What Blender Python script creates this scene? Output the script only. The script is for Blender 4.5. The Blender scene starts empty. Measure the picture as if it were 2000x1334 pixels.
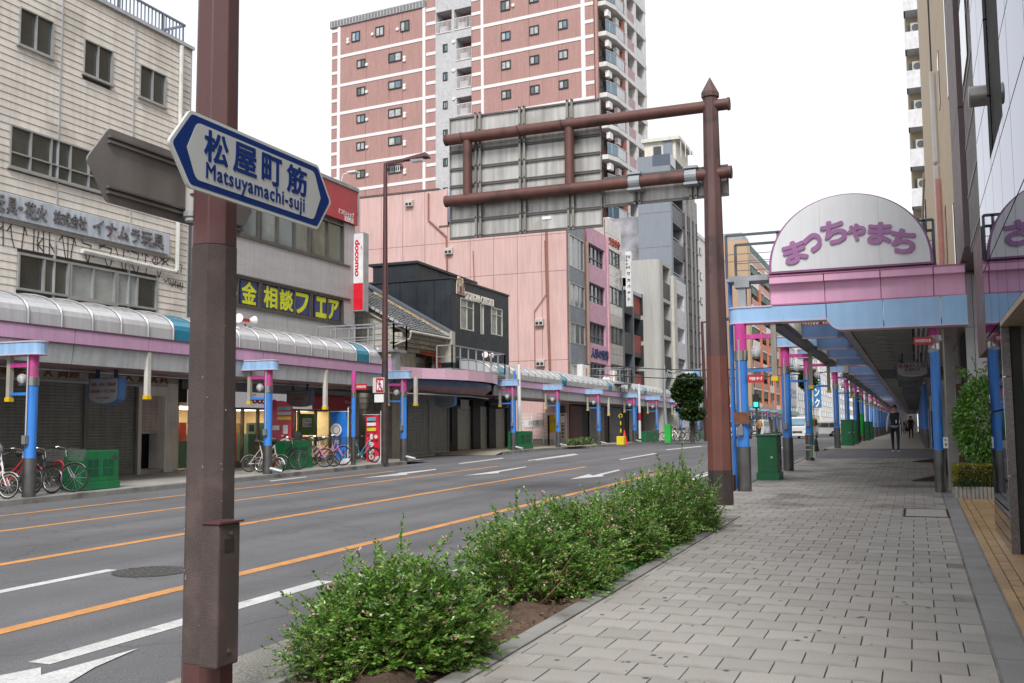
import bpy, math, random
import numpy as np
from mathutils import Vector, Matrix
R = math.radians
rnd = random.Random(7)
SC = bpy.context.scene
COL = SC.collection
# camera
CAMZ = 1.55
FPX = 1944.0
YAW = math.atan(785 / 1944.0); PITCH = math.atan(172 / 1944.0); ROLL = R(0.5)
FWD = Vector((-math.sin(YAW) * math.cos(PITCH), math.cos(YAW) * math.cos(PITCH), math.sin(PITCH)))
_r = Vector((math.cos(YAW), math.sin(YAW), 0)); _u = _r.cross(FWD)
RGT = _r * math.cos(ROLL) - _u * math.sin(ROLL)
UPV = _u * math.cos(ROLL) + _r * math.sin(ROLL)
cd = bpy.data.cameras.new('street_camera'); cam = bpy.data.objects.new('street_camera', cd); COL.objects.link(cam)
m = Matrix.Identity(4)
for i in range(3):
 m[i][0] = RGT[i]; m[i][1] = UPV[i]; m[i][2] = -FWD[i]
m[0][3], m[1][3], m[2][3] = 0, 0, CAMZ
cam.matrix_world = m
cd.sensor_width = 36; cd.lens = 36 * FPX / 2000; cd.clip_start = 0.05; cd.clip_end = 6000
SC.camera = cam
# sky, sun, exposure
SUN_EL, SUN_AZ = 46, 162
W = bpy.data.worlds.new('World'); SC.world = W; W.use_nodes = True
nt = W.node_tree; nt.nodes.clear()
sky = nt.nodes.new('ShaderNodeTexSky'); sky.sky_type = 'NISHITA'; sky.sun_disc = False
sky.sun_elevation = R(SUN_EL); sky.sun_rotation = R(SUN_AZ); sky.dust_density = 4; sky.air_density = 1.2
bg1 = nt.nodes.new('ShaderNodeBackground'); bg1.inputs[1].default_value = 0.06
nt.links.new(sky.outputs[0], bg1.inputs[0])
tc = nt.nodes.new('ShaderNodeTexCoord'); mp = nt.nodes.new('ShaderNodeMapping'); mp.inputs['Scale'].default_value = (1, 1, 2.6)
cn = nt.nodes.new('ShaderNodeTexNoise'); cn.inputs['Scale'].default_value = 1.7; cn.inputs['Detail'].default_value = 5; cn.inputs['Roughness'].default_value = .5
nt.links.new(tc.outputs['Generated'], mp.inputs[0]); nt.links.new(mp.outputs[0], cn.inputs['Vector'])
cr = nt.nodes.new('ShaderNodeValToRGB'); cr.color_ramp.elements[0].position = .35; cr.color_ramp.elements[0].color = (.83, .855, .90, 1)
cr.color_ramp.elements[1].position = .66; cr.color_ramp.elements[1].color = (.92, .93, .955, 1)
nt.links.new(cn.outputs['Fac'], cr.inputs[0])
bg2 = nt.nodes.new('ShaderNodeBackground'); bg2.inputs[1].default_value = 0.59
nt.links.new(cr.outputs[0], bg2.inputs[0])
mx = nt.nodes.new('ShaderNodeMixShader'); mx.inputs[0].default_value = .9
nt.links.new(bg1.outputs[0], mx.inputs[1]); nt.links.new(bg2.outputs[0], mx.inputs[2])
wo = nt.nodes.new('ShaderNodeOutputWorld'); nt.links.new(mx.outputs[0], wo.inputs[0])
sl = bpy.data.lights.new('sun', 'SUN'); sl.energy = 1.5; sl.angle = R(17); sl.color = (1, .975, .94)
so = bpy.data.objects.new('sun', sl); COL.objects.link(so)
az, el = R(SUN_AZ), R(SUN_EL)
sd = Vector((math.sin(az) * math.cos(el), math.cos(az) * math.cos(el), math.sin(el)))
so.rotation_euler = sd.to_track_quat('Z', 'Y').to_euler(); so.location = (0, 0, 60)
SC.view_settings.view_transform = 'Standard'; SC.view_settings.look = 'None'
SC.view_settings.exposure = 1.13; SC.view_settings.gamma = 1; SC.view_settings.use_curve_mapping = False
SC.cycles.max_bounces = 8; SC.cycles.diffuse_bounces = 6; SC.cycles.glossy_bounces = 3; SC.cycles.transmission_bounces = 4
SC.cycles.transparent_max_bounces = 6
# the lie of the land
GR, GY = .0135, 45.0        # the street climbs gently as far as the side street
def gz(y): return GR * min(y, GY)
def ray(px, py): return FWD + RGT * ((px - 1000) / FPX) - UPV * ((py - 667) / FPX)
def onX(px, py, X):
 d = ray(px, py); t = X / d.x; return (X, t * d.y, CAMZ + t * d.z)
def onY(px, py, Y):
 d = ray(px, py); t = Y / d.y; return (t * d.x, Y, CAMZ + t * d.z)
def onZ(px, py, Z):
 d = ray(px, py); t = (Z - CAMZ) / d.z; return (t * d.x, t * d.y, Z)
def onG(px, py, h=0.0):
 d = ray(px, py); t = (CAMZ - h) / (-d.z + GR * d.y)
 if t * d.y > GY or t < 0: t = (CAMZ - h - GR * GY) / (-d.z)
 return (t * d.x, t * d.y, CAMZ + t * d.z)
# mesh builder
def sub(a, b): return (a[0]-b[0], a[1]-b[1], a[2]-b[2])
class MB:
 def __init__(s): s.v = []; s.f = []; s.mi = []; s.cur = 0
 def face(s, pts):
  n = len(s.v); s.v += [tuple(p) for p in pts]; s.f.append(tuple(range(n, n + len(pts)))); s.mi.append(s.cur); return s
 def box(s, x0, y0, z0, x1, y1, z1):
  if x0 > x1: x0, x1 = x1, x0
  if y0 > y1: y0, y1 = y1, y0
  if z0 > z1: z0, z1 = z1, z0
  return s.hexa([(x0,y0,z0),(x1,y0,z0),(x1,y1,z0),(x0,y1,z0),(x0,y0,z1),(x1,y0,z1),(x1,y1,z1),(x0,y1,z1)])
 def hexa(s, p):
  n = len(s.v); s.v += [tuple(q) for q in p]
  for f in ((3,2,1,0),(4,5,6,7),(0,1,5,4),(1,2,6,5),(2,3,7,6),(3,0,4,7)):
   s.f.append(tuple(n + i for i in f)); s.mi.append(s.cur)
  return s
 def bar(s, a, b, w, h=None, up=(0, 0, 1)):
  h = w if h is None else h
  a, b = Vector(a), Vector(b); d = (b - a)
  if d.length < 1e-6: return s
  d.normalize(); U = Vector(up)
  if abs(d.dot(U)) > .98: U = Vector((1, 0, 0))
  x = d.cross(U).normalized() * (w / 2); y = x.cross(d).normalized() * (h / 2)
  return s.hexa([a - x - y, a + x - y, b + x - y, b - x - y, a - x + y, a + x + y, b + x + y, b - x + y])
 def cyl(s, a, b, r0, r1=None, n=12, cap=True):
  r1 = r0 if r1 is None else r1
  return s.tube([a, b], [r0, r1], n, cap)
 def tube(s, pts, rr, n=6, cap=True, ph=0.0):
  pts = [Vector(p) for p in pts]
  if not hasattr(rr, '__len__'): rr = [rr] * len(pts)
  base = len(s.v); prev = None
  for i, p in enumerate(pts):
   d = (pts[min(i + 1, len(pts) - 1)] - pts[max(i - 1, 0)])
   if d.length < 1e-9: d = Vector((0, 0, 1))
   d.normalize()
   if prev is None:
    ref = Vector((0, 0, 1)) if abs(d.z) < .9 else Vector((1, 0, 0))
    x = ref.cross(d).normalized()
   else:
    x = (prev - d * prev.dot(d))
    x = x.normalized() if x.length > 1e-6 else Vector((1, 0, 0))
   prev = x; y = d.cross(x)
   for k in range(n):
    a = 2 * math.pi * k / n + ph
    s.v.append(tuple(p + x * (math.cos(a) * rr[i]) + y * (math.sin(a) * rr[i])))
  for i in range(len(pts) - 1):
   for k in range(n):
    k2 = (k + 1) % n
    s.f.append((base + i*n + k, base + i*n + k2, base + (i+1)*n + k2, base + (i+1)*n + k)); s.mi.append(s.cur)
  if cap:
   s.f.append(tuple(base + k for k in range(n))[::-1]); s.mi.append(s.cur)
   s.f.append(tuple(base + (len(pts)-1)*n + k for k in range(n))); s.mi.append(s.cur)
  return s
 def prism(s, poly, vec):
  n = len(s.v); k = len(poly); vec = Vector(vec)
  s.v += [tuple(p) for p in poly] + [tuple(Vector(p) + vec) for p in poly]
  s.f.append(tuple(range(n, n + k))[::-1]); s.f.append(tuple(range(n + k, n + 2 * k))); s.mi += [s.cur] * 2
  for i in range(k):
   j = (i + 1) % k; s.f.append((n + i, n + j, n + k + j, n + k + i)); s.mi.append(s.cur)
  return s
 def ring(s, c, ax, r, t, n=20, m=5):      # a torus of radius r and tube t round axis ax
  c, ax = Vector(c), Vector(ax).normalized()
  ref = Vector((0, 0, 1)) if abs(ax.z) < .9 else Vector((1, 0, 0))
  x = ref.cross(ax).normalized(); y = ax.cross(x); base = len(s.v)
  for i in range(n):
   a = 2*math.pi*i/n; e = x*math.cos(a) + y*math.sin(a)
   for j in range(m):
    b = 2*math.pi*j/m
    s.v.append(tuple(c + e*(r + t*math.cos(b)) + ax*(t*math.sin(b))))
  for i in range(n):
   for j in range(m):
    s.f.append((base+i*m+j, base+((i+1)%n)*m+j, base+((i+1)%n)*m+(j+1)%m, base+i*m+(j+1)%m)); s.mi.append(s.cur)
  return s
 def build(s, name, mat, parent=None, smooth=False, bevel=0, label=None):
  me = bpy.data.meshes.new(name); me.from_pydata(s.v, [], s.f)
  mats = mat if isinstance(mat, (list, tuple)) else [mat]
  for q in mats: me.materials.append(q)
  if len(mats) > 1: me.polygons.foreach_set('material_index', s.mi)
  if smooth:
   me.shade_smooth(); me.set_sharp_from_angle(angle=R(38))
  o = bpy.data.objects.new(name, me); COL.objects.link(o)
  if parent is not None: attach(o, parent)
  if bevel:
   b = o.modifiers.new('bevel', 'BEVEL'); b.width = bevel; b.segments = 2; b.limit_method = 'ANGLE'; b.angle_limit = R(40)
  if label: o['label'] = label
  return o
def attach(o, parent):
 o.parent = parent
 if parent.type == 'EMPTY':
  o.matrix_parent_inverse = (Matrix.Translation(parent.location) @ parent.rotation_euler.to_matrix().to_4x4()).inverted()
def tag(o, label=None, cat=None, group=None, kind=None):
 if label: o['label'] = label
 if cat: o['category'] = cat
 if group: o['group'] = group
 if kind: o['kind'] = kind
 return o
def thing(name, label, cat, loc=(0, 0, 0), group=None):
 o = bpy.data.objects.new(name, None); COL.objects.link(o); o.location = loc; o.empty_display_size = .1
 return tag(o, label, cat, group)
KIDS = {}
def dup(root, loc=None, rotz=None, label=None, group=None, scale=None):
 def cp(o, par):
  c = o.copy(); COL.objects.link(c)
  if par is not None: c.parent = par
  for ch in kids(o): cp(ch, c)
  return c
 r = cp(root, None)
 if loc is not None: r.location = loc
 if rotz is not None: r.rotation_euler = (0, 0, rotz)
 if scale is not None: r.scale = scale
 if label: r['label'] = label
 if group: r['group'] = group
 return r
def kids(o):
 if o.name not in KIDS: KIDS[o.name] = [c for c in bpy.data.objects if c.parent == o]
 return KIDS[o.name]
class Fr:      # a vertical plane: u along it, z up, n out of it
 def __init__(s, o, ang, flip=False):
  s.o = Vector((o[0], o[1], 0)); s.u = Vector((math.cos(ang), math.sin(ang), 0))
  s.n = Vector((-s.u.y, s.u.x, 0)) if flip else Vector((s.u.y, -s.u.x, 0))
 def p(s, u, z, d=0):
  q = s.o + s.u * u + s.n * d; return (q.x, q.y, z)
 def px(s, px, py, d=0):
  r = ray(px, py); c = Vector((0, 0, CAMZ)); o = s.o + s.n * d
  t = (o - Vector((0, 0, 0))).dot(s.n) / r.dot(s.n); q = c + r * t
  return ((q - o).x * s.u.x + (q - o).y * s.u.y, q.z)
 def box(s, mb, u0, u1, z0, z1, d0, d1):
  if u0 > u1: u0, u1 = u1, u0
  if d0 > d1: d0, d1 = d1, d0
  return mb.hexa([s.p(u0,z0,d1), s.p(u1,z0,d1), s.p(u1,z0,d0), s.p(u0,z0,d0), s.p(u0,z1,d1), s.p(u1,z1,d1), s.p(u1,z1,d0), s.p(u0,z1,d0)])
 def quad(s, mb, u0, u1, z0, z1, d=0):
  return mb.face([s.p(u0,z0,d), s.p(u1,z0,d), s.p(u1,z1,d), s.p(u0,z1,d)])
def FX(X): return Fr((X, 0), math.pi / 2)             # faces +X, u = Y
def FY(Y): return Fr((0, Y), 0)                        # faces -Y, u = X
# materials
MATS = {}
def mat(name, col, rough=.6, metal=0.0, var=.12, vs=3.0, bump=0.0, bs=60, streak=0.0, dirt=None, piece=0.0, emit=0.0, alpha=1.0, spec=.5, trans=0.0, coat=0.0, fine=0.0, fs=150, sc=(1, 1, 1), worn=0):
 if name in MATS: return MATS[name]
 M = bpy.data.materials.new(name); M.use_nodes = True; t = M.node_tree; N = t.nodes; L = t.links
 b = N['Principled BSDF']; b.inputs['Roughness'].default_value = rough; b.inputs['Metallic'].default_value = metal
 b.inputs['Specular IOR Level'].default_value = spec
 if coat: b.inputs['Coat Weight'].default_value = coat; b.inputs['Coat Roughness'].default_value = .06
 if trans: b.inputs['Transmission Weight'].default_value = trans; b.inputs['IOR'].default_value = 1.1
 if alpha < 1: b.inputs['Alpha'].default_value = alpha
 co = N.new('ShaderNodeTexCoord'); mpn = N.new('ShaderNodeMapping'); mpn.inputs['Scale'].default_value = sc
 L.new(co.outputs['Object'], mpn.inputs[0])
 def noise(scale, detail=5, mpx=None):
  q = N.new('ShaderNodeTexNoise'); q.inputs['Scale'].default_value = scale; q.inputs['Detail'].default_value = detail
  L.new((mpx or mpn).outputs[0], q.inputs['Vector']); return q.outputs['Fac']
 def rng(sock, a, b_, lo=.3, hi=.7):
  q = N.new('ShaderNodeMapRange'); q.inputs[1].default_value = lo; q.inputs[2].default_value = hi
  q.inputs[3].default_value = a; q.inputs[4].default_value = b_; L.new(sock, q.inputs[0]); return q.outputs[0]
 def mul(a, c):
  q = N.new('ShaderNodeMath'); q.operation = 'MULTIPLY'; L.new(a, q.inputs[0])
  if isinstance(c, float): q.inputs[1].default_value = c
  else: L.new(c, q.inputs[1])
  return q.outputs[0]
 v = rng(noise(vs), 1 - var, 1 + var)
 if fine: v = mul(v, rng(noise(fs, 2), 1 - fine, 1 + fine))
 if streak:
  m2 = N.new('ShaderNodeMapping'); m2.inputs['Scale'].default_value = (5, 5, .35); L.new(co.outputs['Object'], m2.inputs[0])
  v = mul(v, rng(noise(1.6, 6, m2), 1 - streak, 1.03, .35, .6))
 if piece:
  oi = N.new('ShaderNodeObjectInfo'); ge = N.new('ShaderNodeNewGeometry')
  ad = N.new('ShaderNodeMath'); ad.operation = 'ADD'; L.new(oi.outputs['Random'], ad.inputs[0]); L.new(ge.outputs['Random Per Island'], ad.inputs[1])
  fr = N.new('ShaderNodeMath'); fr.operation = 'FRACT'; L.new(ad.outputs[0], fr.inputs[0])
  v = mul(v, rng(fr.outputs[0], 1 - piece, 1 + piece, 0, 1))
 cc = N.new('ShaderNodeMix'); cc.data_type = 'RGBA'; cc.blend_type = 'MULTIPLY'; cc.inputs[0].default_value = 1
 cc.inputs[6].default_value = (*col, 1)
 cb = N.new('ShaderNodeCombineColor');
 for i in range(3): L.new(v, cb.inputs[i])
 L.new(cb.outputs[0], cc.inputs[7]); out = cc.outputs[2]
 if dirt:         # (colour, amount, scale): patches of dirt or rust
  dm = N.new('ShaderNodeMix'); dm.data_type = 'RGBA'; L.new(out, dm.inputs[6]); dm.inputs[7].default_value = (*dirt[0], 1)
  L.new(rng(noise(dirt[2], 8), 0, dirt[1], dirt[3] if len(dirt) > 3 else .52, (dirt[3] if len(dirt) > 3 else .52) + .1), dm.inputs[0]); out = dm.outputs[2]
 if worn:         # long tyre-polished streaks and fine cracks
  m3 = N.new('ShaderNodeMapping'); m3.inputs['Scale'].default_value = (1.1, .05, 1); L.new(co.outputs['Object'], m3.inputs[0])
  vo = N.new('ShaderNodeTexVoronoi'); vo.feature = 'DISTANCE_TO_EDGE'; vo.inputs['Scale'].default_value = .28; wn = N.new('ShaderNodeTexNoise'); wn.inputs['Scale'].default_value = 1.3; wn.inputs['Detail'].default_value = 6
  L.new(co.outputs['Object'], wn.inputs['Vector']); va = N.new('ShaderNodeVectorMath'); va.operation = 'ADD'; L.new(co.outputs['Object'], va.inputs[0]); L.new(wn.outputs['Color'], va.inputs[1]); L.new(va.outputs[0], vo.inputs['Vector'])
  w_ = mul(rng(noise(1.0, 4, m3), 1 - worn, 1 + worn * .7), rng(vo.outputs['Distance'], .74, 1, .001, .008)); wc_ = N.new('ShaderNodeVectorMath'); wc_.operation = 'SCALE'; L.new(out, wc_.inputs[0]); L.new(w_, wc_.inputs['Scale']); out = wc_.outputs[0]
 L.new(out, b.inputs['Base Color'])
 if emit: b.inputs['Emission Strength'].default_value = emit; b.inputs['Emission Color'].default_value = (*col, 1)
 if bump:
  bn = N.new('ShaderNodeBump'); bn.inputs['Strength'].default_value = min(1, bump); bn.inputs['Distance'].default_value = .01
  L.new(noise(bs, 4), bn.inputs['Height']); L.new(bn.outputs[0], b.inputs['Normal'])
 if metal < .5 and not trans:
  L.new(rng(noise(vs * 2.3, 4), max(.02, rough - .08), min(1, rough + .08)), b.inputs['Roughness'])
 MATS[name] = M; return M
def brickmat(name, c1, c2, cm, w, h, mortar=.01, rough=.7, off=.5, rot=None):
 if name in MATS: return MATS[name]
 M = mat(name, c1, rough=rough, var=.08); t = M.node_tree; N = t.nodes; L = t.links
 br = N.new('ShaderNodeTexBrick'); br.offset = off; br.inputs['Scale'].default_value = 1
 br.inputs['Brick Width'].default_value = w; br.inputs['Row Height'].default_value = h; br.inputs['Mortar Size'].default_value = mortar
 br.inputs['Color1'].default_value = (*c1, 1); br.inputs['Color2'].default_value = (*c2, 1); br.inputs['Mortar'].default_value = (*cm, 1)
 co = N.new('ShaderNodeTexCoord'); sx = N.new('ShaderNodeSeparateXYZ'); L.new(co.outputs['Object'], sx.inputs[0])
 ad = N.new('ShaderNodeMath'); ad.operation = 'ADD'; L.new(sx.outputs[0], ad.inputs[0]); L.new(sx.outputs[1], ad.inputs[1])
 cx = N.new('ShaderNodeCombineXYZ'); L.new(ad.outputs[0], cx.inputs[0]); L.new(sx.outputs[2], cx.inputs[1])
 L.new(cx.outputs[0], br.inputs['Vector'])
 mixn = [n for n in N if n.bl_idname == 'ShaderNodeMix'][0]; L.new(br.outputs['Color'], mixn.inputs[6]); return M
white = mat('white_paint', (.75, .75, .74), .5, var=.05, streak=.1)
dkgrey = mat('dark_grey_paint', (.06, .065, .07), .5)
black = mat('black_rubber', (.015, .015, .016), .6)
chrome = mat('chrome', (.6, .6, .6), .25, 1)
steel = mat('brushed_steel', (.30, .30, .29), .38, .85, var=.15, streak=.2)
alu = mat('aluminium_frame', (.42, .43, .43), .4, .5, var=.1)
galv = mat('galvanised_steel', (.33, .35, .37), .5, .3, var=.15)
glassd = mat('dark_window_glass', (.035, .042, .042), .05, var=.35, vs=.6, spec=.8, coat=.3)
glassg = mat('green_grey_glass', (.085, .11, .108), .06, var=.3, vs=.5, spec=.8, coat=.4)
blind = mat('pale_window_blind', (.30, .32, .31), .3, var=.15, vs=2, coat=.6)
blue = mat('arcade_blue_paint', (.045, .24, .74), .42, var=.07, streak=.22, coat=.1, dirt=((.10, .17, .30), .75, 3.2, .56))
pink = mat('arcade_magenta_paint', (.62, .065, .33), .42, var=.07, streak=.22, dirt=((.30, .10, .17), .75, 3.2, .56))
ltblue = mat('pale_blue_panel', (.31, .50, .76), .4, var=.06, streak=.14)
ltpink = mat('pale_pink_panel', (.74, .42, .58), .42, var=.05, streak=.1)
green = mat('green_cabinet_paint', (.010, .16, .055), .4, var=.1, streak=.1)
def textmesh(cu, name):
 bo = cu.offset; cu.offset = 0
 t = bpy.data.objects.new(name, cu); COL.objects.link(t); bpy.context.view_layer.update()
 me = bpy.data.meshes.new_from_object(t.evaluated_get(bpy.context.evaluated_depsgraph_get()))
 bpy.data.objects.remove(t); bpy.data.curves.remove(cu)
 xs = [v.co.x for v in me.vertices] or [0, 1]; ys = [v.co.y for v in me.vertices] or [0, 1]
 if bo:       # a bolder weight: the glyphs stacked a few times, each a hair higher
  n = len(me.vertices); co = np.empty(n * 3); me.vertices.foreach_get('co', co); co = co.reshape(-1, 3); fs = [tuple(p.vertices) for p in me.polygons]; V = []; Fc = []
  for k, (dx, dy) in enumerate(((0, 0), (bo, 0), (-bo, 0), (0, bo), (0, -bo), (bo*.7, bo*.7), (-bo*.7, bo*.7), (bo*.7, -bo*.7), (-bo*.7, -bo*.7))):
   V.append(co + np.array((dx, dy, .00015 * k))); Fc += [tuple(i + n * k for i in f) for f in fs]
  m2 = bpy.data.meshes.new(name); m2.from_pydata(np.vstack(V).tolist(), [], Fc)
  for q in me.materials: m2.materials.append(q)
  bpy.data.meshes.remove(me); me = m2
 me['bb'] = [min(xs), min(ys), max(xs), max(ys)]; me.name = name
 o = bpy.data.objects.new(name, me); COL.objects.link(o); return o
def text(s, fr, u0, u1, z0, z1, d, m_, parent, ext=.004, bold=0.0, vert=False, name='lettering', track=1.0, label=None, skew=0):
 """lettering set flat on a frame, fitted to the box u0..u1, z0..z1"""
 cu = bpy.data.curves.new(name, 'FONT'); cu.body = '\n'.join(s) if vert else s
 cu.extrude = ext; cu.offset = bold; cu.resolution_u = 3; cu.space_character = track; cu.shear = skew
 if vert: cu.align_x = 'CENTER'
 cu.materials.append(m_)
 o = textmesh(cu, name)
 bb = o.data['bb']; bb = [Vector((bb[0], bb[1], 0)), Vector((bb[2], bb[3], 0))]; x0 = min(c.x for c in bb); x1 = max(c.x for c in bb); y0 = min(c.y for c in bb); y1 = max(c.y for c in bb)
 rev = u1 < u0
 sx = (abs(u1 - u0)) / max(1e-4, x1 - x0); sy = (z1 - z0) / max(1e-4, y1 - y0)
 U = fr.u * (-1 if rev else 1); n = fr.n
 M_ = Matrix.Identity(4); p = Vector(fr.p(u0, z0, d)) - U * (x0 * sx) - Vector((0, 0, 1)) * (y0 * sy)
 for i in range(3):
  M_[i][0] = U[i] * sx; M_[i][1] = (0, 0, 1)[i] * sy; M_[i][2] = n[i]; M_[i][3] = p[i]
 if parent is not None: attach(o, parent)
 o.matrix_world = M_ if parent is None else M_
 if parent is not None: o.matrix_basis = (parent_world(parent) @ o.matrix_parent_inverse).inverted() @ M_
 if label: o['label'] = label
 return o
def parent_world(o):
 b = Matrix.Translation(o.location) @ o.rotation_euler.to_matrix().to_4x4()
 if o.type != 'EMPTY': b = o.matrix_basis.copy()
 return b if o.parent is None else parent_world(o.parent) @ o.matrix_parent_inverse @ b
def holes_wall(mb, fr, u0, u1, z0, z1, holes, d=0, depth=.12):
 us = sorted({u0, u1, *[min(max(h[i], u0), u1) for h in holes for i in (0, 1)]}); zs = sorted({z0, z1, *[min(max(h[i], z0), z1) for h in holes for i in (2, 3)]})
 for a, b in zip(us, us[1:]):
  for c, e in zip(zs, zs[1:]):
   mu, mz = (a + b) / 2, (c + e) / 2
   if b - a < 1e-5 or e - c < 1e-5 or any(h[0] < mu < h[1] and h[2] < mz < h[3] for h in holes): continue
   fr.quad(mb, a, b, c, e, d)
 for h in holes:
  a, b, c, e = h[:4]
  P = fr.p
  for q in ([P(a,c,d),P(a,c,d-depth),P(a,e,d-depth),P(a,e,d)], [P(b,c,d-depth),P(b,c,d),P(b,e,d),P(b,e,d-depth)],
                  [P(a,c,d),P(b,c,d),P(b,c,d-depth),P(a,c,d-depth)], [P(a,e,d-depth),P(b,e,d-depth),P(b,e,d),P(a,e,d)]): mb.face(q)
def window(fr, u0, u1, z0, z1, parent, cols=2, rows=(), fm=None, gm=None, d=0, t=.05, inset=.07, sill=False, panes=None, label=None, proud=.02):
 """a framed window: frame mesh, its panes (sub-parts), an optional sill"""
 fm = fm or alu; gm = gm or glassd
 if u0 > u1: u0, u1 = u1, u0
 mb = MB(); i, o = d - inset, d + proud
 fr.box(mb, u0, u0 + t, z0, z1, i, o); fr.box(mb, u1 - t, u1, z0, z1, i, o)
 fr.box(mb, u0 + t, u1 - t, z0, z0 + t, i, o); fr.box(mb, u0 + t, u1 - t, z1 - t, z1, i, o)
 for k in range(1, cols):
  c = u0 + (u1 - u0) * k / cols; fr.box(mb, c - t * .4, c + t * .4, z0 + t, z1 - t, i, o - .008)
 for q in rows:
  c = z0 + (z1 - z0) * q; fr.box(mb, u0 + t, u1 - t, c - t * .4, c + t * .4, i, o - .012)
 w = mb.build('window', fm, parent, label=label)
 for k in range(cols):
  a = u0 + (u1 - u0) * k / cols; b = u0 + (u1 - u0) * (k + 1) / cols
  g = MB(); fr.box(g, a + t * .3, b - t * .3, z0 + t * .5, z1 - t * .5, i - .02, i + .012 + .008 * (k % 2))
  g.build('pane', (panes[k % len(panes)] if panes else gm), w)
 if sill:
  g = MB(); fr.box(g, u0 - .05, u1 + .05, z0 - .05, z0 - .002, d - .02, d + .09); g.build('sill', fm, w)
 return w
def shutter(fr, u0, u1, z0, z1, parent, m_, pitch=.085, amp=.016, d=0, name='shutter'):
 mb = MB(); n = max(2, int((z1 - z0) / pitch)); prof = []
 for k in range(n):
  b = z0 + (z1 - z0) * k / n; h = (z1 - z0) / n
  prof += [(b, -amp), (b + h * .18, 0), (b + h * .82, 0), (b + h * .98, -amp)]
 for (za, da), (zb, db) in zip(prof, prof[1:]):
  mb.face([fr.p(u0, za, d + da), fr.p(u1, za, d + da), fr.p(u1, zb, d + db), fr.p(u0, zb, d + db)])
 g = MB()
 o = mb.build(name, m_, parent); fr.box(g, u0, u1, z0, z0 + .07, d - .02, d + .022); g.build('bottom_bar', alu, o)
 return o
ORD = 'first second third fourth fifth sixth seventh eighth ninth tenth eleventh twelfth thirteenth fourteenth fifteenth sixteenth seventeenth eighteenth nineteenth twentieth'.split()
# ground
def sheet(name, x0, x1, ys, h, m_, nx=1):
 mb = MB()
 for a, b in zip(ys, ys[1:]):
  mb.face([(x0, a, gz(a) + h), (x1, a, gz(a) + h), (x1, b, gz(b) + h), (x0, b, gz(b) + h)])
 return tag(mb.build(name, m_), kind='structure')
asph = mat('asphalt', (.125, .125, .132), .85, var=.13, vs=.55, bump=.5, bs=90, fine=.42, fs=110, dirt=((.095, .095, .102), .6, .3, .54), worn=.24)
asph2 = mat('asphalt_patch', (.125, .125, .136), .85, var=.16, vs=.9, bump=.5, bs=90, fine=.4, fs=110)
conc = mat('pavement_concrete', (.33, .32, .30), .85, var=.16, vs=1.2, bump=.4, bs=70, fine=.25, fs=90, dirt=((.12, .115, .10), .6, .8, .56))
curbm = mat('kerb_stone', (.23, .225, .21), .85, var=.2, vs=2.5, bump=.4, bs=60, fine=.2, dirt=((.08, .078, .07), .7, 1.5, .54))
gut = mat('exposed_aggregate', (.26, .245, .215), .9, var=.12, vs=2, bump=1, bs=70, fine=.5, fs=75)
soil = mat('planter_soil', (.10, .062, .04), .95, var=.4, vs=4, bump=1, bs=35, fine=.4, fs=60)
YS = [-30, 0, 45, 500]
ground = tag(MB().face([(-1500, -400, -3), (1500, -400, -3), (1500, -30, -3), (-1500, -30, -3)]).face([(-1500, -30, -1.2), (1500, -30, -1.2), (1500, 45, .42), (-1500, 45, .42)]).face([(-1500, 45, .42), (1500, 45, .42), (1500, 3000, .42), (-1500, 3000, .42)]).build('ground', asph2), kind='structure')
road = sheet('road', -17.25, -3.55, YS, -.12, asph)
sheet('side_street_west', -60, -17.25, [34.2, 37, 41.5], -.118, asph2)
sheet('side_street_east', -3.55, 30, [35.8, 40, 45], -.012, asph2)
gutter = sheet('gutter_strip', -4.5, -3.6, [-10, 0, 19.2], -.108, gut)
def kerb(name, x0, x1, y0, y1, h=.0, step=.9):
 o = tag(MB().face([(x0, y0, gz(y0) - .3), (x1, y0, gz(y0) - .3), (x1, y1, gz(y1) - .3), (x0, y1, gz(y1) - .3)]).build(name, curbm), kind='structure')
 y = y0; n = 0
 while y < y1 - .05 and n < 290:
  b = min(y + step, y1); g = .006; a0 = y + g
  z0, z1 = gz(a0) + h, gz(b) + h
  mb = MB().hexa([(x0, a0, z0 - .4), (x1, a0, z0 - .4), (x1, b, z1 - .4), (x0, b, z1 - .4), (x0, a0, z0), (x1, a0, z0), (x1, b, z1), (x0, b, z1)])
  mb.build('kerb_stone', curbm, o, bevel=.008 if y < 40 else 0); y = b; n += 1
 return o
kerb('kerb_west', -17.4, -17.25, 8, 32.4, .0)
kerb('kerb_west_far', -17.4, -17.25, 41.5, 120, .0, 1.8)
kerb('kerb_east', -3.72, -3.55, 17.6, 35.6, .0)
kerb('kerb_east_far', -3.9, -3.72, 45.2, 150, .0, 1.8)
sheet('pavement_west', -21.6, -17.4, [5, 34.2], .0, conc)
sheet('pavement_west_corner', -24, -17.4, [41.5, 45, 60], .0, mat('tan_apron_concrete', (.34, .30, .235), .85, var=.12, vs=1, bump=.3, fine=.15))
tag(MB().face([(-24, 40.6, gz(40.6) - .112), (-17.25, 40.6, gz(40.6) - .112), (-17.25, 41.52, gz(41.5) + .003), (-24, 41.52, gz(41.5) + .003)]).build('apron_ramp', MATS['tan_apron_concrete']), kind='structure')
sheet('pavement_west_far', -21.6, -17.4, [60, 400], .001, conc)
mb = MB(); pts = [(-21.6, 34.2)] + [(-19.5 + 2.1 * math.cos(a), 32.1 + 2.1 * math.sin(a)) for a in [R(90 - 15 * i) for i in range(7)]] + [(-17.4, 30), (-21.6, 30)]
mb.prism([(x, y, gz(y) - .2) for x, y in pts][::-1], (0, 0, .2025)); tag(mb.build('pavement_corner', conc), kind='structure')
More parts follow.
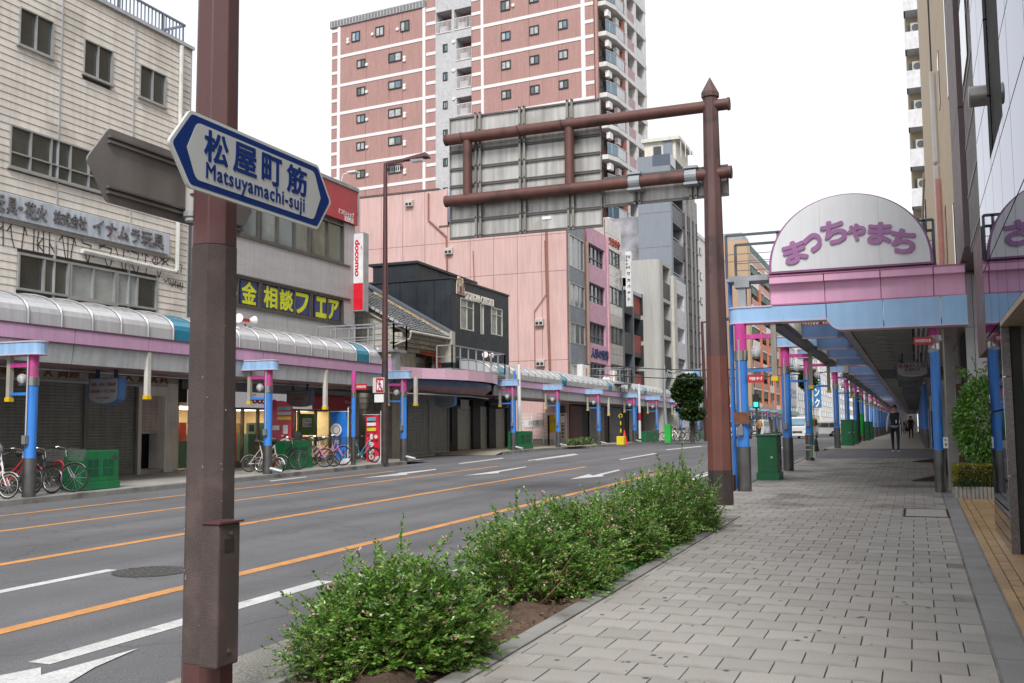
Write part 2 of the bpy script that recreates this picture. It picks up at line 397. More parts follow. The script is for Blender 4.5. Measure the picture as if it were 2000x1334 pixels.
# east pavement: bed and square setts in running bond
bed = sheet('pavement_east', -2.56, .62, [-6, 0, 35.8], -.014, mat('joint_mortar', (.05, .047, .043), .95))
sheet('pavement_east_bed', -3.55, -2.56, [15.3, 35.8], -.014, mat('joint_mortar', (.05, .047, .043), .95))
sheet('pavement_east_far', -3.72, 1.6, [45, 400], .0, mat('far_paving', (.34, .315, .27), .8, var=.1, vs=1.5, fine=.1, fs=30))
pavm = mat('granite_paver', (.315, .298, .272), .72, var=.13, vs=.8, bump=.35, bs=120, fine=.30, fs=130, piece=.11, dirt=((.14, .118, .098), .75, .7, .54))
PX, PY = .3175, .3105
pv = MB()
hx, hy = PX / 2 - .0052, PY / 2 - .0028
pv.hexa([(-hx, -hy, -.05), (hx, -hy, -.05), (hx, hy, -.05), (-hx, hy, -.05), (-hx, -hy, 0), (hx, -hy, 0), (hx, hy, 0), (-hx, hy, 0)])
pme = bpy.data.meshes.new('paver'); pme.from_pydata(pv.v, [], pv.f); pme.materials.append(pavm)
rest = MB(); npv = 0; tilt = math.atan(GR)
rr = random.Random(3)
row = 0; y = 3.9
def cover_hit(x, y): return False
while y < 35.7:
 xs = []; x0 = .39 - (PX * 1.5 if row % 2 else PX)
 left = -2.52 if y < 15.6 else -3.5
 x = x0 + PX / 2
 while x - PX / 2 > left - .01: xs.append((x, PX)); x -= PX
 if row % 2: xs.append((.39 - PX / 4, PX / 2))
 xe = x + PX / 2
 if xe - left > .012: xs.append(((xe + left) / 2, xe - left))
 for (x, w) in xs:
  if cover_hit(x, y): continue
  dz = rr.uniform(-.0012, .0012)
  if y > 4.9 and npv < 292 and abs(w - PX) < 1e-4:
   o = bpy.data.objects.new('paver', pme); COL.objects.link(o); o.location = (x, y, gz(y) + dz)
   o.rotation_euler = (tilt + rr.uniform(-.003, .003), rr.uniform(-.004, .004), rr.uniform(-.004, .004)); attach(o, bed); npv += 1
  else:
   a, b, c, e = x - w/2 + .0042, x + w/2 - .0042, y - hy, y + hy; z0, z1 = gz(c) + dz, gz(e) + dz
   rest.hexa([(a, c, z0 - .02), (b, c, z0 - .02), (b, e, z1 - .02), (a, e, z1 - .02), (a, c, z0), (b, c, z0), (b, e, z1), (a, e, z1)])
 y += PY; row += 1
o = rest.build('pavers_beyond', pavm, bed); o['kind'] = 'stuff'
brd = sheet('border_bed', .39, .64, [-6, 0, 35.8], -.012, curbm)
gm_ = mat('grey_granite_slab', (.23, .225, .22), .7, var=.18, vs=1.6, bump=.3, bs=90, fine=.2, piece=.08)
y = 3.5
while y < 30:
 L_ = 1.18; a, b = y + .004, y + L_ - .004
 MB().hexa([(.405, a, gz(a) - .05), (.605, a, gz(a) - .05), (.605, b, gz(b) - .05), (.405, b, gz(b) - .05), (.405, a, gz(a) + .002), (.605, a, gz(a) + .002), (.605, b, gz(b) + .002), (.405, b, gz(b) + .002)]).build('granite_slab', gm_, brd); y += L_
fc = sheet('forecourt', .61, 4, [-6, 0, 35.8], -.02, mat('dark_joint', (.03, .03, .028), .9))
tan = mat('tan_tile', (.42, .275, .14), .5, var=.12, vs=2, fine=.08, piece=.09, bump=.15, coat=.1)
cols_ = [(.63, .715, .62), (.725, .825, .31), (.835, 1.1, .62), (1.11, 1.4, .62), (1.41, 1.72, .62)]
nt_ = 0
for ci, (a, b, L_) in enumerate(cols_):
 y = 4.2 + .21 * ci
 while y < 19.4:
  c, e = y + .004, y + L_ - (.004 if ci != 1 else (.035 if int(y * 3) % 2 else .006))
  MB().hexa([(a, c, gz(c) - .03), (b, c, gz(c) - .03), (b, e, gz(e) - .03), (a, e, gz(e) - .03), (a, c, gz(c)), (b, c, gz(c)), (b, e, gz(e)), (a, e, gz(e))]).build('tile', tan, fc)
  y += L_
cv = thing('utility_cover', 'square paved service cover with dark metal rim set in the pavers', 'utility cover', (.09, 16.6, gz(16.6)))
mb = MB()
for a, b, c, e in ((-.235, -.205, 15.98, 17.26), (.375, .405, 15.98, 17.26), (-.205, .375, 15.98, 16.0), (-.205, .375, 17.24, 17.26)): mb.hexa([(a, c, gz(c) - .03), (b, c, gz(c) - .03), (b, e, gz(e) - .03), (a, e, gz(e) - .03), (a, c, gz(c) + .009), (b, c, gz(c) + .009), (b, e, gz(e) + .009), (a, e, gz(e) + .009)])
mb.build('rim', mat('dark_iron', (.04, .035, .033), .6, .5), cv)
MB().hexa([(-.2, 16.01, gz(16.01) - .03), (.37, 16.01, gz(16.01) - .03), (.37, 17.23, gz(17.23) - .03), (-.2, 17.23, gz(17.23) - .03), (-.2, 16.01, gz(16.01) + .006), (.37, 16.01, gz(16.01) + .006), (.37, 17.23, gz(17.23) + .006), (-.2, 17.23, gz(17.23) + .006)]).build('infill_slab', pavm, cv)
for k, (x, y, w, l, nm) in enumerate(((.1, 24.3, .5, .45, 'small dark ridged metal ramp lying by the nearest back post'), (.2, 33.3, .75, .6, 'wider grey ridged ramp on paving at the side street edge'))):
 t_ = thing('threshold_ramp', nm, 'ramp', (x, y, gz(y)), 'ridged ramps by the shop side of the pavement')
 mb = MB().prism([(x - w/2, y - l/2, gz(y) + .004), (x + w/2, y - l/2, gz(y) + .004), (x + w/2, y - l/2, gz(y) + .12)], (0, l, 0)); mb.build('ramp_body', mat('ramp_rubber', (.06, .045, .04), .7), t_)
 mb = MB()
 for j in range(9):
  f = (j + .5) / 9; mb.box(x - w/2 + w*f - .008, y - l/2, gz(y) + .02, x - w/2 + w*f + .008, y + l/2, gz(y) + .012 + .12*f)
 mb.build('ramp_ribs', mat('ramp_ridge', (.16, .12, .11), .6), t_)
gum = MB()
for k in range(170):
 x, y = rr.uniform(-2.4, .3), 4.5 + 20 * rr.random()**1.5; s = rr.uniform(.008, .022); z = gz(y) + .0022
 gum.face([(x + s*math.cos(a)*rr.uniform(.8, 1.2), y + s*math.sin(a)*rr.uniform(.8, 1.2), z + GR*s*math.sin(a)) for a in np.linspace(0, 2*math.pi, 9)[:-1]])
gum.build('gum_spots', mat('trodden_gum', (.085, .082, .088), .8), bed)['kind'] = 'stuff'
# planter with soil
pl = tag(MB().box(-3.55, -5, -.4, -2.65, 15.1, -.16).build('planter_box', curbm), 'long planting strip of bare brown soil between kerb and pavers', 'planter');
y = -1.0
while y < 15.2:      # kerb stones either side
 for (a, b) in ((-3.68, -3.55), (-2.68, -2.53)):
  c, e = y + .004, min(y + .6, 15.25) - .004
  MB().hexa([(a, c, gz(c) - .2), (b, c, gz(c) - .2), (b, e, gz(e) - .2), (a, e, gz(e) - .2), (a, c, gz(c) + .006), (b, c, gz(c) + .006), (b, e, gz(e) + .006), (a, e, gz(e) + .006)]).build('kerb_stone', curbm, pl)
 y += .6
MB().box(-3.68, 15.26, gz(15.3) - .2, -2.53, 15.38, gz(15.3) + .006).build('kerb_stone', curbm, pl)
nx, ny = 26, 330; V = [];
for j in range(ny + 1):
 yy = -1 + 16.2 * j / ny
 for i in range(nx + 1):
  xx = -3.56 + .9 * i / nx
  e = min(i, nx - i) / 5
  bumpy = .022 * math.sin(xx * 7 + yy * 1.3) * math.sin(yy * 2.1) + .035 * math.sin(yy * 5.3 + xx * 9) + rr.uniform(-.012, .012)
  V.append((xx, yy, gz(yy) - .035 + min(1, e) * (.04 + bumpy)))
Fq = [(j*(nx+1)+i, j*(nx+1)+i+1, (j+1)*(nx+1)+i+1, (j+1)*(nx+1)+i) for j in range(ny) for i in range(nx)]
mb = MB(); mb.v = V; mb.f = Fq; mb.mi = [0]*len(Fq); o = mb.build('soil', soil, pl, smooth=True)
# painted lines (4 mm sheets on the asphalt)
ora = mat('orange_road_paint', (.56, .26, .08), .7, var=.12, vs=3, fine=.22, fs=60, bump=.3, dirt=((.24, .14, .08), .7, 7, .57))
whp = mat('white_road_paint', (.55, .55, .545), .7, var=.1, vs=3, fine=.2, fs=60, bump=.3, dirt=((.25, .25, .255), .6, 7, .6))
def line(name, x0, x1, y0, y1, m_, z=.004):
 ys = sorted({y0, y1} | {q for q in (0, 45) if y0 < q < y1}); return sheet(name, x0, x1, ys, -.12 + z, m_)
def mark(name, pxs, m_, z=.004):
 mb = MB().face([tuple(Vector(onG(a, b, -.12 + z))) for a, b in pxs]); return tag(mb.build(name, m_), kind='structure')
line('orange_line_1', -15.58, -15.43, -5, 28.3, ora); line('orange_line_2', -13.38, -13.23, -5, 31.5, ora)
line('orange_line_3', -10.26, -10.08, -5, 31.6, ora); line('orange_line_4', -7.0, -6.82, -5, 29.8, ora)
line('white_lane_line_1', -8.62, -8.46, -5, 8.95, whp)
line('white_lane_line_2', -5.84, -5.64, 5.35, 9.0, whp); line('white_lane_line_3', -5.66, -5.48, 23.5, 31, whp)
mark('merge_arrow', [(80, 1303), (80, 1318), (270, 1266), (185, 1303), (115, 1345), (-200, 1420), (-200, 1360), (-40, 1327)], whp, .008)
mark('lane_arrow_1', [(1113, 936), (1150, 926), (1158, 928.5), (1208, 917), (1211, 918.5), (1176, 927.5), (1180, 930)], whp)
mark('lane_arrow_2', [(705, 934), (775, 925), (780, 923.5), (850, 916), (853, 917.2), (795, 925), (795, 927)], whp)
mark('lane_arrow_3', [(905, 929), (955, 922), (962, 921), (1027, 911), (1028, 912.3), (975, 921.5), (974, 924)], whp)
for k, q in enumerate(([(1030, 899), (1032, 900), (1126, 887), (1122, 886)], [(1043, 898), (1048, 899), (1130, 888), (1127, 887)], [(1209, 897), (1213, 898), (1284, 886), (1278, 885)], [(1342, 936), (1350, 939), (1392, 925), (1392, 920)],
                       [(525, 939), (530, 940), (600, 932), (596, 931)], [(895, 905), (899, 906), (985, 895), (981, 894)], [(1380, 898), (1383, 899), (1420, 893), (1418, 892)], [(1480, 880), (1483, 882), (1545, 873), (1541, 872)], [(1300, 878), (1303, 879), (1372, 872), (1368, 871)])):
 mark('lane_dash_%d' % (k + 1), q, whp)
mark('dark_repair', [(1010, 935), (1150, 930), (1290, 905), (1240, 902), (1120, 915), (1000, 925)], asph2, .002)
mh = thing('manhole_cover', 'worn round iron manhole cover in the asphalt by the left pole', 'manhole cover', (-8.0, 8.98, gz(9) - .12))
MB().cyl((-8.0, 8.98, gz(9) - .2), (-8.0, 8.98, gz(9) - .114), .42, n=28).build('cover_plate', mat('cast_iron', (.085, .083, .084), .55, .5, var=.2, vs=8), mh, smooth=True)
mb = MB()
for i in range(-6, 7):
 for j in range(-4, 5):
  x, y = i * .062, j * .09 + (.03 if i % 2 else 0)
  if x*x + y*y < .15:
   a = R(45 if (i + j) % 2 else -45); mb.bar((-8 + x - .03*math.cos(a), 8.98 + y - .03*math.sin(a), gz(9) - .111), (-8 + x + .03*math.cos(a), 8.98 + y + .03*math.sin(a), gz(9) - .111), .022, .01)
mb.build('cast_pattern', mat('worn_iron', (.15, .145, .14), .5, .6), mh)
# west side buildings
FL = FX(-21.2)
def P(px, py, fr=FL, d=0): return fr.px(px, py, d)
# 1. the toy wholesaler clad in boards
side_m = mat('grey_beige_siding', (.69, .645, .585), .7, var=.07, vs=1.1, bump=.35, bs=25, streak=.10, dirt=((.34, .31, .275), .42, .6, .57), piece=.05, fine=.06, fs=40)
yR = P(370, 300)[0]; zT = P(372, 96)[1]; yL = 9.0
b1 = thing('toy_wholesale_building', 'weathered beige clapboard building with rooftop railing and graffiti under its sign', 'building', (-21.2, 17, .2))
MB().box(-33, yL, 3.45, -21.26, yR - .02, zT - .15).box(-33, yL, -.5, -23.5, yR - .02, 3.45).build('wall_core', mat('dark_gap', (.10, .095, .085), .9), b1)
W4 = []
for a, b in (((37.5, 12), (102, 106)), ((163, 74), (218, 157)), ((272, 124), (322, 204))):
 u0, z1 = P(*a); u1, z0 = P(*b); W4.append((u0, u1, P(a[0], a[1])[1] - 1.02, z1))
h3 = (P(19, 239)[0], P(305, 300)[0], P(37, 331)[1], P(20, 242)[1])
z2b, z2t = P(306, 607)[1], P(34, 492)[1]
h2 = (P(33, 500)[0], P(307, 560)[0], z2b, z2t)
HB1 = W4 + [h3, h2]
seams = [yL, P(116, 200)[0], P(260, 200)[0], yR]
z = 3.55; bh = .197; nb = 0
while z < zT - .05:
 z1 = min(z + bh, zT - .02)
 for a, b in zip(seams, seams[1:]):
  segs = [(a + .012, b - .012)]
  for h in HB1:
   if h[2] < z1 - .04 and h[3] > z + .04:
    ns = []
    for s, e in segs:
     if h[0] <= s and h[1] >= e: continue
     if h[1] <= s or h[0] >= e: ns.append((s, e)); continue
     if h[0] > s: ns.append((s, h[0]))
     if h[1] < e: ns.append((h[1], e))
    segs = ns
  for s, e in segs:
   if e - s < .03: continue
   c = 0 if nb >= 285 else 1
   mb = MB(); X = -21.2
   mb.hexa([(X-.06, s, z), (X+.012, s, z), (X+.012, e, z), (X-.06, e, z), (X-.06, s, z1-.009), (X-.004, s, z1-.009), (X-.004, e, z1-.009), (X-.06, e, z1-.009)])
   mb.build('siding_board', side_m, b1); nb += 1
 z += bh
mb = MB()
for u in seams[1:-1] + [yR - .01]: FL.box(mb, u - .02, u + .02, 3.5, zT - .02, -.05, .03)
FL.box(mb, yL, yR + .06, zT - .02, zT + .08, -.3, .09); mb.build('metal_trim', mat('light_grey_trim', (.46, .47, .49), .4, .3), b1)
for h in W4: window(FL, h[0], h[1], h[2], h[3], b1, 2, fm=alu, gm=glassd, t=.035, inset=.05, sill=True, proud=.05)
bl2 = mat('dark_blind_window', (.06, .064, .058), .15, var=.35, vs=1.5, coat=.5)
n3 = 8
window(FL, h3[0], h3[1], h3[2], h3[3], b1, n3, rows=(.36,), fm=alu, t=.045, inset=.05, sill=True, proud=.05, panes=[bl2, bl2, glassd])
u0, u1 = h2[0], h2[1]
for k in range(3):
 a, b = u0 + (u1 - u0) * k / 3, u0 + (u1 - u0) * (k + 1) / 3
 window(FL, a + .01, b - .01, z2b, z2t, b1, 2, fm=alu, t=.06, inset=.05, proud=.05, panes=[(glassd, bl2), (blind, blind), (blind, glassd)][k], sill=(k == 1))
rl = thing('roof_railing', 'blue grey vertical bar railing along the roof of the beige clapboard building', 'railing', (-21.3, yR, zT)); zr = P(362, 45, FL)[1]
mb = MB();
for q in range(2): mb.bar((-21.35, yL, zr - q * (zr - zT - .18)), (-21.35, yR - .15, zr - q * (zr - zT - .18)), .06, .06)
mb.bar((-21.35, yR - .15, zr), (-23.5, yR - .15, zr), .06); mb.bar((-21.35, yR - .15, zT + .18), (-23.5, yR - .15, zT + .18), .06); rm = mat('railing_blue_grey', (.16, .20, .26), .5)
mb.build('rails', rm, rl); mb = MB(); y = yL
while y < yR - .15: mb.box(-21.365, y, zT + .1, -21.335, y + .028, zr - .02); y += .155
x = -21.4
while x > -23.5: mb.box(x, yR - .165, zT + .1, x - .028, yR - .135, zr - .02); x -= .155
o = mb.build('bars', rm, rl); o['kind'] = 'stuff'; y = yL
while y < yR: MB().box(-21.39, y, zT + .03, -21.31, y + .06, zr - .02).build('upright', rm, rl); y += 1.86
pipm = mat('white_pipe', (.62, .61, .58), .5, streak=.15)
dp = [FL.p(P(342.5, 80)[0], zT - .1, .1), FL.p(P(341, 250)[0], 9, .1), FL.p(P(341, 250)[0], P(343, 520)[1], .1)]
ux = P(341, 525)[0]
dpo = thing('downpipe', 'white drainpipe turning sideways below the rusty shop sign', 'drainpipe', (-21.1, ux, 8))
MB().tube([FL.p(ux, zT - .1, .1), FL.p(ux, P(342, 527)[1], .1), FL.p(ux - .1, P(342, 533)[1], .1), FL.p(P(155, 490)[0], P(155, 490)[1], .1)], .07, 8).build('pipe', pipm, dpo, smooth=True)
sgn = thing('rusty_shop_sign', 'long pale blue signboard with rusting raised Japanese characters on beige cladding', 'sign', (-21.1, 20, 7))
s1, st = P(327, 459); s0 = yL + 2; sb = P(327, 498)[1]
mb = MB(); FL.box(mb, s0, s1, sb, st, .02, .10); mb.build('board', mat('pale_blue_signboard', (.50, .55, .62), .5, var=.08, streak=.18, dirt=((.28, .17, .10), .5, 2.2, .6)), sgn, bevel=.01)
rust = mat('rusty_letter', (.15, .19, .21), .6, var=.3, vs=8, dirt=((.11, .035, .018), .95, 9, .46))
def lp(px0, py0, px1, py1, d=.12):
 a = P(px0, py0, FL, d); b = P(px1, py1, FL, d); return a[0], b[0], min(a[1], b[1]), max(a[1], b[1])
zc = (sb + st) / 2
for s, a, b, h in (('玩', -22, 8, .42), ('具', 13, 32, .42), ('・', 35, 44, .1), ('花', 48, 69, .42), ('火', 70, 91, .42), ('株式会社', 104, 168, .36), ('イナムラ玩具', 181, 318, .42)):
 ua, ub = P(a, 400 + a * .25, FL, .1)[0], P(b, 400 + b * .25, FL, .1)[0]
 if s == '株式会社': ub = P(168, 445, FL, .1)[0]
 text(s, FL, ua, ub, zc - h / 2, zc + h / 2, .115, rust, sgn, ext=.02, bold=.022 if s != '・' else 0)
mb = MB(); FL.box(mb, yL, P(345, 509)[0], sb - .12, sb - .06, .0, .05); mb.build('ledge', mats := mat('grimy_ledge', (.22, .20, .18), .7), b1)
gfm = mat('black_spray_paint', (.02, .02, .022), .6)
gf = thing('graffiti', 'row of tall black spray painted tags scrawled below the rusty sign', 'graffiti', (-21.15, 19, 6))
def scrawl(strokes, w=.028):
 mb = MB()
 for st_ in strokes:
  pp = [Vector(FL.p(*P(a, b), .018)) for a, b in st_]
  for a, b in zip(pp, pp[1:]): mb.bar(a, b, .004, w, up=(0, 0, 1)) if abs((b - a).normalized().z) < .9 else mb.hexa([a + Vector(q) for q in ((0,-w/2,0),(.004,-w/2,0),(.004,w/2,0),(0,w/2,0))] + [b + Vector(q) for q in ((0,-w/2,0),(.004,-w/2,0),(.004,w/2,0),(0,w/2,0))])
 mb.build('tag', gfm, gf)
scrawl([[(5, 430), (5, 480)], [(-4, 450), (6, 440)], [(12, 452), (23, 437), (47, 443)], [(20, 440), (22, 465), (27, 485)], [(47, 443), (52, 460)], [(47, 443), (43, 470), (41, 487)]])
scrawl([[(66, 443), (64, 492), (84, 497), (84, 450)], [(75, 452), (72, 470), (73, 490)], [(83, 465), (73, 478), (83, 490)], [(96, 452), (95, 499)], [(96, 475), (104, 490), (108, 501), (109, 479)]])
scrawl([[(114, 470), (122, 460), (144, 466)], [(121, 462), (124, 485), (127, 505)], [(132, 465), (131, 506)], [(144, 466), (139, 490), (137, 507)], [(144, 466), (148, 480)], [(158, 466), (178, 470)], [(158, 466), (160, 474), (177, 480), (176, 486)]])
scrawl([[(192, 479), (217, 486), (215, 497)], [(192, 485), (205, 478)], [(161, 483), (169, 508), (171, 514)], [(176, 489), (172, 510), (171, 514)], [(168, 492), (196, 497)], [(182, 492), (181, 503)], [(201, 494), (207, 515), (212, 523)], [(220, 500), (216, 515), (212, 523)]])
scrawl([[(225, 484), (230, 500)], [(242, 482), (240, 503)], [(236, 505), (238, 524), (241, 528)], [(246, 507), (243, 528)], [(247, 491), (254, 490), (270, 496), (268, 509)], [(256, 512), (262, 530), (265, 535)], [(271, 513), (268, 530), (265, 535)]])
scrawl([[(278, 491), (277, 500)], [(278, 492), (290, 502)], [(284, 496), (283, 513)], [(287, 516), (283, 538)], [(296, 508), (307, 498), (316, 508), (303, 518), (296, 508)], [(303, 505), (302, 513)], [(307, 504), (306, 514)], [(320, 503), (315, 520)], [(316, 505), (328, 518)], [(328, 508), (317, 515)], [(305, 521), (309, 543), (316, 524)]])
scrawl([[(343, 505), (341, 514), (355, 518), (352, 533)], [(340, 514), (346, 508)], [(341, 522), (346, 535)], [(319, 543), (323, 552), (328, 543), (330, 556)], [(332, 545), (334, 560)], [(338, 546), (336, 560), (343, 548), (342, 562)], [(347, 548), (346, 563), (352, 551), (350, 566)], [(356, 552), (354, 568)], [(330, 553), (358, 560)]], .02)
FG = FX(-21.42)
shm = mat('dark_grey_shutter', (.22, .228, .21), .5, .2, var=.1, streak=.2)
g0 = gz(20)
fz0, fz1 = P(265, 753, FG)[1], P(265, 727, FG)[1] + .15
mb = MB(); FG.box(mb, yL, yR - .02, fz0, 3.3, -.1, .0); mb.build('shop_fascia', mat('dingy_fascia', (.40, .385, .34), .6, streak=.2), b1)
mb = MB(); FG.box(mb, yL, P(278, 765, FG)[0], fz0 - .03, fz0 + .05, -.02, .05);
for q in (168, 232): FG.box(mb, P(q, 745, FG)[0] - .02, P(q, 745, FG)[0] + .02, fz0, fz1, 0, .03)
mb.build('fascia_rail', alu, b1)
orl = mat('faded_orange_letter', (.22, .10, .05), .6, dirt=((.04, .03, .025), .6, 7, .55))
zf = (fz0 + fz1) / 2
for s, a, b in (('玩', -2, 14), ('花', 25, 47), ('人', 84, 102), ('問', 114, 131), ('屋', 135, 154), ('節', 172, 186), ('人', 243, 259), ('形', 270, 285), ('玩', 290, 306), ('具', 312, 327)):
 text(s, FG, P(a, 745, FG)[0], P(b, 745, FG)[0], zf - .16, zf + .12, .02, orl, b1, ext=.02, bold=.015)
s2 = P(168, 800, FG)[0]; s3 = P(265, 800, FG)[0]
for a, b in ((yL, P(70, 800, FG)[0] - 1.2), (P(70, 800, FG)[0] - 1.1, s2 - .06), (s2 + .06, s3)): shutter(FG, a, b, gz(15) - .1, fz0 - .03, b1, shm, d=-.05)
mb = MB(); FG.box(mb, s2 - .06, s2 + .06, 0, fz0, -.1, .01); FG.box(mb, s3, s3 + .09, 0, fz0, -.1, .03)
d0, d1 = P(277, 850, FG)[0], P(322, 850, FG)[0]; dz = P(300, 773, FG)[1]
mb.build('shutter_post', mat('shutter_post', (.16, .16, .145), .5, .3), b1)
bsh = mat('beige_shutter', (.52, .44, .40), .5, .1, streak=.15)
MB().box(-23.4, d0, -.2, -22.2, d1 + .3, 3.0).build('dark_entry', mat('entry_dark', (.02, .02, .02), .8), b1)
shutter(FG, d0, d1, P(300, 847, FG)[1], dz, b1, bsh, d=-.3, name='half_open_shutter')
mb = MB(); holes_wall(mb, FG, s3 + .09, yR - .02, -.2, fz0, [(d0, d1, -.3, dz)], d=-.01, depth=.6); mb.build('entrance_wall', side_m, b1)
mb = MB(); z = gz(24)
while z < fz0: FG.box(mb, d1 + .1, yR - .05, z, z + .18, -.02, .012); z += .197
mb.build('entrance_boards', side_m, b1)
MB().box(-22.3, d0 - .1, gz(23), -21.45, d1 + .2, gz(23) + .15).build('door_step', conc, b1)
# 2. the phone shop
tilem = mat('grey_rippled_cladding', (.44, .43, .44), .6, var=.06, vs=1, bump=1.0, bs=9, sc=(1, .6, 6), streak=.08, piece=.03)
y2L, y2R = yR + .25, P(693.5, 500)[0]; z2T = P(693, 371)[1]
b2 = thing('phone_shop_building', 'grey rippled clad phone shop building with a red band under its roof', 'building', (-21.2, 30, .3))
MB().box(-33, y2L - .2, 3.35, -21.32, y2R - .05, z2T - .1).box(-33, y2L - .2, -.5, -24.7, y2R - .05, 3.35).build('wall_core', mat('side_wall_grey', (.33, .32, .31), .7, streak=.15), b2)
W3 = (P(418, 420)[0], P(672, 480)[0], P(673, 516)[1], P(673, 441)[1]); W2 = (P(418, 580)[0], P(671, 610)[0], P(672, 633)[1], P(672, 585)[1])
red1 = P(693, 441)[1]
us = [y2L, P(465, 600)[0], P(562, 600)[0], P(643, 600)[0], y2R]; zs = [3.3, W2[2] - .06, W2[3] + .06, W3[2] - .06, red1 - .02]
for a, b in zip(us, us[1:]):
 for c, e in zip(zs, zs[1:]):
  mb = MB(); hs = [h for h in (W2, W3) if h[2] < (c + e)/2 < h[3] and h[0] < b and h[1] > a]
  for h in hs or [None]:
   segs = [(a, b)] if h is None else [q for q in ((a, min(b, h[0])), (max(a, h[1]), b)) if q[1] - q[0] > .05]
   for s, t_ in segs: FL.box(mb, s + .006, t_ - .006, c + .004, e - .004, -.1, 0)
  if mb.f: mb.build('cladding_panel', tilem, b2)
MB().box(-21.5, y2L - .28, 3.3, -21.25, y2L - .01, 10.5).build('recess_strip', mat('dark_louvre_strip', (.16, .16, .16), .6), b2)
brz = mat('bronze_window_frame', (.13, .12, .11), .4, .5)
litm = mat('office_interior_glass', (.11, .12, .105), .08, var=.6, vs=1.2, coat=.7)
def unit_windows(h, cuts, panes):
 xs = [h[0]] + [P(c, 480)[0] if h is W3 else P(c, 610)[0] for c in cuts] + [h[1]]
 for i, (a, b) in enumerate(zip(xs, xs[1:])):
  window(FL, a + .02, b - .02, h[2], h[3], b2, (2, 3, 2)[i], fm=brz, t=.06, inset=.08, panes=panes)
unit_windows(W3, (508, 608), [litm, glassg, litm, glassd]); unit_windows(W2, (508, 608), [glassd, glassd])
mb = MB(); FL.box(mb, W3[0], y2R - .4, W3[2] - .07, W3[2] - .01, -.02, .05); FL.box(mb, W2[0], y2R - .4, W2[3] + .01, W2[3] + .07, -.02, .05); FL.box(mb, W2[0], y2R - .4, W2[2] - .07, W2[2] - .01, -.02, .05); mb.build('window_ledge', brz, b2)
bluep = mat('blue_window_paper', (.03, .045, .17), .4, coat=.4); yel = mat('yellow_print', (.62, .66, .02), .5)
zt0, zt1 = W2[2] + .09, W2[3] - .09
for s, a, b in (('料', 448, 463), ('金', 474, 501), ('相', 517, 542), ('談', 548, 573), ('フ', 578, 603), ('ェ', 619, 638), ('ア', 642, 662)):
 ua, ub = P(a - 3, 600)[0], P(b + 2, 600)[0]
 mb = MB(); FL.box(mb, ua, ub, zt0, zt1, -.045, -.035); pp = mb.build('window_poster', bluep, b2)
 text(s, FL, P(a, 600)[0], P(b, 600)[0], zt0 + .04, zt1 - .04, -.028, yel, pp, ext=.003, bold=.03)
redm = mat('shop_red', (.42, .012, .035), .35, var=.04, coat=.3, streak=.06)
mb = MB(); FL.box(mb, y2L, y2R, red1, z2T - .1, 0, .12); rb = mb.build('red_band', redm, b2)
mb = MB(); FL.box(mb, y2L, y2R + .03, z2T - .1, z2T + .04, -.5, .17); FL.box(mb, y2R - .03, y2R + .03, red1, z2T - .1, -.4, .15); mb.build('roof_coping', galv, b2)
whl = mat('white_lettering', (.80, .80, .80), .5, var=.02)
for (s, a, b, c) in (('ドコモショップ', (662, 408), (691, 425), .12), ('松屋町店', (673, 424), (691, 434), .12)):
 ua, za = P(*a, FL, .125); ub, zb = P(*b, FL, .125); text(s, FL, ua, ub, (za + zb)/2 - .11, (za + zb)/2 + .11, .125, whl, rb, ext=.003, bold=.01)
fl_ = thing('roof_floodlight', 'small white floodlight on a bent arm above the red band', 'lamp', FL.p(P(662, 350)[0], z2T, .1))
c = Vector(FL.p(P(662, 350)[0], z2T, .1)); MB().tube([c, c + Vector((.1, 0, .35)), c + Vector((.45, .05, .4))], .025, 6).build('arm', white, fl_); MB().box(c.x + .35, c.y - .15, c.z + .34, c.x + .75, c.y + .2, c.z + .42).build('lamp_head', white, fl_, bevel=.02)
ps = thing('phone_shop_blade_sign', 'tall white and red illuminated blade sign with vertical brand lettering', 'sign', (-20.7, y2R - .1, 8))
Yb = y2R - .12; FB = FY(Yb)
xa, zt = FB.px(690, 455); xb, zb = FB.px(709.5, 607);
MB().box(xa, Yb, zb, xb, Yb + .42, zt).build('sign_case', mat('sign_case_grey', (.40, .41, .43), .4, .3), ps, bevel=.01)
zm = FB.px(700, 553)[1]
mb = MB(); FB.box(mb, xa + .03, xb - .02, zm, zt - .05, 0, .012); mb.build('white_face', mat('backlit_white_acrylic', (.78, .78, .79), .3, coat=.4), ps)
mb = MB(); FB.box(mb, xa + .03, xb - .02, zb + .05, zm - .003, 0, .012); mb.build('red_face', mat('bright_red_acrylic', (.70, .01, .03), .3, coat=.4), ps)
FV = Fr((0, Yb), 0); FV.u = Vector((0, 0, -1))   # rotated lettering: text runs downwards
def text_down(s, fr, x0, x1, ztop, zbot, m_, parent, bold=0):
 cu = bpy.data.curves.new('lettering', 'FONT'); cu.body = s; cu.extrude = .004; cu.offset = bold; cu.resolution_u = 4; cu.materials.append(m_)
 o = textmesh(cu, 'lettering'); bb = o.data['bb']; bb = [Vector((bb[0], bb[1], 0)), Vector((bb[2], bb[3], 0))]; X0 = min(c.x for c in bb); X1 = max(c.x for c in bb); Y0 = min(c.y for c in bb); Y1 = max(c.y for c in bb)
 sx = (ztop - zbot) / (X1 - X0); sy = (x1 - x0) / (Y1 - Y0); n = fr.n; d = Vector((0, 0, -1)); U = fr.u
 M_ = Matrix.Identity(4); p = Vector(fr.p(x0, ztop, .016)) - d * (X0 * sx) - U * (Y0 * sy)
 for i in range(3): M_[i][0] = d[i]*sx; M_[i][1] = U[i]*sy; M_[i][2] = n[i]; M_[i][3] = p[i]
 attach(o, parent); o.matrix_basis = (parent_world(parent) @ o.matrix_parent_inverse).inverted() @ M_
 return o
